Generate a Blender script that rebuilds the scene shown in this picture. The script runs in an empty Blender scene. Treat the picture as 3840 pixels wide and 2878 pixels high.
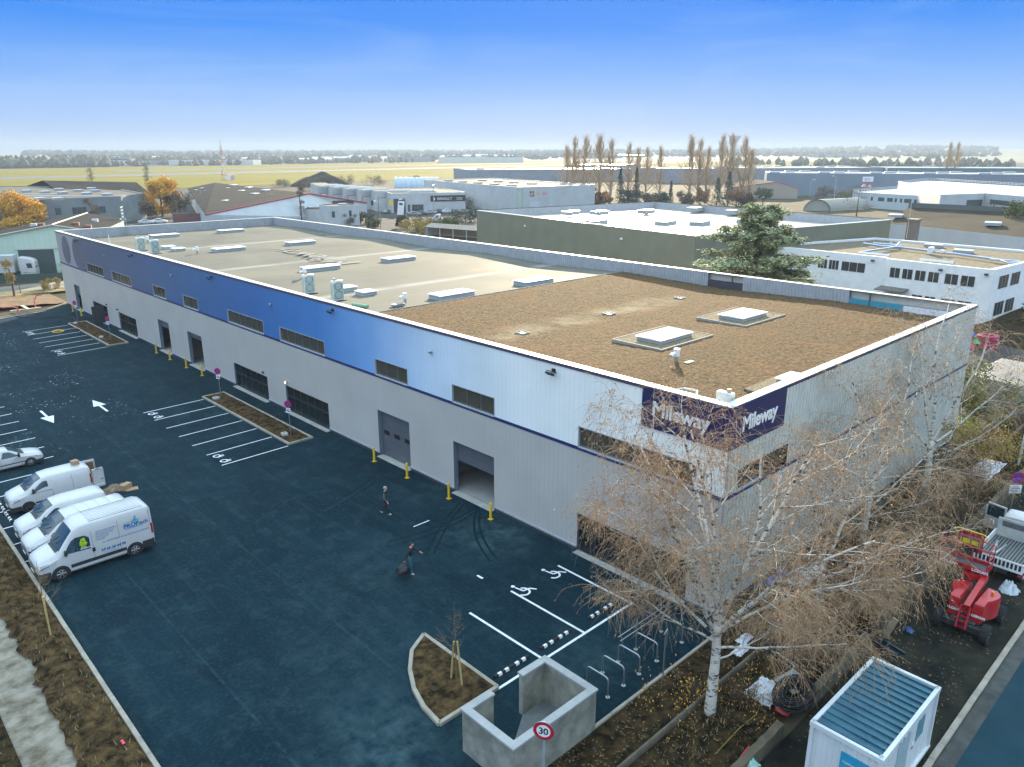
import bpy, bmesh, math, random
from math import sin, cos, pi, radians, sqrt, atan2
from mathutils import Vector, Matrix
import mathutils.noise as mnoise

SC = bpy.context.scene
COL = SC.collection
R = random.Random(7)

# ------------------------------------------------------------------ camera
CAM_AZ, CAM_PITCH = 46.364, -16.962          # heading from +X towards +Y; x runs into the long hall's depth, y along its front
CAM_LOC = Vector((-27.1355, -15.3129, 20.1187))
cam = bpy.data.cameras.new('camera'); camo = bpy.data.objects.new('camera', cam); COL.objects.link(camo)
cam.sensor_width = 36.0; cam.lens = 2855.5/3840*36; cam.clip_start = 0.5; cam.clip_end = 40000
camo.location = CAM_LOC
camo.rotation_euler = (radians(90+CAM_PITCH), radians(0.04), radians(CAM_AZ-90))
SC.camera = camo

# ------------------------------------------------------------------ light
SUN_AZ, SUN_EL, EXPO = 40.0, 16.4, 1.75
K = 2**EXPO
vs = SC.view_settings
vs.view_transform = 'Standard'; vs.look = 'None'; vs.gamma = 1.0; vs.exposure = EXPO
sl = bpy.data.lights.new('sun', 'SUN'); sl.energy = 5.0; sl.angle = radians(0.6); sl.color = (1.0, 0.83, 0.58)
so = bpy.data.objects.new('sun', sl); COL.objects.link(so)
sd = Vector((cos(radians(SUN_EL))*cos(radians(SUN_AZ)), cos(radians(SUN_EL))*sin(radians(SUN_AZ)), sin(radians(SUN_EL))))
so.rotation_euler = sd.to_track_quat('Z', 'Y').to_euler()
so.location = (0, 0, 60)

W = bpy.data.worlds.new('World'); SC.world = W; W.use_nodes = True
nt = W.node_tree; nt.nodes.clear()
def N(t, kind, **kw):
    n = t.nodes.new(kind)
    for k, v in kw.items():
        setattr(n, k, v)
    return n
def L(t, a, b): t.links.new(a, b)
out = N(nt, 'ShaderNodeOutputWorld'); bg = N(nt, 'ShaderNodeBackground'); L(nt, bg.outputs[0], out.inputs[0])
tc = N(nt, 'ShaderNodeTexCoord'); sep = N(nt, 'ShaderNodeSeparateXYZ'); L(nt, tc.outputs['Generated'], sep.inputs[0])
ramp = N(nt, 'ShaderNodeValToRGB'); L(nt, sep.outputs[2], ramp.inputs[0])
def set_ramp(n, stops):
    els = n.color_ramp.elements
    while len(els) > 1: els.remove(els[0])
    els[0].position = stops[0][0]; els[0].color = (*stops[0][1], 1)
    for p, c in stops[1:]:
        e = els.new(p); e.color = (*c, 1)
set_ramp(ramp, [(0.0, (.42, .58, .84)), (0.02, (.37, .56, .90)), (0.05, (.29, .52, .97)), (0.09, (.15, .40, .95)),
                (0.14, (.010, .255, .93)), (0.18, (.0, .225, .92)), (0.23, (.25, .50, 1.0)), (0.36, (1.68, 2.12, 2.52)), (1.0, (1.52, 2.05, 2.52))])  # sky above the visible band is made brighter as added fill for shaded walls
# thin cirrus streaks low in the sky
mp = N(nt, 'ShaderNodeMapping'); mp.inputs['Scale'].default_value = (1.6, 2.4, 13.0); mp.inputs['Rotation'].default_value = (0.12, -0.18, 0.5)
L(nt, tc.outputs['Generated'], mp.inputs[0])
nz = N(nt, 'ShaderNodeTexNoise'); nz.inputs['Scale'].default_value = 1.7; nz.inputs['Detail'].default_value = 7; nz.inputs['Roughness'].default_value = .62; nz.inputs['Distortion'].default_value = .8
L(nt, mp.outputs[0], nz.inputs['Vector'])
cr = N(nt, 'ShaderNodeMapRange'); cr.inputs[1].default_value = .47; cr.inputs[2].default_value = .80; cr.inputs[3].default_value = 0; cr.inputs[4].default_value = .20
L(nt, nz.outputs[0], cr.inputs[0])
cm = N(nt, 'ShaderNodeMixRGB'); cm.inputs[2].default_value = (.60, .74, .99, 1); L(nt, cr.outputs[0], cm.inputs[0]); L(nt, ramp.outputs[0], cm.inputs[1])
sc1 = N(nt, 'ShaderNodeMixRGB', blend_type='MULTIPLY'); sc1.inputs[0].default_value = 1; sc1.inputs[2].default_value = (1/K, 1/K, 1/K, 1); L(nt, cm.outputs[0], sc1.inputs[1])
sky = N(nt, 'ShaderNodeTexSky', sky_type='NISHITA'); sky.sun_disc = False
sky.sun_elevation = radians(SUN_EL); sky.sun_rotation = radians(90-SUN_AZ); sky.air_density = 1.4; sky.dust_density = .4; sky.ozone_density = 3
add = N(nt, 'ShaderNodeMixRGB', blend_type='ADD'); add.inputs[0].default_value = .012
L(nt, sc1.outputs[0], add.inputs[1])
sk2 = N(nt, 'ShaderNodeMixRGB', blend_type='MULTIPLY'); sk2.inputs[0].default_value = 1; sk2.inputs[2].default_value = (.1, .1, .1, 1); L(nt, sky.outputs[0], sk2.inputs[1]); L(nt, sk2.outputs[0], add.inputs[2])
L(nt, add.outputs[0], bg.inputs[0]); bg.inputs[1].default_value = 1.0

cy = SC.cycles
cy.max_bounces = 6; cy.diffuse_bounces = 3; cy.glossy_bounces = 3; cy.transmission_bounces = 3; cy.transparent_max_bounces = 10; cy.volume_bounces = 0
cy.use_denoising = True; cy.sample_clamp_indirect = 4; cy.sample_clamp_direct = 0
cy.caustics_reflective = False; cy.caustics_refractive = False

# ------------------------------------------------------------------ helpers
def link(o): COL.objects.link(o); return o
def thing(name, label, cat, loc=(0, 0, 0), rotz=0.0, group=None):
    o = bpy.data.objects.new(name, None); link(o); o.empty_display_size = .2
    o.location = loc; o.rotation_euler = (0, 0, rotz); o['label'] = label; o['category'] = cat
    if group: o['group'] = group
    return o
def tag(o, label, cat, group=None):
    o['label'] = label; o['category'] = cat
    if group: o['group'] = group
    return o
def struct(o): o['kind'] = 'structure'; return o
def stuff(o): o['kind'] = 'stuff'; return o
def copy_tree(o, parent=None):
    c = o.copy(); link(c); c.parent = parent
    for ch in list(o.children): copy_tree(ch, c)
    return c
def dup(root, loc, rotz=0.0, label=None, scale=None, group=None):
    c = copy_tree(root); c.location = loc; c.rotation_euler = (0, 0, rotz)
    if label: c['label'] = label
    if group: c['group'] = group
    if scale: c.scale = (scale,)*3 if not isinstance(scale, tuple) else scale
    return c

class MB:
    """collects shapes; build() links them as ONE mesh object"""
    def __init__(s): s.v = []; s.f = []; s.m = []
    def face(s, pts, mi=0):
        i = len(s.v); s.v += [tuple(p) for p in pts]; s.f.append(tuple(range(i, i+len(pts)))); s.m.append(mi)
    def mesh(s, vs_, fs_, mi=0):
        i = len(s.v); s.v += [tuple(p) for p in vs_]; s.f += [tuple(k+i for k in f) for f in fs_]; s.m += [mi]*len(fs_)
    def box(s, x0, x1, y0, y1, z0, z1, mi=0):
        if x0 > x1: x0, x1 = x1, x0
        if y0 > y1: y0, y1 = y1, y0
        if z0 > z1: z0, z1 = z1, z0
        v = [(x, y, z) for z in (z0, z1) for y in (y0, y1) for x in (x0, x1)]
        s.mesh(v, [(0, 2, 3, 1), (4, 5, 7, 6), (0, 1, 5, 4), (2, 6, 7, 3), (0, 4, 6, 2), (1, 3, 7, 5)], mi)
    def obox(s, c, d, M=None, mi=0, taper=1.0, bev=0.0):
        """box with centre c, sizes d, 3x3 rotation M; taper scales the top; bev chamfers the vertical edges and the top"""
        a, b, h = d[0]/2, d[1]/2, d[2]/2
        if bev <= 0:
            loops = [([(-a, -b), (a, -b), (a, b), (-a, b)], -h, 1), ([(-a, -b), (a, -b), (a, b), (-a, b)], h, taper)]
        else:
            e = bev
            def oct_(A, B): return [(-A+e, -B), (A-e, -B), (A, -B+e), (A, B-e), (A-e, B), (-A+e, B), (-A, B-e), (-A, -B+e)]
            loops = [(oct_(a, b), -h, 1), (oct_(a, b), h-e, taper), (oct_(a-e, b-e), h, taper)]
        vs_ = []
        for lp, z, t in loops:
            for x, y in lp: vs_.append(Vector((x*t, y*t, z)))
        n = len(loops[0][0]); fs_ = [tuple(reversed(range(n)))]
        for k in range(len(loops)-1):
            for i in range(n):
                j = (i+1) % n; fs_.append((k*n+i, k*n+j, (k+1)*n+j, (k+1)*n+i))
        fs_.append(tuple(range((len(loops)-1)*n, len(loops)*n)))
        C_ = Vector(c)
        s.mesh([(M @ v if M else v)+C_ for v in vs_], fs_, mi)
    def tube(s, path, rad, n=8, mi=0, cap=True):
        P = [Vector(p) for p in path]; m = len(P)
        rs = rad if hasattr(rad, '__len__') else [rad]*m
        i0 = len(s.v); up = None
        for k in range(m):
            t = (P[min(k+1, m-1)]-P[max(k-1, 0)])
            if t.length < 1e-9: t = Vector((0, 0, 1))
            t.normalize()
            if up is None:
                up = Vector((0, 0, 1)) if abs(t.z) < .9 else Vector((1, 0, 0))
            a = (up - t*up.dot(t))
            if a.length < 1e-6: a = t.orthogonal()
            a.normalize(); up = a; b = t.cross(a)
            for q in range(n):
                w = 2*pi*q/n; s.v.append(tuple(P[k]+(a*cos(w)+b*sin(w))*rs[k]))
        for k in range(m-1):
            for q in range(n):
                r = (q+1) % n; s.f.append((i0+k*n+q, i0+k*n+r, i0+(k+1)*n+r, i0+(k+1)*n+q)); s.m.append(mi)
        if cap:
            s.f.append(tuple(i0+q for q in reversed(range(n)))); s.m.append(mi)
            s.f.append(tuple(i0+(m-1)*n+q for q in range(n))); s.m.append(mi)
    def cyl(s, x, y, z0, z1, r, n=12, mi=0, r2=None): s.tube([(x, y, z0), (x, y, z1)], [r, r if r2 is None else r2], n, mi)
    def ellipsoid(s, c, r, nu=10, nv=7, mi=0, jit=0, rnd=None):
        vs_ = []; fs_ = []
        for j in range(nv+1):
            th = pi*j/nv
            for i in range(nu):
                ph = 2*pi*i/nu; q = 1+(rnd.uniform(-jit, jit) if jit else 0)
                vs_.append((c[0]+r[0]*q*sin(th)*cos(ph), c[1]+r[1]*q*sin(th)*sin(ph), c[2]+r[2]*q*cos(th)))
        for j in range(nv):
            for i in range(nu):
                k = (i+1) % nu; fs_.append((j*nu+i, (j+1)*nu+i, (j+1)*nu+k, j*nu+k))
        s.mesh(vs_, fs_, mi)
    def prism(s, poly, z0, z1, mi=0):
        n = len(poly)
        s.mesh([(x, y, z0) for x, y in poly]+[(x, y, z1) for x, y in poly],
               [tuple(reversed(range(n))), tuple(range(n, 2*n))]+[(i, (i+1) % n, n+(i+1) % n, n+i) for i in range(n)], mi)
    def build(s, name, mats, parent=None, smooth=False, angle=35, loc=None, rotz=None):
        me = bpy.data.meshes.new(name); me.from_pydata(s.v, [], s.f)
        ms = mats if isinstance(mats, (list, tuple)) else [mats]
        for m in ms: me.materials.append(m)
        if len(ms) > 1: me.polygons.foreach_set('material_index', s.m)
        if smooth:
            me.shade_smooth()
            if angle < 179: me.set_sharp_from_angle(angle=radians(angle))
        me.update()
        o = bpy.data.objects.new(name, me); link(o)
        if parent is not None: o.parent = parent
        if loc is not None: o.location = loc
        if rotz is not None: o.rotation_euler = (0, 0, rotz)
        return o
def weld(o, d=1e-4):
    bm = bmesh.new(); bm.from_mesh(o.data); bmesh.ops.remove_doubles(bm, verts=bm.verts, dist=d); bmesh.ops.recalc_face_normals(bm, faces=bm.faces)
    bm.to_mesh(o.data); bm.free(); return o

def text_mesh(name, s, size, mat, parent=None, M=None, extrude=.01, bold=0.0, shear=0.0, align='LEFT', spacing=1.0):
    """lettering as a mesh; M maps text space (x right, y up, z out) to the parent's space"""
    cu = bpy.data.curves.new(name, 'FONT'); cu.body = s; cu.size = size; cu.extrude = extrude; cu.offset = bold; cu.shear = shear
    cu.align_x = align; cu.space_character = spacing; cu.resolution_u = 3
    t = bpy.data.objects.new(name+'_curve', cu); link(t)
    dg = bpy.context.evaluated_depsgraph_get(); me = bpy.data.meshes.new_from_object(t.evaluated_get(dg))
    bpy.data.objects.remove(t); me.name = name; me.materials.clear(); me.materials.append(mat)
    o = bpy.data.objects.new(name, me); link(o)
    if parent is not None: o.parent = parent
    if M is not None: me.transform(M)
    return o
def frame(o, x, y):
    """4x4 with origin o, text x axis, text y axis"""
    x = Vector(x).normalized(); y = Vector(y).normalized(); z = x.cross(y)
    return Matrix(((x.x, y.x, z.x, o[0]), (x.y, y.y, z.y, o[1]), (x.z, y.z, z.z, o[2]), (0, 0, 0, 1)))

# ------------------------------------------------------------------ materials
MATS = {}
def mat(name, col, rough=.6, metal=0.0, col2=None, scale=4.0, detail=4.0, lo=.35, hi=.7, bump=0.0, bscale=None, spec=.5, emit=0, coat=0, obj=True, stretch=None):
    m = bpy.data.materials.new(name); m.use_nodes = True; t = m.node_tree; b = t.nodes['Principled BSDF']
    b.inputs['Base Color'].default_value = (*col, 1); b.inputs['Roughness'].default_value = rough; b.inputs['Metallic'].default_value = metal
    b.inputs['Specular IOR Level'].default_value = spec
    if coat: b.inputs['Coat Weight'].default_value = coat; b.inputs['Coat Roughness'].default_value = .08
    if emit: b.inputs['Emission Color'].default_value = (*col, 1); b.inputs['Emission Strength'].default_value = emit
    c2 = col2 if col2 else tuple(x*.84 for x in col)
    tcn = N(t, 'ShaderNodeTexCoord'); vec = tcn.outputs['Object']
    if stretch:
        mpn = N(t, 'ShaderNodeMapping'); mpn.inputs['Scale'].default_value = stretch; L(t, vec, mpn.inputs[0]); vec = mpn.outputs[0]
    nzn = N(t, 'ShaderNodeTexNoise'); nzn.inputs['Scale'].default_value = scale; nzn.inputs['Detail'].default_value = detail; nzn.inputs['Roughness'].default_value = .6
    L(t, vec, nzn.inputs['Vector'])
    rm = N(t, 'ShaderNodeMapRange'); rm.inputs[1].default_value = lo; rm.inputs[2].default_value = hi; L(t, nzn.outputs[0], rm.inputs[0])
    mx = N(t, 'ShaderNodeMixRGB'); mx.inputs[1].default_value = (*c2, 1); mx.inputs[2].default_value = (*col, 1)
    L(t, rm.outputs[0], mx.inputs[0]); L(t, mx.outputs[0], b.inputs['Base Color'])
    if bump:
        n2 = N(t, 'ShaderNodeTexNoise'); n2.inputs['Scale'].default_value = bscale or scale*6; n2.inputs['Detail'].default_value = 5; L(t, vec, n2.inputs['Vector'])
        bp = N(t, 'ShaderNodeBump'); bp.inputs['Strength'].default_value = bump; bp.inputs['Distance'].default_value = .1
        L(t, n2.outputs[0], bp.inputs['Height']); L(t, bp.outputs[0], b.inputs['Normal'])
    MATS[name] = m
    return m
def nodes_of(m): return m.node_tree, m.node_tree.nodes['Principled BSDF']
def glass_mat(name, tint=(.03, .04, .045), see=.35, rough=.03):
    m = bpy.data.materials.new(name); m.use_nodes = True; t = m.node_tree; b = t.nodes['Principled BSDF']; o_ = t.nodes['Material Output']
    b.inputs['Base Color'].default_value = (*tint, 1); b.inputs['Roughness'].default_value = rough; b.inputs['Specular IOR Level'].default_value = .6
    nzn = N(t, 'ShaderNodeTexNoise'); nzn.inputs['Scale'].default_value = .7; tcn = N(t, 'ShaderNodeTexCoord'); L(t, tcn.outputs['Object'], nzn.inputs['Vector'])
    bp = N(t, 'ShaderNodeBump'); bp.inputs['Strength'].default_value = .02; L(t, nzn.outputs[0], bp.inputs['Height']); L(t, bp.outputs[0], b.inputs['Normal'])
    tr = N(t, 'ShaderNodeBsdfTransparent'); tr.inputs[0].default_value = (.55, .66, .66, 1)
    mx = N(t, 'ShaderNodeMixShader'); mx.inputs[0].default_value = see; L(t, b.outputs[0], mx.inputs[1]); L(t, tr.outputs[0], mx.inputs[2]); L(t, mx.outputs[0], o_.inputs[0])
    return m
WHITE = mat('white_paint', (.78, .79, .80), .45, scale=2)
OFFWHITE = mat('offwhite_render', (.80, .80, .78), .75, col2=(.70, .70, .68), scale=1.2, bump=.05)
DARK = mat('dark_frame', (.035, .040, .048), .45)
BLACK = mat('black_rubber', (.012, .012, .013), .7)
STEEL = mat('galvanised_steel', (.50, .53, .55), .35, .85, scale=3)
CONC = mat('concrete', (.42, .41, .38), .85, col2=(.30, .30, .28), scale=2.2, bump=.15, bscale=30)
YELLOW = mat('yellow_paint', (.80, .50, .012), .4)
RED = mat('red_paint', (.42, .012, .014), .35)
NAVY = mat('navy_panel', (.018, .018, .085), .4)
MARK = mat('road_paint', (.78, .80, .82), .6, col2=(.55, .58, .6), scale=5)
GLASS = glass_mat('dark_glass', (.10, .088, .066), .30)
CLEAR = glass_mat('clear_glass', see=.62)
CARGLASS = glass_mat('car_glass', (.018, .045, .065), .18, .04)  # blue of the reflected sky is put into the glass colour
# ------------------------------------------------------------------ ground and lot surfaces
def flat(name, poly, z, m, parent=None):
    b = MB(); b.face([(x, y, z) for x, y in poly]); o = b.build(name, m, parent); return o
GROUND = mat('waste_ground', (.085, .072, .048), .95, spec=.05, col2=(.045, .042, .028), scale=.09, detail=9, lo=.35, hi=.65)
FIELD = mat('airfield_turf', (.195, .16, .026), .97, spec=.02, col2=(.13, .115, .02), scale=.012, detail=8, stretch=(1, 3.5, 1))
RUNWAY = mat('runway_concrete', (.115, .125, .14), .85, spec=.12, col2=(.085, .095, .11), scale=.05)
YARD = mat('yard_tarmac', (.075, .072, .066), .95, spec=.05, col2=(.045, .045, .043), scale=.16, detail=8)
PATHM = mat('pale_compacted_gravel', (.25, .225, .175), .95, col2=(.10, .08, .05), scale=1.3, detail=12, lo=.38, hi=.60, bump=.25, bscale=9)
SOIL = mat('dug_soil', (.105, .066, .030), .97, spec=.03, col2=(.018, .014, .008), scale=2.6, detail=14, lo=.37, hi=.64, bump=1.0, bscale=7)
SOIL2 = mat('leafy_soil', (.062, .042, .020), .97, spec=.03, col2=(.012, .011, .007), scale=2.2, detail=11, lo=.38, hi=.64, bump=.8, bscale=9)
GRASSY = mat('rough_verge', (.20, .16, .055), .95, col2=(.09, .08, .03), scale=.8, detail=8, bump=.5, bscale=9)
KERBM = mat('kerb_concrete', (.36, .32, .26), .85, col2=(.24, .215, .17), scale=1.8, bump=.1, bscale=40)

struct(flat('ground', [(-4600, -4600), (4600, -4600), (4600, 4600), (-4600, 4600)], -.06, GROUND))
ax = lambda x, k: k + .129*x
struct(flat('airfield_grass', [(-900, ax(-900, 425)), (340, ax(340, 425)), (700, ax(700, 425)), (1900, ax(1900, 250)), (1900, ax(1900, 1080)), (-900, ax(-900, 1090))], 0.02, FIELD))
struct(flat('runway', [(-900, ax(-900, 672)), (1900, ax(1900, 672)), (1900, ax(1900, 722)), (-900, ax(-900, 722))], .07, RUNWAY))
struct(flat('taxiway', [(250, ax(250, 845)), (1900, ax(1900, 845)), (1900, ax(1900, 880)), (250, ax(250, 880))], .07, RUNWAY))

# asphalt: fresh blacktop with dusty scuffs, seams and pale flecks
def asphalt_mat():
    m = mat('fresh_asphalt', (.020, .026, .030), .8, spec=.06, bump=.12, bscale=60); t, b = nodes_of(m)
    tcn = N(t, 'ShaderNodeTexCoord'); v = tcn.outputs['Object']
    def noise(sc, det=6, ro=.6, vec=v, dist=0):
        n = N(t, 'ShaderNodeTexNoise'); n.inputs['Scale'].default_value = sc; n.inputs['Detail'].default_value = det; n.inputs['Roughness'].default_value = ro; n.inputs['Distortion'].default_value = dist
        L(t, vec, n.inputs['Vector']); return n.outputs[0]
    def rng(s, a, c, lo=0, hi=1):
        n = N(t, 'ShaderNodeMapRange'); n.inputs[1].default_value = a; n.inputs[2].default_value = c; n.inputs[3].default_value = lo; n.inputs[4].default_value = hi; L(t, s, n.inputs[0]); return n.outputs[0]
    def mix(f, a, c):
        n = N(t, 'ShaderNodeMixRGB'); L(t, f, n.inputs[0])
        for i, q in ((1, a), (2, c)):
            if isinstance(q, tuple): n.inputs[i].default_value = (*q, 1)
            else: L(t, q, n.inputs[i])
        return n.outputs[0]
    def mul(a, c):
        n = N(t, 'ShaderNodeMath', operation='MULTIPLY'); L(t, a, n.inputs[0])
        if isinstance(c, float): n.inputs[1].default_value = c
        else: L(t, c, n.inputs[1])
        return n.outputs[0]
    base = mix(rng(noise(.22, 8), .36, .66), (.002, .0125, .020), (.0045, .022, .032))
    base = mix(mul(rng(noise(30, 3), .45, .7), .6), base, (.010, .031, .041))               # grit
    # long scuffs left by the paver and tyres, along the building
    mp_ = N(t, 'ShaderNodeMapping'); mp_.inputs['Scale'].default_value = (1.6, .09, 1); mp_.inputs['Rotation'].default_value = (0, 0, .05); L(t, v, mp_.inputs[0])
    base = mix(mul(rng(noise(1.2, 6, .6, mp_.outputs[0]), .54, .72), .45), base, (.016, .042, .054))
    # dusty patches
    base = mix(mul(rng(noise(.8, 11, .78, v, .4), .50, .70), .7), base, (.024, .052, .062))
    sx = N(t, 'ShaderNodeSeparateXYZ'); L(t, v, sx.inputs[0])
    # pale flecks on the far half
    mp2 = N(t, 'ShaderNodeMapping'); mp2.inputs['Scale'].default_value = (1.5, .75, 1); L(t, v, mp2.inputs[0])
    fl = mul(mul(rng(noise(3.0, 3, .55, mp2.outputs[0], .8), .635, .665), rng(noise(.16, 3), .46, .60)), rng(sx.outputs[1], 40, 54))
    fl = mul(fl, rng(sx.outputs[0], -8, -10.5))
    base = mix(mul(fl, .8), base, (.42, .45, .46))
    # pale dust by the near corner, at the foot of the refuse pen and the open bay
    def blob(cx_, cy_, r, st):
        d = N(t, 'ShaderNodeVectorMath', operation='DISTANCE'); d.inputs[1].default_value = (cx_, cy_, 0); L(t, v, d.inputs[0])
        return mul(mul(rng(d.outputs['Value'], r, r*.2), rng(noise(1.1, 8, .7), .38, .66)), st)
    for q in ((-2.2, 12.6, 3.4, .75), (-15.2, 3.8, 3.6, .7), (-6.3, 1.9, 2.2, .5), (-1.6, 20, 2.6, .4), (-13.5, 8.5, 5, .25), (-9, 14, 5, .25)):
        base = mix(blob(*q), base, (.050, .095, .105))
    # dark damp streaks
    mp3 = N(t, 'ShaderNodeMapping'); mp3.inputs['Scale'].default_value = (.5, .16, 1); mp3.inputs['Rotation'].default_value = (0, 0, -.6); L(t, v, mp3.inputs[0])
    base = mix(mul(rng(noise(1.0, 8, .65, mp3.outputs[0], .7), .52, .68), .75), base, (.0025, .012, .020))
    base = mix(mul(rng(noise(5.5, 8, .75), .50, .72), .55), base, (.026, .054, .066))
    # paver seams
    for xs in (-12.55, -17.9):
        n = N(t, 'ShaderNodeMath', operation='SUBTRACT'); L(t, sx.outputs[0], n.inputs[0]); n.inputs[1].default_value = xs
        a_ = N(t, 'ShaderNodeMath', operation='ABSOLUTE'); L(t, n.outputs[0], a_.inputs[0])
        base = mix(mul(mul(rng(a_.outputs[0], .09, .02), rng(noise(.9, 7, .7), .42, .66)), .6), base, (.028, .062, .072))
    L(t, base, b.inputs['Base Color']); return m
ASPH = asphalt_mat()
LOT = [(-21.33, -34), (-13.34, -34), (-13.34, -.76), (0.3, -.76), (.3, 102.5), (-3.2, 99.1), (-8.8, 97.6), (-21.33, 94.4)]
struct(flat('car_park_asphalt', LOT, 0, ASPH))
ROADM = mat('street_asphalt', (.020, .052, .068), .85, spec=.06, col2=(.014, .040, .054), scale=.5, detail=8, bump=.15, bscale=50)
struct(flat('street', [(-60, -17.5), (900, -27), (900, -16), (260, -11.2), (120, -10.5), (-60, -10.5)], .0, ROADM))
struct(flat('street_gutter', [(-60, -10.5), (60, -10.5), (60, -9.98), (-60, -9.98)], .004, mat('gutter_grit', (.075, .08, .07), .9, col2=(.03, .035, .032), scale=1.5, detail=8)))
struct(flat('far_street_branch', [(-30, 91), (-8.9, 97.2), (-3.3, 98.8), (-3.3, 99.6), (-9, 98.3), (-40, 92)], .004, KERBM))
struct(flat('gravel_path', [(-24.82, -34), (-22.9, -34), (-22.9, 60), (-24.82, 60)], -.004, PATHM))
struct(flat('back_yard', [(31.8, 108), (31.8, -2), (140, -12), (240, 60), (150, 190), (60, 220)], -.03, YARD))
struct(flat('works_yard', [(60, 150), (160, 120), (280, 250), (120, 330), (20, 240)], -.026, YARD))

def rough_strip(name, x0, x1, y0, y1, nx, ny, amp, m, seed, zb=.0, hump=0.0, edge=.35):
    b = MB(); rr = random.Random(seed); vs_ = []
    for j in range(ny+1):
        for i in range(nx+1):
            u = i/nx; x = x0+(x1-x0)*u; y = y0+(y1-y0)*j/ny
            n = mnoise.noise((x*1.3, y*1.3, seed))*.6+mnoise.noise((x*4, y*4, seed+3))*.4
            ex = ((mnoise.noise((y*.55, seed*1.7, 0))*.6+mnoise.noise((y*2.1, seed*1.7, 4))*.35+mnoise.noise((y*6, seed, 2))*.2)*edge if i < 3 else 0)*(1-i/3)
            vs_.append((x+ex+(rr.uniform(-.03, .03) if 0 < i < nx else 0), y, zb+(hump*sin(pi*u)+amp*n)*(1 if 0 < i < nx else .15)))
    fs_ = [(j*(nx+1)+i, j*(nx+1)+i+1, (j+1)*(nx+1)+i+1, (j+1)*(nx+1)+i) for j in range(ny) for i in range(nx)]
    b.mesh(vs_, fs_); return b.build(name, m, smooth=True, angle=180)
struct(rough_strip('soil_bank', -23.25, -21.5, -34, 60, 18, 420, .22, SOIL, 3, zb=.08, hump=.22, edge=.62))
struct(rough_strip('soil_margin', -30, -24.72, -34, 40, 16, 150, .12, SOIL2, 9, zb=.06, hump=.05, edge=.0))
struct(rough_strip('planting_bed_soil', -13.2, 44, -2.62, -.9, 100, 10, .07, SOIL2, 5, zb=.02, hump=.06, edge=0))
struct(rough_strip('verge_soil', -13.4, 44, -5.35, -2.85, 110, 12, .10, SOIL2, 6, zb=.03, hump=.1, edge=0))
struct(rough_strip('roadside_earth', -20, 60, -9.75, -5.85, 120, 16, .06, mat('damp_roadside_earth', (.038, .036, .026), .95, spec=.05, col2=(.010, .013, .012), scale=.9, detail=9, bump=.5, bscale=14), 8, zb=.02, hump=.02, edge=0))
struct(rough_strip('far_verge', -40, .3, 102.8, 113, 60, 20, .12, mat('cut_earth_bank', (.17, .09, .03), .95, col2=(.06, .036, .014), scale=.9, detail=8, bump=.6, bscale=9), 12, zb=.08, hump=.7, edge=0))
struct(rough_strip('far_grass_verge', -40, 12, 112.5, 116.5, 60, 10, .12, GRASSY, 14, zb=.1, hump=.25, edge=0))
struct(flat('far_lane', [(-40, 116), (30, 116), (30, 124), (-40, 124)], .09, mat('lane_concrete', (.17, .15, .12), .9, scale=.5)))

# litter on the soil: fallen leaves under the birches, dry weeds on the bank
def litter(name, n, area, m_, smin, smax, seed, up=0.0):
    r = random.Random(seed); b = MB()
    for k in range(n):
        x0, x1, y0, y1, z = area[r.randrange(len(area))]; x, y = r.uniform(x0, x1), r.uniform(y0, y1)
        if mnoise.noise((x*.7, y*.7, seed)) < r.uniform(-.5, .25): continue
        s = r.uniform(smin, smax); a = r.uniform(0, 2*pi); k_ = r.randrange(len(m_)); p = Vector((x, y, z+.01))
        if up: q = Vector((cos(a)*s*.5, sin(a)*s*.5, s*up)); w = Vector((-sin(a), cos(a), 0))*s*.10; b.face([p-w, p+w, p+q*.6+w*.6, p+q, p+q*.6-w*.6], k_)
        else: u_, v_ = Vector((cos(a), sin(a), r.uniform(-.3, .3)))*s, Vector((-sin(a), cos(a), r.uniform(-.3, .3)))*s*.6; b.face([p-u_, p-v_, p+u_, p+v_], k_)
    o = b.build(name, m_); o['kind'] = 'stuff'; return o
LT = [mat('litter_ochre', (.17, .095, .03), .9), mat('litter_brown', (.085, .048, .02), .9), mat('litter_umber', (.06, .034, .016), .9), mat('litter_grey', (.11, .09, .065), .9), mat('litter_rust', (.13, .06, .02), .9)]
litter('fallen_leaves', 7500, [(-13, 30, -2.5, -1.0, .12), (-13, 30, -5.2, -2.95, .16), (-14, 20, -9.4, -5.95, .06)], LT, .03, .07, 41)
WD = [mat('weed_straw', (.24, .17, .07), .9), mat('weed_olive', (.085, .085, .03), .9), mat('weed_brown', (.10, .06, .025), .9)]
litter('dry_weeds', 12000, [(-23.3, -21.6, -8, 45, .24), (-30, -24.9, -5, 30, .10), (-13, 30, -5.2, -2.95, .12)], WD, .10, .26, 42, .8)
# kerbs: real steps, laid as separate blocks in one strip
def kerb(name, pts, w=.16, h=.13, z=0, step=1.0, label=None):
    b = MB()
    for (x0, y0), (x1, y1) in zip(pts, pts[1:]):
        d = Vector((x1-x0, y1-y0, 0)); Ln = d.length; d.normalize(); n = max(1, round(Ln/step)); a = atan2(d.y, d.x)
        Mx = Matrix.Rotation(a, 3, 'Z')
        for k in range(n):
            c = Vector((x0, y0, 0))+d*(Ln*(k+.5)/n); j = R.uniform(-.006, .006)
            b.obox((c.x-d.y*j, c.y+d.x*j, z+h/2+j*.5), (Ln/n-.012, w, h), Mx, bev=.015)
    return b.build(name, KERBM)
struct(kerb('lot_kerb', [(-21.4, -34), (-21.4, 94)], .17, .14))
struct(kerb('bed_kerb', [(-13.2, -.82), (-.3, -.82)], .12, .12))
struct(kerb('bed_kerb', [(-.3, -.82), (44, -.82)], .1, .08))
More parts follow.
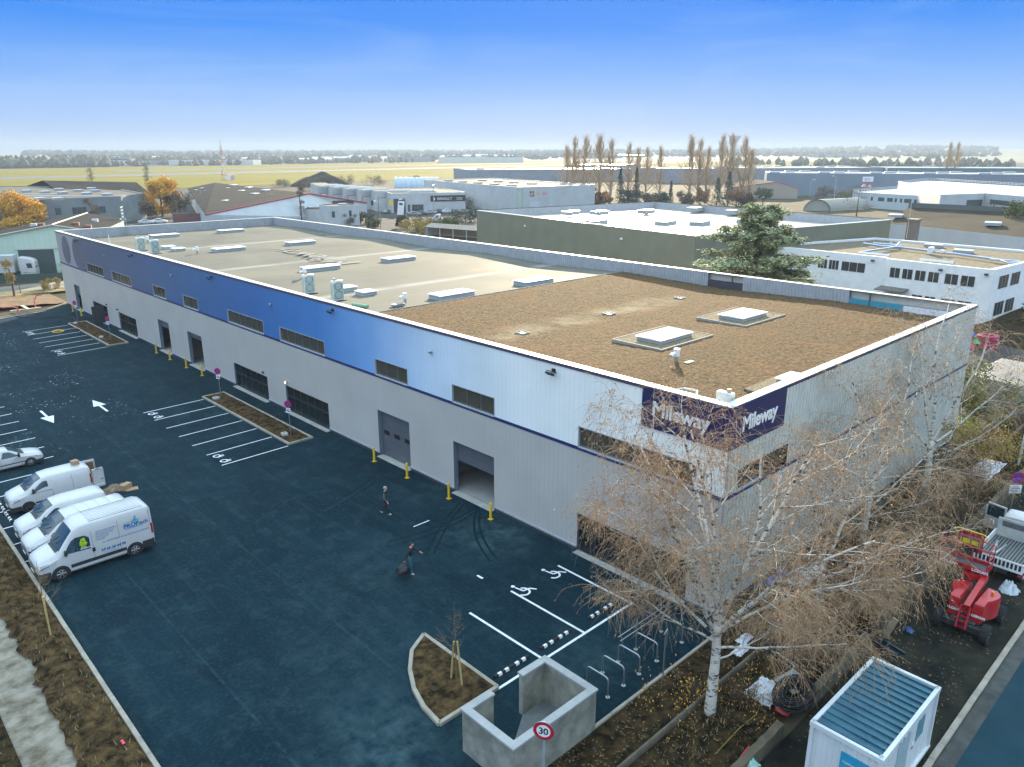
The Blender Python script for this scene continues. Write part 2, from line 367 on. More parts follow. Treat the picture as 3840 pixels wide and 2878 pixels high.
struct(kerb('street_kerb', [(-60, -9.86), (60, -9.86)], .2, .13))
struct(kerb('lot_end_kerb', [(-21.3, 94.6), (-8.8, 97.75), (-3.2, 99.3), (.0, 102.6)], .16, .14))

# tyre marks swinging out of the open bay
TYM = mat('tyre_mark', (.0045, .012, .017), .85, spec=.05, col2=(.0085, .026, .034), scale=6, lo=.4, hi=.6)
b = MB()
for k, (x0, y0, x1, y1, x2, y2) in enumerate(((-.7, 15.4, -3.2, 14.6, -6.2, 15.2), (-.7, 15.7, -3.4, 15.0, -6.6, 15.9), (-.7, 16.6, -3.0, 15.4, -5.6, 13.2), (-.7, 16.9, -3.1, 15.8, -6.0, 13.4), (-.8, 15.0, -2.6, 13.4, -3.6, 10.5), (-.8, 15.3, -2.9, 13.7, -4.0, 10.6), (-1.0, 24.0, -3.6, 22.2, -7.5, 21.2), (-1.0, 24.4, -3.8, 22.6, -7.8, 21.7))):
    P = [Vector((x0*(1-s)**2+2*x1*s*(1-s)+x2*s*s, y0*(1-s)**2+2*y1*s*(1-s)+y2*s*s, .003+.0004*k)) for s in [q/14 for q in range(15)]]
    for p, q in zip(P, P[1:]): d = (q-p).normalized(); n = Vector((-d.y, d.x, 0))*.07; b.face([p-n, q-n, q+n, p+n])
struct(b.build('tyre_marks', TYM))
# painted markings: one sheet object per row
def stripes(name, segs, w=.10, z=.005):
    b = MB()
    for (x0, y0), (x1, y1) in segs:
        d = Vector((x1-x0, y1-y0, 0)).normalized(); n = Vector((-d.y, d.x, 0))*w/2
        p, q = Vector((x0, y0, z)), Vector((x1, y1, z)); b.face([p-n, q-n, q+n, p+n])
    return struct(b.build(name, MARK))
stripes('stall_lines', [((-8.65, y), (-3.72, y+.15)) for y in (47.05, 44.63, 42.15, 39.68, 37.2, 34.75, 32.28)])
stripes('stall_lines', [((-8.65, y), (-3.74, y+.4)) for y in (86.8, 84.45, 81.9, 79.4, 76.95, 74.5, 72.0)])
stripes('stall_lines', [((-21.32, y), (-16.37, y+.05)) for y in (24.55+2.465*k for k in range(17))])
stripes('bay_lines', [((-1.8, 7.9), (-1.8, 3.25)), ((-5.14, 7.85), (-5.1, 3.25)), ((-7.74, 7.85), (-7.7, 3.25))], .12)
stripes('bay_end_line', [((-10.3, 3.17), (-1.74, 3.22))], .12, .009)
def arrow(y0, y1, x):
    b = MB(); s = 1 if y1 > y0 else -1
    b.face([(x-.09, y0, .006), (x+.09, y0, .006), (x+.09, y1-s*1.9, .006), (x-.09, y1-s*1.9, .006)][::s])
    b.face([(x-.48, y1-s*2.0, .006), (x+.48, y1-s*2.0, .006), (x, y1, .006)][::s]); return struct(b.build('lane_arrow', MARK))
arrow(49.5, 53.5, -10.6); arrow(53.4, 49.4, -14.5)
def ring(b, cx, cy, r0, r1, a0=0, a1=2*pi, z=.006, n=20):
    for k in range(n):
        p, q = a0+(a1-a0)*k/n, a0+(a1-a0)*(k+1)/n
        b.face([(cx+r0*cos(p), cy+r0*sin(p), z), (cx+r1*cos(p), cy+r1*sin(p), z), (cx+r1*cos(q), cy+r1*sin(q), z), (cx+r0*cos(q), cy+r0*sin(q), z)])
def bar(b, x0, y0, x1, y1, w, z=.006):
    d = Vector((x1-x0, y1-y0, 0)).normalized(); n = Vector((-d.y, d.x, 0))*w/2; p, q = Vector((x0, y0, z)), Vector((x1, y1, z)); b.face([p-n, q-n, q+n, p+n])
def wheelchair(cx, cy, s=1.0):
    b = MB(); ring(b, cx, cy, .30*s, .42*s, radians(200), radians(430))
    bar(b, cx-.05*s, cy+.62*s, cx+.05*s, cy+.05*s, .11*s); bar(b, cx+.05*s, cy+.05*s, cx+.5*s, cy+.0, .11*s, .0064); bar(b, cx+.5*s, cy, cx+.72*s, cy-.34*s, .11*s)
    ring(b, cx-.06*s, cy+.78*s, .0, .12*s); return struct(b.build('wheelchair_symbol', MARK))
wheelchair(-2.6, 7.45, .85); wheelchair(-4.75, 7.4, .85)
def plug_sign(cx, cy):
    b = MB(); ring(b, cx, cy, .17, .27, 0, 2*pi); bar(b, cx-.1, cy-.3, cx+.42, cy-.22, .09); bar(b, cx+.2, cy-.1, cx+.45, cy-.02, .09, .0064)
    return struct(b.build('charging_symbol', MARK))
for c in ((-8.25, 46.4), (-8.2, 45.3), (-8.2, 34.1), (-8.2, 32.95), (-8.2, 86.1), (-8.2, 85.1), (-8.2, 73.9), (-8.2, 72.75)): plug_sign(*c)

# planted islands
def island(name, label, x0, x1, y0, y1, skew=0.0):
    t = thing(name, label, 'planting island'); b = MB(); w = .16
    rr = random.Random(int(y0*10))
    P = [(x0, y0), (x1, y0+skew*.2), (x1, y1+skew), (x0, y1)]
    for (a, c) in zip(P, P[1:]+P[:1]):
        d = Vector((c[0]-a[0], c[1]-a[1], 0)); Ln = d.length; d.normalize(); n = max(1, round(Ln))
        for k in range(n):
            q = Vector((*a, 0))+d*(Ln*(k+.5)/n); b.obox((q.x, q.y, .07), (Ln/n+(-.012 if n > 2 else w-.02), w, .14), Matrix.Rotation(atan2(d.y, d.x), 3, 'Z'), bev=.02)
    b.build('kerb_edge', KERBM, t)
    b = MB(); nx, ny = 12, int((y1-y0)*5); vs_ = []
    for j in range(ny+1):
        for i in range(nx+1):
            u, v = i/nx, j/ny; x = x0+.07+(x1-x0-.14)*u; y = y0+.07+(y1-y0-.14)*v
            vs_.append((x, y, .10+.12*sin(pi*u)*min(1, 8*v, 8*(1-v))+.05*mnoise.noise((x*3, y*3, 1))))
    b.mesh(vs_, [(j*(nx+1)+i, j*(nx+1)+i+1, (j+1)*(nx+1)+i+1, (j+1)*(nx+1)+i) for j in range(ny) for i in range(nx)])
    b.build('soil', SOIL, t, smooth=True, angle=180)
    SM = mat('dry_stems_'+str(int(y0)), (.16, .10, .05), .9)
    for k in range(9):
        b = MB()
        x, y = rr.uniform(x0+.4, x1-.4), rr.uniform(y0+.5, y1-.5)
        for q in range(5):
            h = rr.uniform(.3, .8); b.tube([(x, y, .12), (x+rr.uniform(-.1, .1), y+rr.uniform(-.1, .1), .12+h*.6), (x+rr.uniform(-.3, .3), y+rr.uniform(-.3, .3), .12+h)], [.008, .006, .003], 3)
        b.build('bare_stem_clump', SM, t)
    return t
island('planting_island', 'kerbed soil bed beside the seven near parking stalls, two no-stopping signs on it', -3.55, -1.72, 32.6, 47.7)
island('planting_island', 'kerbed soil bed at the far stalls by the glazed entrance, under the fallen red sign', -3.5, -1.6, 72.6, 87.8)
def leaf_island():
    t = thing('planting_island', 'leaf shaped kerbed soil bed with a staked sapling, beside the concrete pen', 'planting island')
    arc = [(-10.3, 7.9), (-11.35, 7.35), (-12.15, 6.4), (-12.72, 5.35), (-13.05, 4.3), (-13.17, 3.2)]
    P = arc+[(-10.3, 3.2)]; b = MB()
    for a, c in zip(P, P[1:]+P[:1]):
        d = Vector((c[0]-a[0], c[1]-a[1], 0)); Ln = d.length; d.normalize(); n = max(1, round(Ln))
        for k in range(n):
            q = Vector((*a, 0))+d*(Ln*(k+.5)/n); b.obox((q.x, q.y, .075), (Ln/n+.04, .17, .15), Matrix.Rotation(atan2(d.y, d.x), 3, 'Z'), bev=.02)
    b.build('kerb_edge', KERBM, t)
    b = MB(); c0 = Vector((-11.4, 4.6, 0)); rings = 10; vs_ = []; fs_ = []; dense = []
    for a, c in zip(P, P[1:]+P[:1]):
        for k in range(6): dense.append(Vector((*a, 0)).lerp(Vector((*c, 0)), k/6))
    m_ = len(dense)
    for r in range(rings+1):
        for p in dense:
            q = c0.lerp(p, r/rings*.985+.004); vs_.append((q.x, q.y, .11+.30*(1-(r/rings)**2)*.5+.07*mnoise.noise((q.x*2.5, q.y*2.5, 4))*(1 if r < rings else 0)))
    for r in range(rings):
        for i in range(m_): fs_.append((r*m_+i, (r+1)*m_+i, (r+1)*m_+(i+1) % m_, r*m_+(i+1) % m_))
    b.mesh(vs_, fs_); b.build('soil', SOIL, t, smooth=True, angle=180); return t
leaf_island()
# ------------------------------------------------------------------ the long warehouse (x 0..31.6 deep, y 0..102 long, 10 m high)
HX, HY, HZ = 31.64, 101.96, 10.0
hall = thing('warehouse', 'long new warehouse with blue to white upper cladding, grey lower wall and half brown roof', 'warehouse')

def clad_mat(name, col=None, ramp_stops=None, pitch=.333, axis=1, depth=.18, rough=.42, lo=0, hi=102):
    m = mat(name, col or (.5, .5, .5), rough); t, b = nodes_of(m); tcn = N(t, 'ShaderNodeTexCoord'); sx = N(t, 'ShaderNodeSeparateXYZ'); L(t, tcn.outputs['Object'], sx.inputs[0])
    if ramp_stops:
        mr = N(t, 'ShaderNodeMapRange'); mr.inputs[1].default_value = lo; mr.inputs[2].default_value = hi; L(t, sx.outputs[axis], mr.inputs[0])
        rp = N(t, 'ShaderNodeValToRGB'); set_ramp(rp, ramp_stops); L(t, mr.outputs[0], rp.inputs[0]); colout = rp.outputs[0]
    else:
        rgb = N(t, 'ShaderNodeRGB'); rgb.outputs[0].default_value = (*col, 1); colout = rgb.outputs[0]
    # panel joints
    mo = N(t, 'ShaderNodeMath', operation='MULTIPLY'); mo.inputs[1].default_value = 1/pitch; L(t, sx.outputs[axis], mo.inputs[0])
    fr = N(t, 'ShaderNodeMath', operation='FRACT'); L(t, mo.outputs[0], fr.inputs[0])
    pp = N(t, 'ShaderNodeMath', operation='PINGPONG'); pp.inputs[1].default_value = .5; L(t, fr.outputs[0], pp.inputs[0])
    jr = N(t, 'ShaderNodeMapRange'); jr.inputs[1].default_value = 0; jr.inputs[2].default_value = .07; L(t, pp.outputs[0], jr.inputs[0])
    bp = N(t, 'ShaderNodeBump'); bp.inputs['Strength'].default_value = depth; bp.inputs['Distance'].default_value = .03; L(t, jr.outputs[0], bp.inputs['Height']); L(t, bp.outputs[0], b.inputs['Normal'])
    # per panel tone and soft dirt
    fl = N(t, 'ShaderNodeMath', operation='FLOOR'); L(t, mo.outputs[0], fl.inputs[0]); wn = N(t, 'ShaderNodeTexWhiteNoise', noise_dimensions='1D'); L(t, fl.outputs[0], wn.inputs['W'])
    nz_ = N(t, 'ShaderNodeTexNoise'); nz_.inputs['Scale'].default_value = .35; nz_.inputs['Detail'].default_value = 6; L(t, tcn.outputs['Object'], nz_.inputs['Vector'])
    ad = N(t, 'ShaderNodeMath', operation='MULTIPLY_ADD'); L(t, wn.outputs[0], ad.inputs[0]); ad.inputs[1].default_value = .06; L(t, nz_.outputs[0], ad.inputs[2])
    vr = N(t, 'ShaderNodeMapRange'); vr.inputs[1].default_value = .3; vr.inputs[2].default_value = .8; vr.inputs[3].default_value = .90; vr.inputs[4].default_value = 1.05; L(t, ad.outputs[0], vr.inputs[0])
    jm = N(t, 'ShaderNodeMapRange'); jm.inputs[1].default_value = 0; jm.inputs[2].default_value = 1; jm.inputs[3].default_value = .86; jm.inputs[4].default_value = 1; L(t, jr.outputs[0], jm.inputs[0])
    m1 = N(t, 'ShaderNodeMath', operation='MULTIPLY'); L(t, vr.outputs[0], m1.inputs[0]); L(t, jm.outputs[0], m1.inputs[1])
    vm = N(t, 'ShaderNodeVectorMath', operation='SCALE'); L(t, colout, vm.inputs[0]); L(t, m1.outputs[0], vm.inputs['Scale']); L(t, vm.outputs[0], b.inputs['Base Color']); return m
UPPER = clad_mat('upper_cladding_blue_fade', ramp_stops=[(0, (.85, .85, .80)), (.12, (.80, .83, .82)), (.2, (.54, .66, .79)), (.265, (.19, .37, .68)), (.33, (.055, .20, .50)), (.43, (.034, .135, .37)), (.55, (.042, .125, .29)), (.72, (.060, .105, .20)), (.86, (.075, .095, .16)), (.95, (.10, .105, .155))])
PLUM = clad_mat('upper_cladding_plum', (.095, .095, .145))
PALEEND = clad_mat('upper_cladding_pale_mauve', (.31, .30, .32))
LOWER = clad_mat('lower_cladding_grey', (.46, .435, .405), depth=.35)
LOWERS = clad_mat('side_cladding_grey', (.50, .49, .46), axis=0, depth=.05)
BAND = mat('dark_blue_band', (.018, .028, .12), .4)
CAPM = mat('parapet_cap', (.60, .585, .56), .5, .0, spec=.25, scale=1)
EDGEM = mat('dull_edging', (.30, .30, .29), .75, spec=.1)
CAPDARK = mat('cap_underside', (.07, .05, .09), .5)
PLINTH = mat('plinth_grey', (.05, .055, .065), .7)
FLASH = mat('base_flashing', (.55, .58, .68), .35, .5)
INNER = mat('inner_parapet_sheet', (.40, .42, .44), .45, .15, scale=1.5)

def strip_wall(b, ax, c, u0, u1, z0, z1, ops, flip=False, mi=0):
    """flat wall on plane ax=c between u0..u1, z0..z1 leaving openings (ua, ub, za, zb)"""
    cuts = sorted({u0, u1, *[min(max(o[0], u0), u1) for o in ops], *[min(max(o[1], u0), u1) for o in ops]})
    for a, e in zip(cuts, cuts[1:]):
        if e-a < 1e-6: continue
        mid = (a+e)/2; zs = [z0]
        for o in sorted([o for o in ops if o[0] < mid < o[1]], key=lambda o: o[2]):
            lo_, hi_ = max(o[2], z0), min(o[3], z1)
            if hi_ > lo_: zs += [lo_, hi_]
        zs.append(z1)
        for k in range(0, len(zs), 2):
            if zs[k+1]-zs[k] < 1e-6: continue
            P = [(a, zs[k]), (e, zs[k]), (e, zs[k+1]), (a, zs[k+1])]
            q = [(c, u, z) if ax == 0 else (u, c, z) for u, z in P]
            b.face(q if flip else q[::-1], mi)
def reveal(b, ax, c, op, d, mi=0):
    ua, ub, za, zb = op
    def p(u, w, z): return (c+w, u, z) if ax == 0 else (u, c+w, z)
    for q in ([p(ua, 0, za), p(ua, d, za), p(ua, d, zb), p(ua, 0, zb)], [p(ub, 0, za), p(ub, 0, zb), p(ub, d, zb), p(ub, d, za)],
              [p(ua, 0, zb), p(ua, d, zb), p(ub, d, zb), p(ub, 0, zb)], [p(ua, 0, za), p(ub, 0, za), p(ub, d, za), p(ua, d, za)]): b.face(q, mi)

WIN = [(83.2, 89.8), (73.75, 80.2), (63.66, 67.12), (55.66, 59.12), (42.45, 49.15), (32.88, 39.63), (22.78, 26.36), (14.61, 18.28), (1.45, 8.3)]
NWIN = [6, 6, 3, 3, 6, 6, 3, 3, 6]
WZ0, WZ1 = 5.88, 6.93
DOORS = [(94.65, 97.1), (64.0, 67.0), (55.75, 59.15), (22.8, 26.4), (14.66, 18.32)]
GLZ = [(84.0, 89.55), (74.02, 79.85), (42.65, 49.03), (32.95, 39.5), (1.53, 8.25)]
ops_u = [(a, b_, WZ0, WZ1) for a, b_ in WIN]
ops_l = [(a, b_, .0, 3.36) for a, b_ in DOORS]+[(a, b_, .0, 2.2) for a, b_ in GLZ]
# front (x = 0)
b = MB(); strip_wall(b, 0, 0, 0, 91.2, 5.86, 9.9, ops_u); b.build('upper_wall', UPPER, hall)
b = MB(); strip_wall(b, 0, 0, 91.2, HY, 5.86, 9.9, []); b.build('upper_wall', PALEEND, hall)
def disc_face(pts): 
    bb = MB(); bb.face([(-.004, y, z) for y, z in pts][::-1]); return bb
cyd, czd, rd = 97.95, 7.78, 1.84
disc_face([(cyd+rd*cos(2*pi*k/40), czd+rd*sin(2*pi*k/40)) for k in range(40)]).build('wall_emblem', PLUM, hall)
disc_face([(91.2, czd+1.88)]+[(93.15+1.86*sin(pi*k/24), czd+1.88*cos(pi*k/24)) for k in range(25)]+[(91.2, czd-1.88)]).build('wall_emblem', PLUM, hall)
b = MB(); strip_wall(b, 0, 0, 0, HY, .30, 5.70, ops_l); b.build('lower_wall', LOWER, hall)
segs = []; y = 0.0
for a, c in sorted([(o[0], o[1]) for o in ops_l]): segs.append((y, a)); y = c
segs.append((y, HY))
for a, c in segs:
    b = MB(); b.box(.02, .06, a, c, -.05, .22); b.build('plinth', PLINTH, hall)
    b = MB(); b.box(-.06, .015, a, c, .22, .31); b.build('base_flashing', FLASH, hall)
b = MB(); b.box(-.03, .02, 0, HY, 5.70, 5.87); b.box(0, HX, -.03, .02, 5.70, 5.87); b.build('divider_band', BAND, hall)
# side (y = 0): corrugated sheets
def corr(b, ax, c, u0, u1, z0, z1, pitch=.30, d=.045, flip=False, mi=0, out=-1, zf0=None, zf1=None):
    n = max(1, round((u1-u0)/pitch)); p = (u1-u0)/n; pts = []
    for k in range(n):
        u = u0+k*p; pts += [(u, 0), (u+p*.42, 0), (u+p*.5, d), (u+p*.92, d)]
    pts.append((u1, 0))
    for (ua, wa), (ub, wb) in zip(pts, pts[1:]):
        zz = lambda u, f, z: f(u) if f else z
        q = [(c+out*wa, ua, zz(ua, zf0, z0)), (c+out*wb, ub, zz(ub, zf0, z0)), (c+out*wb, ub, zz(ub, zf1, z1)), (c+out*wa, ua, zz(ua, zf1, z1))]
        if ax == 1: q = [(y_, x_, z_) for x_, y_, z_ in q]
        b.face(q if flip else q[::-1], mi)
SW = [(.95, 3.2), (3.3, 5.5)]; SIDEM = mat('side_corrugated_sheet', (.62, .64, .59), .4, .1, scale=1.2)
b = MB()
corr(b, 1, 0, 0, .95, 5.87, 9.9, flip=True); corr(b, 1, 0, 5.5, HX, 5.87, 9.9, flip=True); corr(b, 1, 0, .95, 5.5, WZ1, 9.9, flip=True); b.face([(.95, 0, 5.86), (5.5, 0, 5.86), (5.5, 0, WZ0), (.95, 0, WZ0)])
b.build('upper_wall', SIDEM, hall)
b = MB(); b.face([(0, 0, .3), (.30, 0, .3), (.30, 0, 5.7), (0, 0, 5.7)]); corr(b, 1, 0, .3, HX, .3, 5.70, flip=True); b.build('lower_wall', SIDEM, hall)
b = MB(); b.box(0, HX, .0, .04, -.05, .31); b.build('plinth', PLINTH, hall)
b = MB(); b.box(-.02, 0.04, -.055, -.045, .31, 5.69); b.box(-.02, 0.04, -.055, -.045, 5.88, 9.88); b.build('corner_trim', FLASH, hall)
# back and far walls
b = MB(); b.face([(HX, 0, 0), (HX, HY, 0), (HX, HY, 9.9), (HX, 0, 9.9)]); b.face([(0, HY, 0), (0, HY, 9.9), (HX, HY, 9.9), (HX, HY, 0)]); b.build('back_wall', LOWER, hall)
# inside: slab, back lining, partition
INTM = mat('hall_floor', (.36, .36, .35), .6, scale=1); LIN = mat('hall_lining', (.34, .34, .33), .8)
b = MB(); b.box(.05, HX-.1, .1, HY-.1, -.1, .03); b.build('hall_floor', INTM, hall)
b = MB(); b.box(9, 9.15, .1, HY-.1, .03, 8.3); [b.box(.4, 9, q, q+.15, .03, 8.3) for q in (10.5, 20.3, 30.2, 40.6, 51.5, 61.4, 71.5, 82, 92)]; b.build('partition_wall', LIN, hall)
b = MB(); [b.box(.4, 9, q0, q1, 3.7, 3.95) for q0, q1 in ((30.4, 40.5), (40.8, 51.4), (71.6, 81.9), (82.2, 91.9), (.2, 10.4))]; b.build('mezzanine', INTM, hall)

# windows: frame, casements and panes
FR = mat('window_frame_grey', (.10, .105, .11), .45); FRL = mat('window_trim', (.42, .44, .47), .4)
BLIND = mat('pale_blind', (.55, .58, .56), .8); CURT = mat('curtain_interior', (.30, .22, .15), .9)
def window(y0, y1, n, k, x=0.0, ax=0):
    def B(b, w0, w1, u0, u1, z0, z1, mi=0):
        b.box(*((x+w0, x+w1, u0, u1) if ax == 0 else (u0, u1, x+w0, x+w1)), z0, z1, mi)
    b = MB(); t_ = .07
    B(b, -.012, .16, y0-.05, y0, WZ0-.05, WZ1+.05, 1); B(b, -.012, .16, y1, y1+.05, WZ0-.05, WZ1+.05, 1)
    B(b, -.012, .16, y0, y1, WZ1, WZ1+.05, 1); B(b, -.035, .16, y0, y1, WZ0-.05, WZ0, 1)
    B(b, .10, .17, y0, y1, WZ0, WZ0+t_); B(b, .10, .17, y0, y1, WZ1-t_, WZ1)
    for i in range(n+1):
        u = y0+(y1-y0)*i/n; B(b, .099, .171, max(y0, u-.045), min(y1, u+.045), WZ0+t_, WZ1-t_)
    f = b.build('window', [FR, FRL], hall)
    b = MB(); B(b, .13, .135, y0, y1, WZ0+.02, WZ1-.02); b.build('pane', GLASS, f)
    b = MB(); rr = random.Random(k*5+1)
    for i in range(n):
        if rr.random() < .28:
            u0 = y0+(y1-y0)*i/n+.06; u1 = y0+(y1-y0)*(i+1)/n-.06; B(b, .24, .26, u0, u1-(u1-u0)*rr.choice([0, .5]), WZ0+.05, WZ1-.04)
    if b.v: b.build('blind', BLIND, f)
for k, ((a, c), n) in enumerate(zip(WIN, NWIN)): window(a, c, n, k)
for k, (a, c) in enumerate(SW): window(a, c, 2, 20+k, 0, 1)

DOORM = mat('sectional_door_grey', (.10, .112, .13), .45, scale=1); JAMB = mat('door_jamb_blue', (.16, .20, .25), .5)
def roll_door(y0, y1, open_to, vis):
    b = MB(); reveal(b, 0, 0, (y0, y1, .03, 3.36), .34); f = b.build('door_jamb', JAMB, hall)
    b = MB(); z = open_to
    while z < 3.36-.01:
        z1 = min(3.36, z+.56); b.box(.30, .345, y0, y1, z+.006, z1-.006); z = z1
    d = b.build('roll_up_door', DOORM, hall)
    if vis:
        b = MB(); w = (y1-y0)
        for k in range(3): b.box(.288, .299, y0+w*(.10+.33*k), y0+w*(.10+.33*k)+.62, 1.62, 1.92)
        b.build('vision_panel', mat('vision_panel_dark', (.03, .022, .02), .15), d)
    b = MB(); b.box(-.25, .3, y0+.02, y1-.02, -.02, .035); b.build('door_sill', CONC, hall)
for (a, c), o_, v_ in zip(DOORS, (2.0, 2.55, 2.75, .05, 2.05), (0, 0, 0, 1, 0)): roll_door(a, c, o_, v_)
def glazing(y0, y1, n, k):
    b = MB(); reveal(b, 0, 0, (y0, y1, .03, 2.2), .2, 1); X0, X1 = .12, .19
    for i in range(n+1):
        u = y0+(y1-y0)*i/n; w_ = .035 if 0 < i < n else .06; b.box(X0, X1, max(y0, u-w_), min(y1, u+w_), .03, 2.2)
    for z in (.03, 1.28, 2.12): b.box(X0+.002, X1-.002, y0, y1, z, z+.075)
    f = b.build('shopfront', [DARK, JAMB], hall)
    b = MB(); b.box(.15, .156, y0, y1, .05, 2.18); b.build('pane', CLEAR, f)
    b = MB(); b.box(-.3, .1, y0, y1, -.02, .04); b.build('door_sill', CONC, hall)
    b = MB(); rr = random.Random(k)
    for i in range(4):
        u = rr.uniform(y0+.4, y1-1.2); b.box(1.5+rr.random()*2, 1.6+rr.random()*3.5, u, u+rr.uniform(.2, .9), .03, rr.uniform(1.6, 2.6))
    b.build('inside_fitting', mat('inside_fitting_%d' % k, (.42, .44, .42), .8), f)
for k, (a, c) in enumerate(GLZ): glazing(a, c, 6, k+40)
b = MB(); b.box(-1.35, -.0, 85.5, 85.56, .05, 2.15); od = b.build('open_door_leaf', DARK, hall)

# parapet: cap and inner sheet
b = MB(); w = .42
b.box(-.05, w, -.05, HY+.05, 9.965, 10.0); b.box(w, HX-w, -.05, w, 9.965, 10.0); b.box(HX-w, HX+.05, -.05, HY+.05, 9.965, 10.0); b.box(w, HX-w, HY-w, HY+.05, 9.965, 10.0)
b.build('parapet_cap', CAPM, hall)
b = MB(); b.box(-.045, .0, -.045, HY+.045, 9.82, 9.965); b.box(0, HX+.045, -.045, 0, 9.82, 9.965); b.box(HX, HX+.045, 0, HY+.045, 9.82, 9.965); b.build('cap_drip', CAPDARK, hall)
VAL = [19.3, 39.9, 60.2, 80.6]; RID = [9.2, 29.8, 50.2, 70.5, 91.2]
KN = sorted([(-.1, 8.82), *[(y, 8.70) for y in VAL], *[(y, 8.97) for y in RID], (102.1, 8.78)])
def zr(y):
    for (a, za), (c, zc) in zip(KN, KN[1:]):
        if a <= y <= c: return za+(zc-za)*(y-a)/(c-a)
    return 8.8
YS = sorted({.3, 30.45, HY-.3, *[k[0] for k in KN if .3 < k[0] < HY-.3]})
b = MB()
g0 = lambda u: zr(u)-.03
OPEN = [(17.6, 21.0), (.42, 8.6)]            # where the back sheet is still missing
for u0, u1 in ((8.6, 17.6), (21.0, HY-w)): corr(b, 0, HX-w+.02, u0, u1, 0, 9.965, .28, .045, zf0=g0)
corr(b, 1, HY-w+.02, w, HX-w, 0, 9.965, .28, .045, flip=False, zf0=lambda u: 8.7)
b.face([(w, w, 8.6), (w, HY-w, 8.6), (w, HY-w, 9.965), (w, w, 9.965)]); b.face([(w, w-.02, 8.6), (HX-w, w-.02, 8.6), (HX-w, w-.02, 9.965), (w, w-.02, 9.965)])
b.build('inner_parapet', INNER, hall)
FOIL = mat('unfinished_lining', (.46, .46, .42), .6)
for u0, u1 in OPEN:
    b = MB(); b.box(HX-.10, HX-.06, u0, u1, 9.35, 9.96); b.build('bare_lining', FOIL, hall)
b = MB(); b.box(HX-w, HX-.05, 17.6, 21.0, 8.6, 9.3); b.build('dark_gap_lining', mat('dark_membrane_fold', (.05, .045, .06), .8), hall)
b = MB(); b.box(HX-w+.03, HX-.08, 4.6, 8.6, 8.6, 9.35); b.build('blue_vapour_sheet', mat('blue_vapour_sheet', (.04, .27, .36), .4), hall)
b = MB(); b.box(HX-w+.03, HX-.08, .42, 4.6, 8.6, 9.30); b.build('white_insulation_board', mat('insulation_board', (.70, .73, .80), .6), hall)
b = MB(); [b.box(HX-w+.02, HX-w+.10, q, q+.10, 8.6, 9.96) for q in (7.0, 18.6)]; b.build('parapet_post', mat('rusty_post', (.10, .07, .05), .7), hall)

# roof membrane and the brown (sedum) part
def membrane():
    m = mat('roof_membrane', (.50, .50, .43), .8, spec=.02); t, b = nodes_of(m); tcn = N(t, 'ShaderNodeTexCoord'); v = tcn.outputs['Object']; sx = N(t, 'ShaderNodeSeparateXYZ'); L(t, v, sx.inputs[0])
    def rng(s, a, c, lo=0, hi=1):
        n = N(t, 'ShaderNodeMapRange'); n.inputs[1].default_value = a; n.inputs[2].default_value = c; n.inputs[3].default_value = lo; n.inputs[4].default_value = hi; L(t, s, n.inputs[0]); return n.outputs[0]
    def mth(op, a, c=None):
        n = N(t, 'ShaderNodeMath', operation=op); L(t, a, n.inputs[0])
        if c is not None:
            if isinstance(c, (int, float)): n.inputs[1].default_value = c
            else: L(t, c, n.inputs[1])
        return n.outputs[0]
    def mix(f, a, c):
        n = N(t, 'ShaderNodeMixRGB'); L(t, f, n.inputs[0])
        for i, q in ((1, a), (2, c)):
            if isinstance(q, tuple): n.inputs[i].default_value = (*q, 1)
            else: L(t, q, n.inputs[i])
        return n.outputs[0]
    n1 = N(t, 'ShaderNodeTexNoise'); n1.inputs['Scale'].default_value = .16; n1.inputs['Detail'].default_value = 8; L(t, v, n1.inputs['Vector'])
    mp_ = N(t, 'ShaderNodeMapping'); mp_.inputs['Scale'].default_value = (.12, 1.4, 1); L(t, v, mp_.inputs[0])
    n2 = N(t, 'ShaderNodeTexNoise'); n2.inputs['Scale'].default_value = 1.0; n2.inputs['Detail'].default_value = 5; L(t, mp_.outputs[0], n2.inputs['Vector'])
    c = mix(rng(n1.outputs[0], .35, .65), (.112, .110, .094), (.155, .149, .120))
    c = mix(mth('MULTIPLY', rng(n2.outputs[0], .45, .7), .35), c, (.16, .16, .145))
    # sheet laps one metre apart
    fr = mth('PINGPONG', mth('MULTIPLY', sx.outputs[1], 1.0), .5); c = mix(mth('MULTIPLY', rng(fr, .035, .0), .5), c, (.12, .12, .11))
    # chalky silt where water stands along the valleys
    for y in VAL:
        d = mth('ABSOLUTE', mth('SUBTRACT', sx.outputs[1], float(y)))
        s_ = mth('MULTIPLY', rng(d, .95, .15), rng(n1.outputs[0], .30, .55)); c = mix(mth('MULTIPLY', s_, .75), c, (.27, .27, .255))
    L(t, c, b.inputs['Base Color'])
    L(t, rng(n1.outputs[0], .3, .7, .7, .85), b.inputs['Roughness'])
    bp = N(t, 'ShaderNodeBump'); bp.inputs['Strength'].default_value = .2; bp.inputs['Distance'].default_value = .02; L(t, rng(fr, .0, .05), bp.inputs['Height']); L(t, bp.outputs[0], b.inputs['Normal'])
    return m
MEMB = membrane()
b = MB()
ys = [y for y in YS if y >= 30.45]
for a, c in zip(ys, ys[1:]): b.face([(.3, a, zr(a)), (HX-.06, a, zr(a)), (HX-.06, c, zr(c)), (.3, c, zr(c))])
b.build('roof_deck', MEMB, hall)
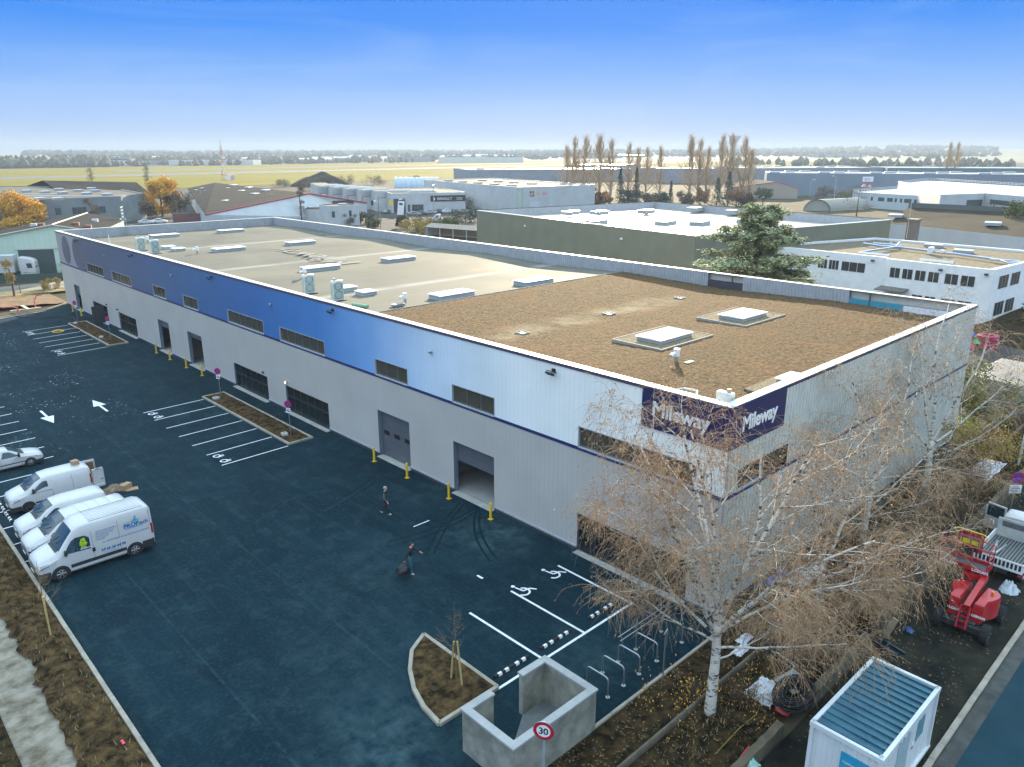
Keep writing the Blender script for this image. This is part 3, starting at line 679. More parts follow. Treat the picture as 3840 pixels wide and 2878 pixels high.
def sedum():
    m = mat('dry_sedum', (.150, .098, .050), .95, spec=.05, col2=(.040, .029, .017), scale=5.0, detail=11, lo=.36, hi=.66, bump=1.0, bscale=7); t, b = nodes_of(m)
    tcn = N(t, 'ShaderNodeTexCoord'); v = tcn.outputs['Object']; src = b.inputs['Base Color'].links[0].from_socket
    n1 = N(t, 'ShaderNodeTexNoise'); n1.inputs['Scale'].default_value = .5; n1.inputs['Detail'].default_value = 6; L(t, v, n1.inputs['Vector'])
    r1 = N(t, 'ShaderNodeMapRange'); r1.inputs[1].default_value = .45; r1.inputs[2].default_value = .7; r1.inputs[4].default_value = .22; L(t, n1.outputs[0], r1.inputs[0])
    m1 = N(t, 'ShaderNodeMixRGB'); m1.inputs[2].default_value = (.19, .085, .035, 1); L(t, r1.outputs[0], m1.inputs[0]); L(t, src, m1.inputs[1])
    sx = N(t, 'ShaderNodeSeparateXYZ'); L(t, v, sx.inputs[0])
    d = N(t, 'ShaderNodeMath', operation='SUBTRACT'); d.inputs[1].default_value = 19.6; L(t, sx.outputs[1], d.inputs[0]); da = N(t, 'ShaderNodeMath', operation='ABSOLUTE'); L(t, d.outputs[0], da.inputs[0])
    r2 = N(t, 'ShaderNodeMapRange'); r2.inputs[1].default_value = 2.0; r2.inputs[2].default_value = .2; r2.inputs[4].default_value = 1; L(t, da.outputs[0], r2.inputs[0])
    r3 = N(t, 'ShaderNodeMapRange'); r3.inputs[1].default_value = .38; r3.inputs[2].default_value = .62; L(t, n1.outputs[0], r3.inputs[0])
    r4 = N(t, 'ShaderNodeMapRange'); r4.inputs[1].default_value = 26; r4.inputs[2].default_value = 21; L(t, sx.outputs[0], r4.inputs[0])
    q = N(t, 'ShaderNodeMath', operation='MULTIPLY'); L(t, r2.outputs[0], q.inputs[0]); L(t, r3.outputs[0], q.inputs[1])
    q3 = N(t, 'ShaderNodeMath', operation='MULTIPLY'); L(t, q.outputs[0], q3.inputs[0]); L(t, r4.outputs[0], q3.inputs[1])
    q2 = N(t, 'ShaderNodeMath', operation='MULTIPLY'); q2.inputs[1].default_value = .75; L(t, q3.outputs[0], q2.inputs[0])
    m2 = N(t, 'ShaderNodeMixRGB'); m2.inputs[2].default_value = (.24, .20, .13, 1); L(t, q2.outputs[0], m2.inputs[0]); L(t, m1.outputs[0], m2.inputs[1]); L(t, m2.outputs[0], b.inputs['Base Color'])
    return m
SED = sedum()
b = MB(); nx, ny = 150, 150; vs_ = []
for j in range(ny+1):
    y = .35+(30.42-.35)*j/ny
    for i in range(nx+1):
        x = .38+(HX-.5-.38)*i/nx
        vs_.append((x, y, zr(y)+.05+.035*mnoise.noise((x*2.3, y*2.3, 0))+.03*mnoise.noise((x*6, y*6, 5))))
b.mesh(vs_, [(j*(nx+1)+i, j*(nx+1)+i+1, (j+1)*(nx+1)+i+1, (j+1)*(nx+1)+i) for j in range(ny) for i in range(nx)])
b.build('sedum_roof', SED, hall, smooth=True, angle=180)
b = MB(); b.box(.4, HX-w-.02, 30.42, 30.47, 8.9, 9.06); b.build('sedum_edge_strip', EDGEM, hall)

# rooflights
GLZW = mat('rooflight_polycarbonate', (.82, .80, .76), .5, scale=1); CURB = mat('rooflight_curb', (.30, .34, .36), .55)
def rooflight(x0, x1, y0, y1, h=.27, ribs=0):
    z = min(zr(y0), zr(y1))-.02
    b = MB(); c_ = ((x0+x1)/2, (y0+y1)/2, z+h/2+.05); b.obox(c_, (x1-x0, y1-y0, h+.1), None, 0, .975); cb = b.build('rooflight', CURB, hall)
    b = MB(); zt = z+h+.10; cx_, cy_ = c_[0], c_[1]; A, B_ = (x1-x0)/2+.05, (y1-y0)/2+.05
    b.box(cx_-A, cx_+A, cy_-B_, cy_+B_, zt, zt+.07); n = 6
    v0 = [(cx_-A+.06, cy_-B_+.06, zt+.07), (cx_+A-.06, cy_-B_+.06, zt+.07), (cx_+A-.06, cy_, zt+.10), (cx_-A+.06, cy_, zt+.10), (cx_+A-.06, cy_+B_-.06, zt+.07), (cx_-A+.06, cy_+B_-.06, zt+.07)]
    b.mesh(v0, [(0, 1, 2, 3), (3, 2, 4, 5), (1, 4, 2), (0, 3, 5)])
    for k in range(1, ribs+1):
        xk = cx_-A+2*A*k/(ribs+1); b.tube([(xk, cy_-B_+.05, zt+.085), (xk, cy_, zt+.145), (xk, cy_+B_-.05, zt+.085)], .022, 4)
    b.build('cover', GLZW, cb, smooth=False)
for yb in (92.9, 72.6, 51.5, 31.1):
    rooflight(9.4, 12.95, yb, yb+1.55); rooflight(18.8, 22.3, yb+.05, yb+1.6)
for yb in (81.1, 78.0, 40.7, 37.7): rooflight(6.65, 7.95, yb, yb+1.3, .22)
GRAV = mat('roof_gravel', (.30, .25, .17), .95, spec=.05, col2=(.09, .075, .05), scale=9, detail=4, bump=.9, bscale=14)
for x0, x1, y0, y1 in ((9.7, 13.0, 10.5, 12.3), (18.9, 22.1, 10.4, 12.3)):
    b = MB(); b.box(x0-.95, x1+1.1, y0-.75, y1+1.05, 8.8, 9.075); b.build('gravel_margin', GRAV, hall)
    b = MB()
    for p in ((x0-1.0, x0-.95, y0-.8, y1+1.1), (x1+1.1, x1+1.15, y0-.8, y1+1.1), (x0-.95, x1+1.1, y0-.8, y0-.75), (x0-.95, x1+1.1, y1+1.05, y1+1.1)): b.box(*p, 8.8, 9.10)
    b.build('gravel_edging', EDGEM, hall); rooflight(x0, x1, y0, y1, .30, 3)
b = MB(); b.box(5.6, 9.6, .6, 2.6, 8.8, 9.0); b.build('gravel_margin', GRAV, hall); rooflight(7.6, 9.2, .75, 2.0, .3)
# roof outlets and flues
for x, y in ((6.8, 19.3), (15.6, 19.3), (24.6, 19.35)):
    b = MB(); s_ = .36; z = zr(y)+.04
    for p in ((x-s_, x+s_, y-s_, y-s_+.05), (x-s_, x+s_, y+s_-.05, y+s_), (x-s_, x-s_+.05, y-s_+.05, y+s_-.05), (x+s_-.05, x+s_, y-s_+.05, y+s_-.05)): b.box(*p, z-.05, z+.11)
    f = b.build('roof_drain', EDGEM, hall); b = MB(); b.box(x-s_+.05, x+s_-.05, y-s_+.05, y+s_-.05, z-.05, z+.06); b.build('grate', mat('drain_dark', (.02, .05, .05), .5), f)
def flue(x, y):
    z = zr(y)-.05; b = MB(); b.cyl(x, y, z, z+.62, .11, 12); o_ = b.build('flue_pipe', STEEL, hall, smooth=True)
    b = MB(); b.cyl(x, y, z+.44, z+.86, .17, 14); b.tube([(x, y, z+.62), (x-.28, y+.05, z+.60), (x-.42, y+.07, z+.50)], [.09, .10, .13], 10); b.build('flue_cowl', WHITE, o_, smooth=True)
for p in ((7.25, 88.6), (7.3, 73.0), (7.6, 49.0), (6.95, 32.4), (7.35, 7.75)): flue(*p)
b = MB(); b.box(7.5, 8.2, 7.1, 7.4, 9.0, 9.03); b.build('lead_flashing', EDGEM, hall)
b = MB(); b.cyl(3.6, 91.7, 8.8, 9.9, .05); b.build('vent_pipe', WHITE, hall)
# ladder over the far end
b = MB()
for x in (8.3, 8.9): b.tube([(x, 101.3, 8.7), (x, 101.3, 10.9), (x, 101.7, 11.1), (x, 102.25, 10.9), (x, 102.25, 9.0)], .03, 6)
for z in (9.0, 9.3, 9.6, 9.9, 10.2): b.tube([(8.3, 101.3, z), (8.9, 101.3, z)], .02, 5)
b.build('roof_ladder', STEEL, hall)
# lettering
PALEP = mat('faint_roof_paint', (.215, .215, .205), .6, spec=.05)
text_mesh('roof_lettering', 'Mileway', 4.3, PALEP, hall, frame((17.0, 53.6, 8.985), (0, 1, 0), (-1, 0, 0)) @ Matrix.Scale(1.22, 4, (1, 0, 0)), 0, 0)
_bm = bmesh.new(); _bm.from_mesh(hall.children[-1].data)
for _y in sorted(VAL+RID): bmesh.ops.bisect_plane(_bm, geom=_bm.verts[:]+_bm.edges[:]+_bm.faces[:], plane_co=(0, _y, 0), plane_no=(0, 1, 0))
_bm.to_mesh(hall.children[-1].data); _bm.free()
for v in hall.children[-1].data.vertices: v.co.z = zr(v.co.y)+.02
b = MB(); b.box(-.075, -.012, -.075, 4.49, 8.05, 9.95); s1 = b.build('fascia_sign', NAVY, hall)
b = MB(); b.box(-.012, 4.64, -.075, -.052, 8.05, 9.95); s2 = b.build('fascia_sign', NAVY, hall)
LETW = mat('sign_letters', (.82, .83, .84), .5)
text_mesh('lettering', 'Mileway', .95, LETW, s1, frame((-.10, 3.9, 8.71), (0, -1, 0), (0, 0, 1)), .012, .022, 0, 'LEFT', .96)
text_mesh('lettering', 'Mileway', .95, LETW, s2, frame((.82, -.10, 8.72), (1, 0, 0), (0, 0, 1)), .012, .022, 0, 'LEFT', .96)
# wall lamps
for y in (92.0, 72.1, 51.66, 31.3, 10.05):
    b = MB(); b.box(-.12, .0, y-.09, y+.09, 9.42, 9.6); b.tube([(-.1, y-.26, 9.45), (-.3, y-.26, 9.52), (-.3, y+.26, 9.52), (-.1, y+.26, 9.45)], .02, 5); f = b.build('floodlight', BLACK, hall)
    b = MB(); Mx = Matrix.Rotation(radians(35), 3, 'Y'); b.obox((-.34, y, 9.40), (.30, .46, .10), Mx, bev=.03); b.build('lamp_head', BLACK, f)
for y in (81.5, 61.23, 40.66, 20.2):
    b = MB(); b.obox((-.09, y, 8.58), (.16, .22, .16), None, bev=.03); b.build('wall_camera', STEEL, hall)
for y in (83.9, 79.96, 43.2, 39.2):
    b = MB(); b.obox((-.08, y, 2.5), (.16, .24, .14), None, bev=.03); f = b.build('bulkhead_lamp', DARK if y != 39.2 else STEEL, hall)
b = MB(); b.box(-.17, -.161, 39.12, 39.28, 2.44, 2.56); lamp_lit = b.build('lit_lens', mat('warm_lamp_lens', (1.0, .62, .25), .4, emit=4), f)

# loose things on the roof
ACW = mat('ac_casing', (.70, .71, .68), .5); ACG = mat('ac_grille', (.16, .30, .28), .5)
def ac_unit(loc, label, rot=0):
    t = thing('heat_pump', label, 'heat pump', loc, rot, 'heat pumps on the roof')
    b = MB(); b.box(-.62, .62, -.35, -.20, .0, .07); b.box(-.62, .62, .20, .35, .0, .07); b.build('foot', BLACK, t)
    b = MB(); b.obox((0, 0, .85), (.95, .38, 1.56), None, bev=.03); b.build('casing', ACW, t)
    b = MB(); [b.box(-.46, .46, -.197-.004, -.192, .14+.06*k, .17+.06*k) for k in range(22)]; [b.box(-.482, -.477, -.15, .15, .2+.07*k, .24+.07*k) for k in range(18)]; b.build('grille', ACG, t)
    b = MB(); [ring3(b, (0, -.205, z), .30) for z in (.5, 1.2)]; b.build('fan_guard', DARK, t)
    b = MB(); b.cyl(-.2, .0, 1.63, 1.82, .12, 10); b.build('exhaust_stub', mat('stub_clay', (.45, .36, .26), .7), t); return t
def ring3(b, c, r):
    P = [(c[0]+r*cos(2*pi*k/18), c[1], c[2]+r*sin(2*pi*k/18)) for k in range(19)]; b.tube(P, .015, 4)
ac_unit((4.15, 81.8, zr(81.8)), 'white heat pump on black feet, farthest along the front edge of the grey roof')
ac_unit((4.2, 77.3, zr(77.3)), 'white heat pump on the grey roof, behind the third front window from the far end')
ac_unit((4.1, 42.0, zr(42)), 'white heat pump with a flue standing just behind it, above the blue wall')
ac_unit((4.1, 37.5, zr(37.5)), 'white heat pump with green grille beside two small square rooflights, nearer the brown roof')
ac_unit((1.02, .92, zr(1.4)+.02), 'white heat pump in the near corner of the brown roof, above the corner sign', pi/2).scale = (.8, .8, .84)
b = MB(); b.tube([(3.45, 34.3, 9.02), (3.78, 32.75, 9.02)], .13, 12); tag(b.build('membrane_roll', mat('green_roll', (.16, .36, .22), .6), smooth=True), 'green roll of roofing lying behind the front parapet', 'roofing roll')
b = MB(); [b.tube([(5.3+.2*k, 31.3, 9.03), (5.42+.2*k, 32.0, 9.03)], .07, 8) for k in range(5)]; b.box(5.2, 6.3, 31.4, 31.9, 9.1, 9.13); tag(b.build('pipe_bundle', mat('bundle_grey', (.22, .24, .26), .6)), 'small dark bundle of pipes on the grey roof beside the brown roof edge', 'pipe bundle')
b = MB(); b.tube([(2.0, 5.0, 9.05), (2.6, 4.0, 9.35), (2.4, 3.2, 9.45), (1.6, 2.7, 9.3), (1.0, 2.6, 8.95)], .06, 8); tag(b.build('white_duct', WHITE, smooth=True), 'curved white hose lying on the brown roof near the corner sign', 'duct')
# ------------------------------------------------------------------ vehicles
PAINT = mat('white_car_paint', (.50, .505, .51), .3, coat=.4, scale=.6, col2=(.43, .43, .42))
TRIM = mat('black_plastic_trim', (.022, .024, .026), .6)
TYRE = mat('tyre_rubber', (.014, .014, .015), .85)
RIM = mat('wheel_rim', (.40, .41, .42), .35, .7)
LAMPG = mat('headlight_lens', (.26, .27, .27), .12, coat=.6)
REDL = mat('tail_light', (.35, .01, .012), .2, coat=.5)
PLATE = mat('number_plate', (.70, .72, .74), .4)

class Body:
    """stations: x, zb, zs, zr, wb, ws, wr"""
    def __init__(s, st): s.st = st
    def at(s, x):
        st = s.st
        if x <= st[0][0]: return st[0][1:]
        for a, c in zip(st, st[1:]):
            if a[0] <= x <= c[0]:
                t = (x-a[0])/max(1e-6, c[0]-a[0]); return tuple(p+(q-p)*t for p, q in zip(a[1:], c[1:]))
        return st[-1][1:]
    def half(s, x):
        zb, zs, zr, wb, ws, wr = s.at(x); k = min(.07, (zr-zs)*.45)
        return [(wb-.08, zb), (wb, zb+.10), (ws, zb+(zs-zb)*.45), (ws, zs), (ws+(wr-ws)*.5, zs+(zr-k-zs)*.5), (wr, zr-k), (wr-.035, zr-k*.4), (wr-.13, zr), (wr*.5, zr+.018), (0, zr+.024)]
    def side(s, x, z):
        h = s.half(x)[1:6]
        for (y0, z0), (y1, z1) in zip(h, h[1:]):
            if z0 <= z <= z1: return y0+(y1-y0)*(z-z0)/max(1e-6, z1-z0)
        return h[-1][0] if z > h[-1][1] else h[0][0]
    def top(s, x, y):
        h = s.half(x)[5:]
        for (y0, z0), (y1, z1) in zip(h, h[1:]):
            if y1 <= abs(y) <= y0: return z0+(z1-z0)*(y0-abs(y))/max(1e-6, y0-y1)
        return h[0][1]
    def mesh(s, b, sub=2, mi=0):
        xs = []
        for a, c in zip(s.st, s.st[1:]): xs += [a[0]+(c[0]-a[0])*k/sub for k in range(sub)]
        xs.append(s.st[-1][0]); rows = []
        for x in xs:
            h = s.half(x); rows.append([(x, -y, z) for y, z in h]+[(x, y, z) for y, z in reversed(h[:-1])])
        n = len(rows[0]); vs_ = [p for r in rows for p in r]
        fs_ = [(i*n+k, i*n+k+1, (i+1)*n+k+1, (i+1)*n+k) for i in range(len(rows)-1) for k in range(n-1)]
        fs_ += [(i*n+n-1, i*n, (i+1)*n, (i+1)*n+n-1) for i in range(len(rows)-1)]
        fs_ += [tuple(range(n)), tuple(reversed(range((len(rows)-1)*n, len(rows)*n)))]
        b.mesh(vs_, fs_, mi)
    def side_patch(s, poly, sg, off=.006):
        return [(x, sg*(s.side(x, z)+off), z) for x, z in poly]
    def patch(s, b, poly, sg, off=.006, mi=0):
        """a window or panel following the side; poly split into vertical slices"""
        xs = [p[0] for p in poly]; x0, x1 = min(xs), max(xs); n = 6
        def span(x):
            zz = []
            for (xa, za), (xb, zb) in zip(poly, poly[1:]+poly[:1]):
                if abs(xb-xa) > 1e-9 and min(xa, xb)-1e-9 <= x <= max(xa, xb)+1e-9: zz.append(za+(zb-za)*(x-xa)/(xb-xa))
            return (min(zz), max(zz)) if zz else (0, 0)
        for k in range(n):
            a, c = x0+(x1-x0)*k/n+1e-4, x0+(x1-x0)*(k+1)/n-1e-4; (l0, h0), (l1, h1) = span(a), span(c); m0, m1 = (l0+h0)/2, (l1+h1)/2
            for (p0, q0, p1, q1) in ((l0, m0, l1, m1), (m0, h0, m1, h1)):
                P = [(a, p0), (c, p1), (c, q1), (a, q0)]; Q = s.side_patch(P, sg, off); b.face(Q if sg < 0 else Q[::-1], mi)
    def screen(s, b, xa, xb, ina, inb, off=.008, n=4, mi=0):
        xs = sorted({xa, xb, *[p+(q-p)*h for p, q in zip([z[0] for z in s.st], [z[0] for z in s.st][1:]) for h in (0, .5) if xa < p+(q-p)*h < xb]})
        for x0, x1 in zip(xs, xs[1:]):
            k0, k1 = (x0-xa)/(xb-xa), (x1-xa)/(xb-xa); w0 = s.at(x0)[5]-(ina+(inb-ina)*k0); w1 = s.at(x1)[5]-(ina+(inb-ina)*k1)
            for q in range(-3, 3):
                P = [(x0, w0*q/3), (x1, w1*q/3), (x1, w1*(q+1)/3), (x0, w0*(q+1)/3)]
                b.face([(x, y, s.top(x, y)+off) for x, y in P], mi)
def wheel(t, x, y, r, w=.21, sg=-1, rim=RIM):
    b = MB(); n = 24; prof = [(.62, .5), (.93, .5), (1, .36), (1, -.36), (.93, -.5), (.62, -.5)]
    vs_ = []; fs_ = []
    for k in range(n):
        a = 2*pi*k/n
        for q, h in prof: vs_.append((x+r*q*cos(a), y+w*h, r+r*q*sin(a)))
    m_ = len(prof)
    for k in range(n):
        for i in range(m_): fs_.append((k*m_+i, k*m_+(i+1) % m_, ((k+1) % n)*m_+(i+1) % m_, ((k+1) % n)*m_+i))
    b.mesh(vs_, fs_); o = b.build('wheel', TYRE, t, smooth=True, angle=50)
    b = MB(); yo = y+sg*w*.44
    for k in range(16):
        a, c = 2*pi*k/16, 2*pi*(k+1)/16
        P = [(x+r*.63*cos(a), yo, r+r*.63*sin(a)), (x+r*.63*cos(c), yo, r+r*.63*sin(c)), (x+r*.55*cos(c), yo+sg*.01, r+r*.55*sin(c)), (x+r*.55*cos(a), yo+sg*.01, r+r*.55*sin(a))]; b.face(P if sg > 0 else P[::-1])
        P = [(x+r*.55*cos(a), yo-sg*.03, r+r*.55*sin(a)), (x+r*.55*cos(c), yo-sg*.03, r+r*.55*sin(c)), (x, yo-sg*.03, r)]; b.face(P if sg > 0 else P[::-1], 1)
    for k in range(6):
        a = 2*pi*k/6; b.tube([(x+r*.1*cos(a), yo-sg*.0, r+r*.1*sin(a)), (x+r*.56*cos(a), yo-sg*.01, r+r*.56*sin(a))], r*.085, 5)
    b.tube([(x, yo-sg*.03, r), (x, yo+sg*.02, r)], r*.16, 10)
    b.build('rim', [rim, TRIM], o); return o
def arch(b, x, y, r, sg, w=.02):
    n = 16
    for k in range(n):
        a, c = -.15*pi+1.3*pi*k/n, -.15*pi+1.3*pi*(k+1)/n
        P = [(x, y, r), (x+1.17*r*cos(a), y, r+1.17*r*sin(a)), (x+1.17*r*cos(c), y, r+1.17*r*sin(c))]; b.face(P if sg > 0 else P[::-1])
def vehicle(name, label, cat, loc, rotz, st, wb, r, ax0, wsx, win, paint=PAINT, trim_strip=None, bump_h=.55, lights=(.55, .85), inset=(.10, .10), rear_glass=None, seams=(), steel_wheels=False):
    t = thing(name, label, cat, loc, rotz); B = Body(st); Ln = st[-1][0]; b = MB(); B.mesh(b); body = weld(b.build('body', paint, t, smooth=True, angle=38))
    b = MB(); B.screen(b, wsx[0], wsx[1], inset[0], inset[1]); b.build('windscreen', CARGLASS, t, smooth=True)
    b = MB(); B.screen(b, wsx[0]-.15, wsx[0]+.02, inset[0]-.02, inset[0]-.02, .006); b.build('scuttle', TRIM, t)
    for sg in (-1, 1):
        for w_ in win:
            b = MB(); B.patch(b, w_, sg); b.build('side_window', CARGLASS, t)
        W_ = B.at(ax0)[4]
        for xw in (ax0, ax0+wb):
            b = MB(); y_ = sg*(max(B.at(xw)[3], B.at(xw)[4])+.004); arch(b, xw, y_, r, sg); b.build('wheel_arch', TRIM, t)
            wheel(t, xw, sg*(max(B.at(xw)[3], B.at(xw)[4])-.085), r, .22, sg, RIM if not steel_wheels else TRIM)
        if trim_strip:
            for p in trim_strip:
                b = MB(); B.patch(b, [(p[0], p[2]), (p[1], p[2]), (p[1], p[3]), (p[0], p[3])], sg, .014); b.build('rub_strip', TRIM, t)
        # headlights wrap round the corner
        x0, x1 = .06, .50; z0, z1 = lights; b = MB()
        B.patch(b, [(x0, z0), (x1, z0+.12), (x1, z1+.04), (x0, z1-.04)], sg, .010); b.build('headlight', LAMPG, t)
        b = MB(); zz = B.at(Ln-.06)[1]; B.patch(b, [(Ln-.12, zz-.28), (Ln-.02, zz-.28), (Ln-.02, zz+.28), (Ln-.12, zz+.28)], sg, .008); b.build('tail_light', REDL, t)
        b = MB(); xm = wsx[0]+.22; zm = B.at(xm)[1]+.08; ym = B.side(xm, zm); b.obox((xm, sg*(ym+.13), zm+.10), (.12, .20, .26), None, bev=.03); b.build('mirror', TRIM, t)
        for xs, za, zb_ in seams:
            b = MB(); B.patch(b, [(xs, za), (xs+.018, za), (xs+.018, zb_), (xs, zb_)], sg, .004); b.build('door_gap', mat('gap_grey', (.12, .125, .13), .6) if 'gap_grey' not in MATS else MATS['gap_grey'], t)
    # bumper, grille and plate
    zb, zs, zr, wb_, ws_, wr_ = B.at(.02); b = MB()
    pts = []
    for x in (.55, .30, .12, .02): pts.append((x-.03, -(B.at(x)[3]+.02)))
    pts += [(x, -y) for x, y in reversed(pts)]
    for (xa, ya), (xc, yc) in zip(pts, pts[1:]):
        b.face([(xa, ya, .22), (xc, yc, .22), (xc, yc, bump_h), (xa, ya, bump_h)]); b.face([(xa, ya, bump_h), (xc, yc, bump_h), (xc+.06, yc*.94, bump_h+.03), (xa+.06, ya*.94, bump_h+.03)])
    b.build('bumper', TRIM, t)
    b = MB(); b.box(-.05, -.03, -.26, .26, bump_h-.14, bump_h-.04); b.build('number_plate', PLATE, t)
    b = MB(); b.box(-.012, .02, -wb_*.55, wb_*.55, bump_h+.10, bump_h+.20); b.build('grille', TRIM, t)
    b = MB(); x_ = wsx[0]; [b.tube([(x_+.05, s_*.5, B.top(x_+.05, .5)+.03), (x_+.28, s_*.5-.42, B.top(x_+.28, .1)+.03)], .012, 4) for s_ in (.9, -.1)]; b.build('wiper', TRIM, t)
    return t, B
# big van, nose to the kerb
ST_BIG = [(0, .34, .78, .98, .80, .82, .66), (.10, .26, .88, 1.10, .96, .98, .80), (.50, .25, 1.02, 1.26, 1.01, 1.02, .86), (1.0, .25, 1.16, 1.40, 1.02, 1.02, .90), (1.4, .25, 1.24, 1.90, 1.02, 1.02, .84), (1.78, .25, 1.28, 2.34, 1.02, 1.02, .82), (2.1, .25, 1.30, 2.48, 1.02, 1.02, .86), (2.6, .25, 1.30, 2.52, 1.02, 1.02, .88), (5.15, .25, 1.30, 2.52, 1.02, 1.02, .88), (5.34, .28, 1.28, 2.46, 1.01, 1.01, .86), (5.41, .34, 1.25, 2.36, .98, .98, .82)]
big, BB = vehicle('delivery_van', 'tall white panel van with blue company lettering, nearest vehicle at the kerb', 'van', (-21.33, 24.74, 0), 0, ST_BIG, 3.45, .36, .95, (1.04, 1.74), [[(1.22, 1.28), (1.55, 1.80), (1.80, 1.95), (2.32, 1.95), (2.40, 1.80), (2.40, 1.22)]], trim_strip=[(1.42, 4.0, .50, .68), (4.78, 5.38, .30, .70)], bump_h=.62, lights=(.80, 1.02), seams=((2.5, .5, 2.1), (3.75, .5, 2.2), (5.28, .6, 2.3)))
BLUE1 = mat('logo_blue', (.02, .11, .36), .5); BLUE2 = mat('logo_light_blue', (.05, .30, .62), .5); GREEN1 = mat('logo_green', (.10, .42, .08), .5)
def side_text(t, Bd, s, size, x, z, m, bold=0.0, sp=1.0, shear=0.0, name='lettering'):
    o = text_mesh(name, s, size, m, t, frame((x, -(Bd.side(x, z)+.012), z), (1, 0, 0), (0, 0, 1)), 0, bold, shear, 'LEFT', sp)
    for v in o.data.vertices: v.co.y = -(Bd.side(v.co.x, v.co.z)+.010)
    return o
side_text(big, BB, 'PROP', .30, 4.02, 1.66, BLUE1, .012); side_text(big, BB, 'tech', .28, 4.72, 1.66, BLUE1, .006)
b = MB(); b.face(BB.side_patch([(4.05, 1.60), (4.95, 1.60), (4.9, 1.64), (4.1, 1.64)], -1, .009)); b.face(BB.side_patch([(4.40, 1.90), (4.72, 1.90), (4.68, 2.06), (4.60, 2.10), (4.5, 2.02)], -1, .009)); b.face(BB.side_patch([(4.56, 2.11), (4.66, 2.11), (4.67, 2.19), (4.58, 2.19)], -1, .009)); b.build('logo_figure', BLUE2, big)
b = MB(); b.face(BB.side_patch([(4.02, 1.93), (4.78, 1.93), (4.78, 1.955), (4.02, 1.955)], -1, .011)); b.face(BB.side_patch([(4.74, 1.66), (4.77, 1.66), (4.77, 2.0), (4.74, 2.0)], -1, .011)); b.build('logo_line', GREEN1, big)
side_text(big, BB, 'La technologie au service de la propreté', .136, 2.96, 1.30, BLUE1, 0, 1.0, .35)
side_text(big, BB, '01 60 28 04 99', .19, 2.84, .86, BLUE1, .006); side_text(big, BB, 'www.proptech.fr', .10, 2.90, .74, BLUE2)
for k, s_ in enumerate(('NETTOYAGE GÉNÉRAL', 'Nettoyage de vitrerie', 'Entretien de bureaux', 'Remise en état', 'Fin de chantier', 'Décapage')):
    side_text(big, BB, s_, .095, 2.72, 1.92-.085*k, BLUE1)
b = MB(); [b.face(BB.side_patch([(2.66, 1.93-.085*k), (2.69, 1.93-.085*k), (2.69, 1.96-.085*k), (2.66, 1.96-.085*k)], -1, .010)) for k in range(1, 7)]; b.build('bullet_marks', GREEN1, big)
b = MB(); [b.ellipsoid((2.10+dx, BB.side(2.1, 1.58)*-1+.105, 1.58+dz), (a_, .045, c_), 12, 9, jit=.2, rnd=R) for dx, dz, a_, c_ in ((.02, .14, .12, .13), (-.07, -.02, .10, .17), (.09, -.06, .11, .15), (-.02, -.19, .13, .08))]; tag(b.build('hi_vis_jacket', mat('hi_vis_yellow', (.42, .66, .01), .6, col2=(.16, .26, .01), scale=9), loc=(-21.33, 24.74, 0), smooth=True), 'bright yellow hi-vis jacket behind the door window of the lettered van', 'jacket')  # dark noise in the yellow stands in for shaded folds
bv = bpy.data.objects['hi_vis_jacket']; bv.location.y -= .10
b = MB(); [b.box(2.55, 5.1, -.72+.18*k-.03, -.72+.18*k+.03, 2.535, 2.556) for k in range(9)]; b.build('roof_rib', PAINT, big)
b = MB(); b.obox((3.02, -.98, .95), (.02, .09, .16), None); b.obox((2.52, -1.03, 1.10), (.14, .03, .20), None, bev=.01); b.build('door_handle', TRIM, big)
# middle van
ST_MID = [(0, .36, .66, .92, .76, .78, .62), (.10, .26, .82, 1.00, .92, .93, .78), (.5, .24, .98, 1.16, .96, .97, .82), (.98, .24, 1.10, 1.28, .97, .97, .86), (1.5, .24, 1.16, 1.66, .97, .97, .80), (1.95, .24, 1.18, 1.90, .97, .97, .78), (2.4, .24, 1.2, 1.96, .97, .97, .80), (4.75, .24, 1.2, 1.95, .97, .97, .80), (4.93, .28, 1.18, 1.88, .96, .96, .78), (5.0, .34, 1.15, 1.78, .93, .93, .74)]
mid, BM = vehicle('delivery_van', 'white low-roofed van squeezed beside the tall lettered van', 'van', (-21.15, 27.30, 0), 0, ST_MID, 3.1, .33, .93, (1.0, 1.9), [[(1.25, 1.18), (1.7, 1.58), (1.95, 1.66), (2.3, 1.66), (2.34, 1.15)]], trim_strip=[(.0, .34, .62, .74)], bump_h=.50, lights=(.72, .95), seams=((2.42, .5, 1.8),))
b = MB(); [b.box(2.6+.52*k, 2.95+.52*k, -.5, .5, 1.985, 1.992) for k in range(4)]; b.build('roof_swage', PAINT, mid)
ST_SM = [(0, .34, .62, .88, .74, .76, .60), (.10, .25, .76, .98, .88, .89, .74), (.45, .24, .92, 1.10, .90, .91, .78), (.95, .24, 1.02, 1.24, .91, .91, .80), (1.45, .24, 1.08, 1.62, .91, .91, .72), (1.80, .24, 1.10, 1.78, .91, .91, .70), (2.3, .24, 1.10, 1.83, .91, .91, .73), (4.1, .24, 1.10, 1.82, .91, .91, .73), (4.32, .28, 1.08, 1.74, .90, .90, .70), (4.38, .34, 1.05, 1.62, .87, .87, .66)]
WIN_SM = [[(1.08, 1.05), (1.55, 1.46), (1.80, 1.60), (2.14, 1.60), (2.18, 1.02)]]
sm, BS = vehicle('small_van', 'small white van half hidden between the open-door van and the other vans', 'van', (-21.0, 29.72, 0), 0, ST_SM, 2.73, .31, .88, (1.0, 1.76), WIN_SM, bump_h=.46, lights=(.66, .88))
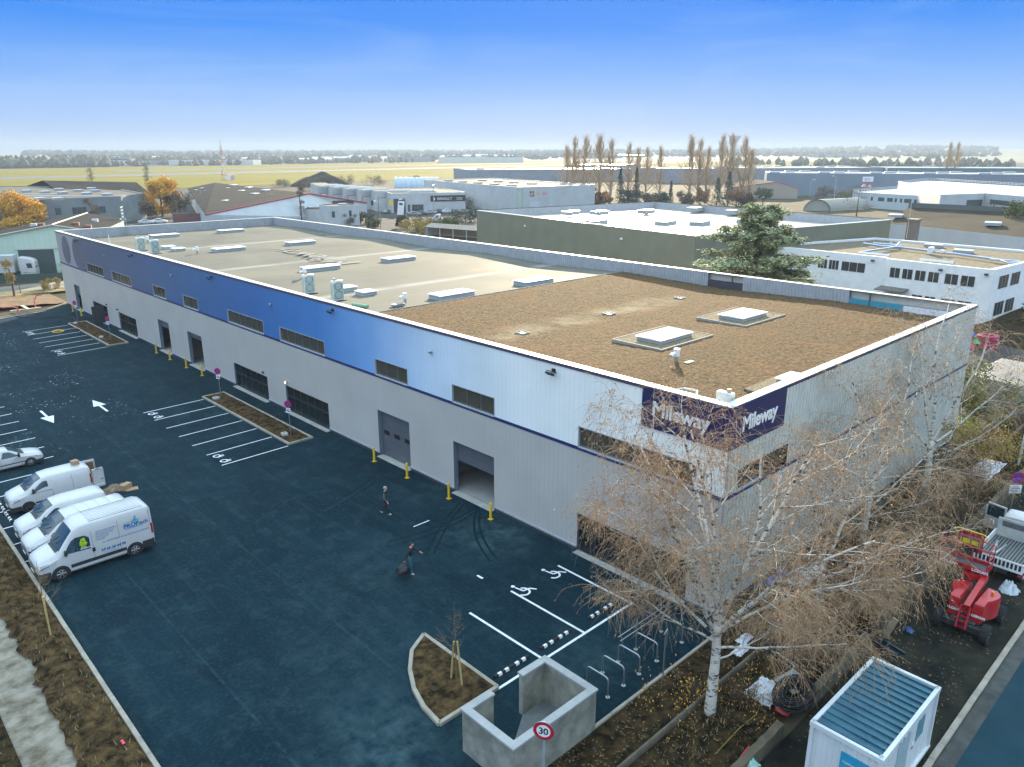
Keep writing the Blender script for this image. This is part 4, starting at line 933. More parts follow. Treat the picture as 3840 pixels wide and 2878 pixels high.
b = MB(); [b.tube([(-.02, -.18*s_, .78), (-.05, 0, .84), (-.02, .18*s_, .78)], .018, 4) for s_ in (1,)]; [b.tube([(-.01, -.18, .70), (-.04, 0, .76), (-.01, .18, .70)], .018, 4)]; b.build('chevron_badge', STEEL, sm)
op, BO = vehicle('small_van', 'white small van with its rear doors swung open and a box on its roof', 'van', (-20.55, 34.20, 0), 0, ST_SM, 2.73, .31, .88, (1.0, 1.76), WIN_SM, trim_strip=[(1.25, 3.15, .42, .52)], bump_h=.48, lights=(.70, .92), seams=((2.2, .4, 1.6), (3.3, .6, 1.6)), steel_wheels=True)
b = MB(); b.face([(4.386, -.66, .42), (4.386, .66, .42), (4.386, .60, 1.60), (4.386, -.60, 1.60)]); b.build('load_opening', BLACK, op)
for sg in (-1, 1):
    b = MB(); Mx = Matrix.Rotation(radians(-6*sg), 3, 'Z'); b.obox((4.72, sg*.90, 1.02), (.66, .07, 1.20), Mx, bev=.06); d = b.build('rear_door', PAINT, op)
    b = MB(); b.obox((4.72, sg*.90-sg*.045, 1.08), (.46, .012, .8), Mx, bev=.02); b.build('door_lining', mat('door_lining_brown', (.20, .10, .05), .8) if 'door_lining_brown' not in MATS else MATS['door_lining_brown'], d)
    if sg < 0:
        b = MB(); b.obox((4.74, -.945, .58), (.46, .012, .11), Mx); b.build('number_plate', PLATE, d); b = MB(); b.obox((4.90, -.945, .92), (.2, .02, .03), Mx); b.obox((4.72, -.945, 1.58), (.24, .02, .03), Mx); b.build('handle', TRIM, d)
CARD = mat('cardboard', (.36, .24, .14), .85, scale=3)
b = MB(); b.obox((-16.75, 34.30, 1.97), (.36, .40, .24), Matrix.Rotation(.2, 3, 'Z')); tag(b.build('cardboard_box', CARD), 'small cardboard box standing on the roof of the open van', 'box')
# saloon, nose outwards
ST_CAR = [(0, .34, .52, .66, .66, .68, .58), (.10, .24, .60, .76, .80, .81, .66), (.5, .20, .72, .86, .84, .85, .72), (1.15, .20, .80, .95, .85, .85, .74), (1.6, .20, .86, 1.20, .85, .85, .62), (1.95, .20, .88, 1.36, .85, .85, .58), (2.5, .20, .90, 1.40, .85, .85, .60), (3.1, .20, .90, 1.36, .85, .85, .58), (3.55, .20, .92, 1.05, .85, .85, .62), (4.05, .22, .90, .98, .83, .84, .68), (4.23, .34, .78, .90, .76, .78, .62)]
car, BC = vehicle('saloon_car', 'white saloon car parked nose outwards, two stalls beyond the open van', 'car', (-17.1, 41.75, 0), pi, ST_CAR, 2.58, .30, .80, (1.18, 1.9), [[(1.35, .90), (1.85, 1.24), (2.35, 1.29), (2.4, .92)], [(2.48, .92), (2.46, 1.29), (2.95, 1.25), (3.3, 1.06), (3.3, .94)]], trim_strip=[(.95, 3.2, .46, .52)], bump_h=.40, lights=(.54, .68), seams=((1.3, .3, .86), (2.44, .3, .9)))
b = MB(); BC.screen(b, 3.14, 3.52, .10, .10); b.build('rear_window', CARGLASS, car)

# flatbed tipper at the roadside, only its rear half shows
def flatbed():
    t = thing('tipper_truck', 'white flatbed tipper truck with barred tailgate and its cab door open', 'truck', (12.55, -7.85, 0), 0)
    b = MB(); BED = mat('bed_ribs_dark', (.05, .055, .055), .7)
    b.box(0, 3.3, -1.0, 1.0, .86, .94); b.build('bed_floor', BED, t)
    b = MB(); [b.box(.08, 3.2, -.95+.14*k, -.89+.14*k, .94, .975) for k in range(14)]; b.build('bed_rib', mat('bed_rib_grey', (.16, .17, .17), .5), t)
    b = MB(); b.box(.02, 3.3, 1.0, 1.05, .84, 1.30); b.box(.02, 3.3, -1.05, -1.0, .84, 1.30); b.build('side_board', WHITE, t)
    b = MB(); b.box(-.05, 0, -1.05, 1.05, .80, .92); b.box(-.05, 0, -1.05, 1.05, 1.22, 1.30); b.box(-.035, -.015, -1.0, 1.0, .92, 1.22, 1); [b.box(-.05, -.0, -1.02+.17*k, -.96+.17*k, .92, 1.22) for k in range(13)]; b.build('tailgate', [WHITE, TRIM], t)
    b = MB(); b.box(3.3, 3.38, -1.0, 1.0, .86, 1.95); b.build('headboard', mat('headboard_pale', (.46, .48, .46), .6), t)
    b = MB(); [b.box(3.285, 3.298, -.8, .8, 1.55+.05*k, 1.575+.05*k) for k in range(6)]; b.build('vent_slots', TRIM, t)
    b = MB(); Bd = Body([(0, .5, 1.15, 2.05, .94, .96, .78), (.15, .45, 1.2, 2.12, .95, .97, .82), (1.0, .4, 1.2, 2.12, .95, .97, .82), (1.5, .4, 1.2, 1.5, .95, .97, .86), (2.3, .4, 1.0, 1.15, .92, .94, .8), (2.42, .45, .8, .95, .84, .86, .7)]); Bd.mesh(b)
    c = weld(b.build('cab', PAINT, t, smooth=True)); c.location.x = 3.42
    b = MB(); Mx = Matrix.Rotation(radians(78), 3, 'Z'); o = Vector((4.75, 1.0, 0))
    for (x0, x1, z0, z1) in ((0, 1.0, .55, 1.2), (0, .07, 1.2, 1.95), (.93, 1.0, 1.2, 1.75), (.07, .93, 1.86, 1.95)): b.obox(o+Mx @ Vector(((x0+x1)/2, 0, (z0+z1)/2)), (x1-x0, .07, z1-z0), Mx)
    d = b.build('cab_door', PAINT, t)
    b = MB(); b.obox(o+Mx @ Vector((.5, 0, 1.53)), (.86, .012, .66), Mx); b.build('side_window', CARGLASS, d)
    b = MB(); b.box(-.02, 3.3, -.4, .4, .55, .84); b.build('chassis', TRIM, t)
    for sg in (-1, 1):
        wheel(t, .85, sg*.86, .36, .26, sg); wheel(t, 5.0, sg*.86, .36, .24, sg)
        b = MB(); b.box(-.06, -.02, sg*.98-.1, sg*.98+.1, .64, .76); b.build('tail_light', REDL, t)
    b = MB(); b.obox((1.6, .55, 1.03), (1.6, .12, .1), Matrix.Rotation(.15, 3, 'Z')); b.obox((1.5, .3, 1.03), (1.4, .1, .1), Matrix.Rotation(-.1, 3, 'Z'))
    o_ = b.build('steel_profiles', STEEL); o_.location = t.location; tag(o_, 'two pale metal profiles lying in the bed of the tipper truck', 'metal profile')
flatbed()

# articulated boom lift
def boom_lift():
    t = thing('boom_lift', 'red boom lift with work basket folded behind its rounded covers', 'boom lift', (7.75, -8.1, 0), 0)
    REDB = mat('lift_red', (.46, .012, .018), .33, coat=.3, scale=1.2, col2=(.36, .012, .016)); CH = mat('lift_chassis', (.03, .033, .036), .6)
    b = MB(); b.obox((0, 0, .55), (2.3, 1.0, .42), None, bev=.06); b.obox((-1.02, 0, .46), (.34, 1.9, .30), None, bev=.04); b.obox((1.02, 0, .46), (.34, 1.9, .30), None, bev=.04); b.build('chassis', CH, t)
    for x in (-1.05, 1.05):
        for sg in (-1, 1):
            w_ = wheel(t, x, sg*.92, .42, .32, sg, CH)
            b = MB(); [b.obox((x+.415*cos(a), sg*.92, .42+.415*sin(a)), (.03, .30, .07), Matrix.Rotation(-a, 3, 'Y')) for a in [2*pi*k/16 for k in range(16)]]; b.build('tread', TYRE, w_)
    # rounded covers either side of the boom
    for sg in (-1, 1):
        b = MB(); n = 10; outl = [(-1.0, .0)]
        P = [(-.95, .22), (-.95, .62)]+[(-.55+.0+1.15*sin(pi/2*k/n)*1.25, .62+.30*sin(pi*.5*min(1, k/4)) - .62*max(0, (k-4)/(n-4))**2) for k in range(n+1)]+[(.9, .24)]
        poly = [(x, sg*(y+.04)) for x, y in P]
        if sg < 0: poly = poly[::-1]
        m_ = len(poly); cx_, cy_ = sum(p[0] for p in poly)/m_, sum(p[1] for p in poly)/m_
        lv = [(.72, 1.0), (1.42, 1.0), (1.56, .96), (1.62, .86)]
        vs_ = [(cx_+(x-cx_)*k, cy_+(y-cy_)*k, z) for z, k in lv for x, y in poly]
        fs_ = [(q*m_+i, q*m_+(i+1) % m_, (q+1)*m_+(i+1) % m_, (q+1)*m_+i) for q in range(len(lv)-1) for i in range(m_)]+[tuple(range((len(lv)-1)*m_, len(lv)*m_))]
        b.mesh(vs_, fs_); cov = weld(b.build('engine_cover', REDB, t, smooth=True, angle=30))
        text_mesh('lettering', 'LOXAM', .15, WHITE, cov, frame((-.972, sg*.44+.18, .98), (0, -1, 0), (0, 0, 1)), .004, .012)
        b = MB(); y0 = sg*.44+.22; b.face([(-.973, y0+.05, .98), (-.973, y0-.03, 1.035), (-.973, y0+.05, 1.09), (-.973, y0+.02, 1.035)]); b.build('logo_arrow', WHITE, cov)
    b = MB(); b.cyl(.35, -.62, 1.62, 1.74, .06, 10); b.build('beacon', mat('beacon_amber', (.80, .22, .01), .3), t)
    b = MB(); b.cyl(0, 0, .72, .86, .5, 16); b.build('turntable', CH, t)
    # folded arms: riser at the front, boom back to the rear, jib down to the basket
    def beam(b, p, q, w_, h_):
        p, q = Vector(p), Vector(q); d = q-p; Mx = d.to_track_quat('X', 'Z').to_matrix(); b.obox((p+q)/2, (d.length, w_, h_), Mx, bev=0)
    b = MB(); [beam(b, (-1.32, y, .42), (-1.02, y, 1.34), .07, .16) for y in (-.20, .16)]; [beam(b, (-1.32+.3*k/4+.04, -.2, .46+.88*k/4), (-1.32+.3*k/4+.04, .16, .46+.88*k/4), .08, .05) for k in range(5)]; b.build('lower_riser', REDB, t)
    b = MB(); beam(b, (-1.05, -.05, 1.32), (1.15, -.08, 1.92), .24, .26); b.build('main_boom', REDB, t)
    b = MB(); beam(b, (-.98, -.05, 1.02), (.75, -.08, 1.40), .16, .18); beam(b, (-1.1, .12, .66), (-1.12, .45, .64), .08, .08); b.build('upper_riser', REDB, t)
    b = MB(); beam(b, (1.15, -.08, 1.92), (.80, .55, 1.80), .22, .22); beam(b, (.80, .55, 1.80), (1.30, .58, 1.95), .2, .2); b.build('jib', REDB, t)
    b = MB(); beam(b, (.95, .42, 1.55), (1.02, .45, 2.25), .08, .12); beam(b, (.95, .74, 1.55), (1.02, .74, 2.25), .08, .12); beam(b, (.98, .42, 1.9), (.98, .74, 1.9), .05, .08); b.build('basket_link', REDB, t)
    # basket
    bx0, bx1, by0, by1, bz = .92, 1.78, -.12, 1.92, 2.12
    b = MB(); b.box(bx0, bx1, by0, by1, bz, bz+.04); bf = b.build('basket_floor', mat('basket_plate', (.10, .07, .085), .6), t)
    b = MB(); b.box(bx0-.02, bx0, by0, by1, bz-.03, bz+.17); b.box(bx1, bx1+.02, by0, by1, bz-.03, bz+.17); b.box(bx0, bx1, by0-.02, by0, bz-.03, bz+.34); b.box(bx0, bx1, by1, by1+.02, bz-.03, bz+.34); tb = b.build('toe_board', REDB, t)
    b = MB(); r_ = .024
    for z in (bz+.62, bz+1.1): b.tube([(bx0, by0+.06, z), (bx0, by1-.06, z), (bx0+.06, by1, z), (bx1-.06, by1, z), (bx1, by1-.06, z), (bx1, by0+.06, z), (bx1-.06, by0, z), (bx0+.06, by0, z), (bx0, by0+.06, z)], r_, 6)
    for x, y in ((bx0, by0), (bx0, by0+.68), (bx0, by0+1.36), (bx0, by1), (bx1, by0), (bx1, by0+.68), (bx1, by0+1.36), (bx1, by1)): b.tube([(x, y, bz), (x, y, bz+1.1)], r_, 6)
    b.build('guard_rail', REDB, t)
    b = MB(); b.box(bx1+.03, bx1+.09, .38, 1.42, bz+.45, bz+1.42); b.build('console_back', REDB, t)
    b = MB(); b.box(bx1+.005, bx1+.028, .46, 1.34, bz+.50, bz+1.18); b.build('console_panel', mat('console_grey', (.20, .20, .21), .6), t)
    YL = mat('warning_yellow', (.80, .62, .01), .5); b = MB(); b.box(bx1-.006, bx1+.003, .92, 1.30, bz+.78, bz+1.02); b.box(bx1-.006, bx1+.003, .52, .86, bz+.80, bz+1.0); b.box(bx1-.006, bx1+.003, 1.02, 1.30, bz+.70, bz+.76); b.build('warning_label', YL, t)
    b = MB(); b.obox((bx1-.14, .85, bz+.72), (.22, .62, .22), None, bev=.03); cs = b.build('control_box', BLACK, t); b = MB(); b.obox((bx1-.16, .86, bz+.86), (.08, .16, .06), None, bev=.01); b.build('stop_button', REDB, cs)
    b = MB(); b.tube([(bx1+.05, 1.46, bz+1.15), (bx1-.1, 1.60, bz+1.42), (bx1+.0, 1.40, bz+1.45), (bx1, .40, bz+1.43), (bx1-.1, .22, bz+1.40), (bx1+.05, .34, bz+1.12)], .026, 6); b.build('safety_bar', YL, t)
    for y in (1.78, .46): text_mesh('lettering', 'LOXAM', .19, WHITE, tb, frame((bx0-.026, y, bz-.005), (0, -1, 0), (0, 0, 1)), .003, .010)
    b = MB(); rr = random.Random(4)
    for k in range(9):
        p = Vector((rr.uniform(1.0, 1.5), rr.uniform(.5, 1.5), bz+.10)); d = Vector((rr.uniform(-.4, .4), rr.uniform(-.5, .5), rr.uniform(0, .12))); b.tube([p, p+d*.5+Vector((0, 0, .05)), p+d], .012, 4)
    tag(b.build('cut_twigs', mat('cut_twig', (.40, .27, .12), .8), loc=(7.75, -8.1, 0)), 'cut twigs lying on the floor of the red lift basket', 'twigs')
boom_lift()

# roadside site cabin
def cabin():
    t = thing('site_cabin', 'white site cabin with a ribbed metal roof, standing at the roadside kerb', 'site cabin', (-3.78, -8.42, 0), radians(-.5))
    CW = mat('cabin_white', (.62, .65, .66), .5, scale=1, col2=(.52, .55, .55)); CRF = mat('cabin_roof_zinc', (.05, .155, .205), .45, .2, col2=(.03, .10, .145), scale=1.6, detail=7)
    a, c_, h = 2.34, 1.08, 2.42
    b = MB()
    corr(b, 0, -a, -c_, c_, .12, h, .34, .025, out=1); corr(b, 0, a, -c_, c_, .12, h, .34, .025, flip=True); corr(b, 1, -c_, -a, a, .12, h, .34, .025, flip=True, out=1); corr(b, 1, c_, -a, a, .12, h, .34, .025, out=-1); b.build('wall', CW, t)
    b = MB(); [b.box(sx*a-.06, sx*a+.06, sy*c_-.06, sy*c_+.06, .0, h+.04) for sx in (-1, 1) for sy in (-1, 1)]
    for p in ((-a-.07, a+.07, -c_-.08, -c_+.05), (-a-.07, a+.07, c_-.05, c_+.08), (-a-.07, -a+.06, -c_+.05, c_-.05), (a-.06, a+.07, -c_+.05, c_-.05)): b.box(*p, h-.03, h+.13); b.box(*p, 0, .14)
    b.build('corner_frame', CW, t)
    b = MB(); b.face([(-a, -c_, h+.02), (a, -c_, h+.02), (a, c_, h+.06), (-a, c_, h+.06)]); [b.box(-a+.14+.335*k, -a+.20+.335*k, -c_+.05, c_-.05, h+.04, h+.10) for k in range(14)]; b.build('roof', CRF, t)
    b = MB()
    for sx in (-1, 1):
        for sy in (-1, 1): b.tube([(sx*(a-.05)+.05*cos(q), sy*(c_-.03)+.05*sin(q), h+.15) for q in [2*pi*k/8 for k in range(9)]], .018, 4)
    b.build('lifting_eye', STEEL, t)
    BS_ = mat('cabin_sign_blue', (.02, .30, .50), .5)
    b = MB(); b.box(-a-.02, -a-.008, -.78, .10, 1.35, 2.05); s_ = b.build('cabin_sign', BS_, t)
    for k, (w_, z) in enumerate((('hygiène & vie', 1.69),)): text_mesh('lettering', w_, .12, WHITE, s_, frame((-a-.03, .02, z), (0, -1, 0), (0, 0, 1)), .002)
    b = MB(); b.box(-a-.026, -a-.021, -.56, .02, 1.40, 1.47); b.build('sign_strip', WHITE, s_)
    b = MB(); b.box(-.9, .1, -c_-.014, -c_-.004, .2, 2.1); b.build('door', mat('cabin_door_grey', (.34, .44, .46), .5), t)
    b = MB(); b.box(.75, 1.4, -c_-.014, -c_-.004, 1.25, 2.0); b.build('window', mat('cabin_window_blue', (.06, .26, .32), .2), t)
    b = MB(); b.box(.45, .62, -c_-.012, -c_-.004, 1.2, 1.42); b.box(.45, .62, -c_-.012, -c_-.004, 1.12, 1.2, 1); b.build('notice', [WHITE, RED], t)
cabin()
# ------------------------------------------------------------------ people
SKINM = mat('skin', (.52, .30, .20), .6); EYE = mat('eye_dark', (.02, .015, .012), .3)
def person(label, loc, head, pose, cloth, hair, hair_len=.0):
    t = thing('person', label, 'person', loc, head)
    J = {'pelvis': (0, 0, .93, .135), 'waist': (.0, 0, 1.08, .135), 'chest': (.02, 0, 1.30, .155), 'collar': (.02, 0, 1.45, .10), 'neck': (.03, 0, 1.52, .058), 'jaw': (.055, 0, 1.585, .072), 'head': (.04, 0, 1.66, .098), 'crown': (.035, 0, 1.735, .07), 'nose': (.155, 0, 1.635, .014)}
    E = [('pelvis', 'waist', 1), ('waist', 'chest', 0), ('chest', 'collar', 0), ('collar', 'neck', 4), ('neck', 'jaw', 4), ('jaw', 'head', 4), ('head', 'crown', 4), ('head', 'nose', 4)]
    for s, sg in (('l', 1), ('r', -1)):
        p = pose[s]
        J['sh'+s] = (.0, sg*.19, 1.42, .070); J['el'+s] = (*p['el'], .048); J['wr'+s] = (*p['wr'], .034)
        J['hip'+s] = (0, sg*.095, .90, .098); J['kn'+s] = (*p['kn'], .066); J['an'+s] = (*p['an'], .048)
        h = p.get('toe', (.16, 0, -.045)); a = p['an']; J['he'+s] = (a[0]-.045, a[1], max(.035, a[2]-.05), .042); J['to'+s] = (a[0]+h[0], a[1]+h[1], max(.03, a[2]+h[2]), .038)
        E += [('collar', 'sh'+s, 0), ('sh'+s, 'el'+s, 2), ('el'+s, 'wr'+s, 2), ('pelvis', 'hip'+s, 1), ('hip'+s, 'kn'+s, 1), ('kn'+s, 'an'+s, 1), ('an'+s, 'he'+s, 3), ('an'+s, 'to'+s, 3)]
        w = Vector(p['wr']); d = (w-Vector(p['el'])).normalized(); side = Vector((1, 0, 0)) if abs(d.x) < .7 else Vector((0, 0, 1)); side = (side-d*side.dot(d)).normalized(); nrm = d.cross(side)*sg
        pm = w+d*.065; J['pa'+s] = (*pm, .028); E.append(('wr'+s, 'pa'+s, 4))
        for k, (o, ln) in enumerate(((-.027, .060), (-.009, .075), (.010, .070), (.028, .055))):
            k1 = pm+side*o+d*.035; k2 = k1+d*ln*.55-nrm*.012; k3 = k2+d*ln*.4-nrm*.03
            for q, (pt, r_) in enumerate(((k1, .011), (k2, .0095), (k3, .008))): J['f%s%d%d' % (s, k, q)] = (*pt, r_)
            E += [('pa'+s, 'f%s%d0' % (s, k), 4), ('f%s%d0' % (s, k), 'f%s%d1' % (s, k), 4), ('f%s%d1' % (s, k), 'f%s%d2' % (s, k), 4)]
        t1 = w+d*.035+side*.04; t2 = t1+d*.035+side*.018-nrm*.012; J['t0'+s] = (*t1, .012); J['t1'+s] = (*t2, .009); E += [('wr'+s, 't0'+s, 4), ('t0'+s, 't1'+s, 4)]
    lean = pose.get('lean', 0)
    names = list(J); idx = {n: i for i, n in enumerate(names)}
    def pos(n):
        x, y, z, r = J[n]; return (x+lean*max(0, z-.93), y, z)
    me = bpy.data.meshes.new('body'); me.from_pydata([pos(n) for n in names], [(idx[a], idx[c]) for a, c, _ in E], [])
    o = bpy.data.objects.new('body_skeleton', me); link(o); md = o.modifiers.new('s', 'SKIN'); md.use_smooth_shade = True
    for n in names:
        r = J[n][3]; fl = 1.0
        sv = me.skin_vertices[0].data[idx[n]]; sv.radius = (r*(1.12 if n in ('waist', 'chest', 'pelvis') else 1), r*(.80 if n in ('waist', 'chest', 'pelvis') else 1)); sv.use_root = n == 'pelvis'
    o.modifiers.new('d', 'SUBSURF').levels = 1; o.modifiers['d'].render_levels = 1
    dg = bpy.context.evaluated_depsgraph_get(); bm_ = bpy.data.meshes.new_from_object(o.evaluated_get(dg)); bpy.data.objects.remove(o)
    bm_.materials.clear()
    for m in cloth: bm_.materials.append(m)
    seg = [(Vector(pos(a)), Vector(pos(c)), k) for a, c, k in E]
    for p in bm_.polygons:
        c = p.center; best = (9, 0)
        for a, e, k in seg:
            ab = e-a; u = max(0, min(1, (c-a).dot(ab)/max(1e-9, ab.length_squared))); dd = (c-a-ab*u).length
            if dd < best[0]: best = (dd, k)
        p.material_index = best[1]
    bo = bpy.data.objects.new('body', bm_); link(bo); bo.parent = t
    hx = lean*.73
    b = MB(); b.ellipsoid((.015+hx, 0, 1.70), (.112, .098, .095), 12, 8)
    b.v = [(x if not (x > hx+.06 and z < 1.73) else hx+.06, y, max(z, 1.64-hair_len) if x < hx else z) for x, y, z in b.v]; b.build('hair', hair, t, smooth=True)
    b = MB(); [b.ellipsoid((.128+hx, s_*.036, 1.668), (.012, .016, .009), 6, 5) for s_ in (-1, 1)]; [b.ellipsoid((.03+hx, s_*.098, 1.65), (.022, .012, .032), 6, 5) for s_ in ()]; b.build('eyes', EYE, t)
    b = MB(); b.ellipsoid((.122+hx, 0, 1.583), (.012, .026, .007), 6, 5); b.build('mouth', mat('lips', (.36, .14, .11), .6) if 'lips' not in MATS else MATS['lips'], t)
    b = MB(); [b.ellipsoid((.03+hx, s_*.10, 1.65), (.024, .012, .034), 6, 5) for s_ in (-1, 1)]; b.build('ears', SKINM, t)
    return t
BLK = mat('black_cloth', (.012, .012, .015), .85); GRN = mat('grey_green_wool', (.075, .12, .10), .9); DKT = mat('dark_trousers', (.018, .016, .024), .85); SHOE = mat('pale_trainers', (.62, .64, .64), .6); JEAN = mat('blue_jeans', (.035, .12, .17), .85)
GREYH = mat('grey_hair', (.34, .32, .30), .8); DKH = mat('dark_hair', (.02, .014, .010), .7)
RT = atan2(-.690, .724)          # walking across the view towards its right side
walk1 = {'r': dict(el=(-.04, -.24, 1.16), wr=(.13, -.25, .95), kn=(.10, -.10, .50), an=(.20, -.10, .09)), 'l': dict(el=(-.10, .24, 1.16), wr=(-.02, .26, .92), kn=(-.03, .10, .50), an=(-.30, .10, .17), toe=(.12, 0, -.10)), 'lean': .03}
person('grey-haired man walking in a black sleeveless jacket over a green jumper', (-4.86, 18.66, 0.0), RT, walk1, [BLK, DKT, GRN, SHOE, SKINM], GREYH)
walk2 = {'r': dict(el=(-.16, -.26, 1.17), wr=(-.24, -.30, .93), kn=(.05, -.10, .50), an=(.03, -.10, .09)), 'l': dict(el=(.22, .26, 1.22), wr=(.44, .20, 1.14), kn=(.02, .11, .50), an=(-.16, .12, .12), toe=(.13, 0, -.07)), 'lean': .06}
p2 = person('dark-haired man in a black jacket and blue jeans carrying a black bin bag', (-7.70, 12.37, 0.0), RT, walk2, [BLK, JEAN, BLK, SHOE, SKINM], DKH)
def bin_bag():
    b = MB(); rr = random.Random(2); n, m_ = 18, 9; vs_ = []
    for j in range(m_+1):
        v = j/m_; z = .84-.66*v; r = .03+.30*sin(min(1, v*1.25)*pi*.55)**1.3 if v < .95 else .18
        for i in range(n):
            a = 2*pi*i/n; q = 1+.10*sin(3*a+j)+.06*rr.uniform(-1, 1); vs_.append((r*q*cos(a)*1.05-.09*v, r*q*sin(a)*.85, z-.03*sin(2*a)*v))
    b.mesh(vs_, [(j*n+i, (j+1)*n+i, (j+1)*n+(i+1) % n, j*n+(i+1) % n) for j in range(m_) for i in range(n)]+[tuple(range(m_*n, (m_+1)*n))])
    d = Matrix.Rotation(RT, 3, 'Z') @ Vector((-.27, -.31, 0))
    o = b.build('bin_bag', mat('bag_plastic', (.014, .015, .018), .28, bump=.6, bscale=14), loc=(-7.70+d.x, 12.37+d.y, .04), rotz=RT, smooth=True); tag(o, "full black bin bag hanging from the dark-haired man's hand", 'bin bag')
bin_bag()

# ------------------------------------------------------------------ lot furniture
def bollard(x, y, label):
    t = thing('bollard', label, 'bollard', (x, y, 0), 0, 'yellow bollards beside the loading doors')
    b = MB(); b.cyl(0, 0, .012, 1.0, .075, 14); b.tube([(0, 0, 1.0), (0, 0, 1.012)], [.075, .06], 14); b.build('post', YELLOW, t, smooth=True)
    b = MB(); b.obox((0, 0, .008), (.26, .26, .016)); b.build('base_plate', YELLOW, t); return t
for (x, y), s in zip([(-.85, 96.1), (-.86, 92.3), (-.88, 66.0), (-.85, 62.35), (-.85, 58.15), (-.85, 54.4), (-.86, 25.8), (-.86, 22.05), (-.86, 17.8), (-.84, 14.05)],
        ('yellow bollard left of the farthest roll-up door', 'yellow bollard right of the farthest roll-up door, behind the sign with the fallen red disc', 'yellow bollard before the narrower middle doorway, far side', 'yellow bollard between the two middle doorways, by the first one\'s near jamb', 'yellow bollard between the two middle doorways, by the second one\'s far jamb', 'yellow bollard nearest the sign at the end of the near planting island',
         'yellow bollard on the far side of the closed grey door', 'yellow bollard on the near side of the closed grey door', 'yellow bollard on the far side of the half-open bay', 'yellow bollard on the near side of the half-open bay, nearest the birch')): bollard(x, y, s)
SIGNB = mat('sign_blue', (.03, .05, .38), .4); SIGNR = mat('sign_red', (.52, .012, .03), .4); SIGNW = mat('sign_white', (.80, .80, .80), .4)
def disc(b, c, r, ax_, ay_, mi=0, r0=0.0, n=24, off=0):
    X, Y = Vector(ax_).normalized(), Vector(ay_).normalized(); Z = X.cross(Y); C_ = Vector(c)+Z*off
    for k in range(n):
        p, q = 2*pi*k/n, 2*pi*(k+1)/n
        if r0 <= 0: b.face([C_, C_+(X*cos(p)+Y*sin(p))*r, C_+(X*cos(q)+Y*sin(q))*r], mi)
        else: b.face([C_+(X*cos(p)+Y*sin(p))*r0, C_+(X*cos(p)+Y*sin(p))*r, C_+(X*cos(q)+Y*sin(q))*r, C_+(X*cos(q)+Y*sin(q))*r0], mi)
def nostop(loc, label, rz, fallen=False, h=2.7, plate=True, name='no_stopping_sign'):
    """disc facing local -x"""
    t = thing(name, label, 'road sign', loc, rz, 'no-stopping signs')
    b = MB(); b.cyl(0, 0, 0, h, .032, 10); b.build('pole', STEEL, t, smooth=True)
    zc = h-.28; b = MB(); X, Y = (0, -1, 0), (0, 0, 1)
    b.tube([(-.045, 0, zc), (-.07, 0, zc)], .28, 24); s = b.build('sign_disc', SIGNB, t)
    b = MB(); disc(b, (-.07, 0, zc), .28, X, Y, 0, .21, 24, .004)
    for a in (45, 135):
        d = Vector((0, cos(radians(a)), sin(radians(a)))); n_ = Vector((0, -d.z, d.y))*.032; c = Vector((-.076 if a == 45 else -.078, 0, zc)); b.face([c-d*.22-n_, c-d*.22+n_, c+d*.22+n_, c+d*.22-n_])
    b.build('red_ring', SIGNR, s)
    if plate:
        b = MB(); b.box(-.07, -.045, -.17, .17, zc-.66, zc-.32); p = b.build('sub_plate', SIGNW, t); b = MB(); b.box(-.074, -.07, -.12, .12, zc-.44, zc-.40); b.box(-.074, -.07, -.13, .05, zc-.58, zc-.50); b.box(-.0745, -.07, -.02, .14, zc-.53, zc-.47); b.build('plate_mark', SIGNB, p)
    return t
nostop((-2.66, 46.1, .1), 'no-stopping sign on a pole at the far end of the near planting island', .62)
nostop((-2.63, 34.05, .1), 'no-stopping sign on a pole at the near end of the near planting island', .62)
nostop((-2.53, 87.6, .1), 'no-stopping sign in the far planting island, beside the farthest yellow bollards', .5)
nostop((-2.56, 75.1, .1), 'no-stopping sign in the far planting island, before the glazed entrance', .5)
for x, y, l in ((-3.1, 46.0, 'small concrete block with an orange cap beside the far pole of the near island'), (-3.05, 34.2, 'small concrete block with an orange cap beside the near pole of the near island'), (-3.1, 76.6, 'small concrete block with an orange cap in the far island'), (-3.05, 86.6, 'small concrete block under the fallen red sign of the far island')):
    t = thing('footing_block', l, 'concrete block', (x, y, .2), R.uniform(-.4, .4)); b = MB(); b.obox((0, 0, .07), (.42, .55, .16), None, bev=.02); b.build('block', CONC, t); b = MB(); b.cyl(.0, .1, .15, .23, .06, 8); b.build('cap', mat('orange_cap_%d' % int(y), (.62, .12, .05), .5), t)
t = thing('fallen_sign', 'red round no-entry sign lying on the kerb of the far planting island', 'road sign', (-3.75, 83.4, .16), .3); b = MB(); b.tube([(0, 0, 0), (0.02, 0, .03)], .40, 22); s = b.build('sign_disc', SIGNR, t); b = MB(); b.box(-.28, .28, -.07, .07, .036, .042); b.build('white_bar', SIGNW, t)
b = MB(); [b.tube([(-5.6+(.42+.05*k)*cos(q), 84.1+(.62+.05*k)*sin(q), .04+.03*(k % 3)) for q in [2*pi*i/16 for i in range(17)]], .03, 5) for k in range(5)]; tag(b.build('yellow_hose_coil', mat('yellow_hose', (.62, .40, .02), .6), smooth=True), 'coil of yellow hose lying on the far parking stalls', 'hose')
b = MB(); b.tube([(-7.2, 97.4, .04), (-6.2, 95.5, .05), (-4.8, 93.6, .04), (-3.0, 93.2, .05), (-2.2, 90.5, .05), (-2.4, 88.9, .04)], .045, 6); tag(b.build('black_cable', BLACK, smooth=True), 'black cable snaking over the tarmac from the far kerb to the island', 'cable')
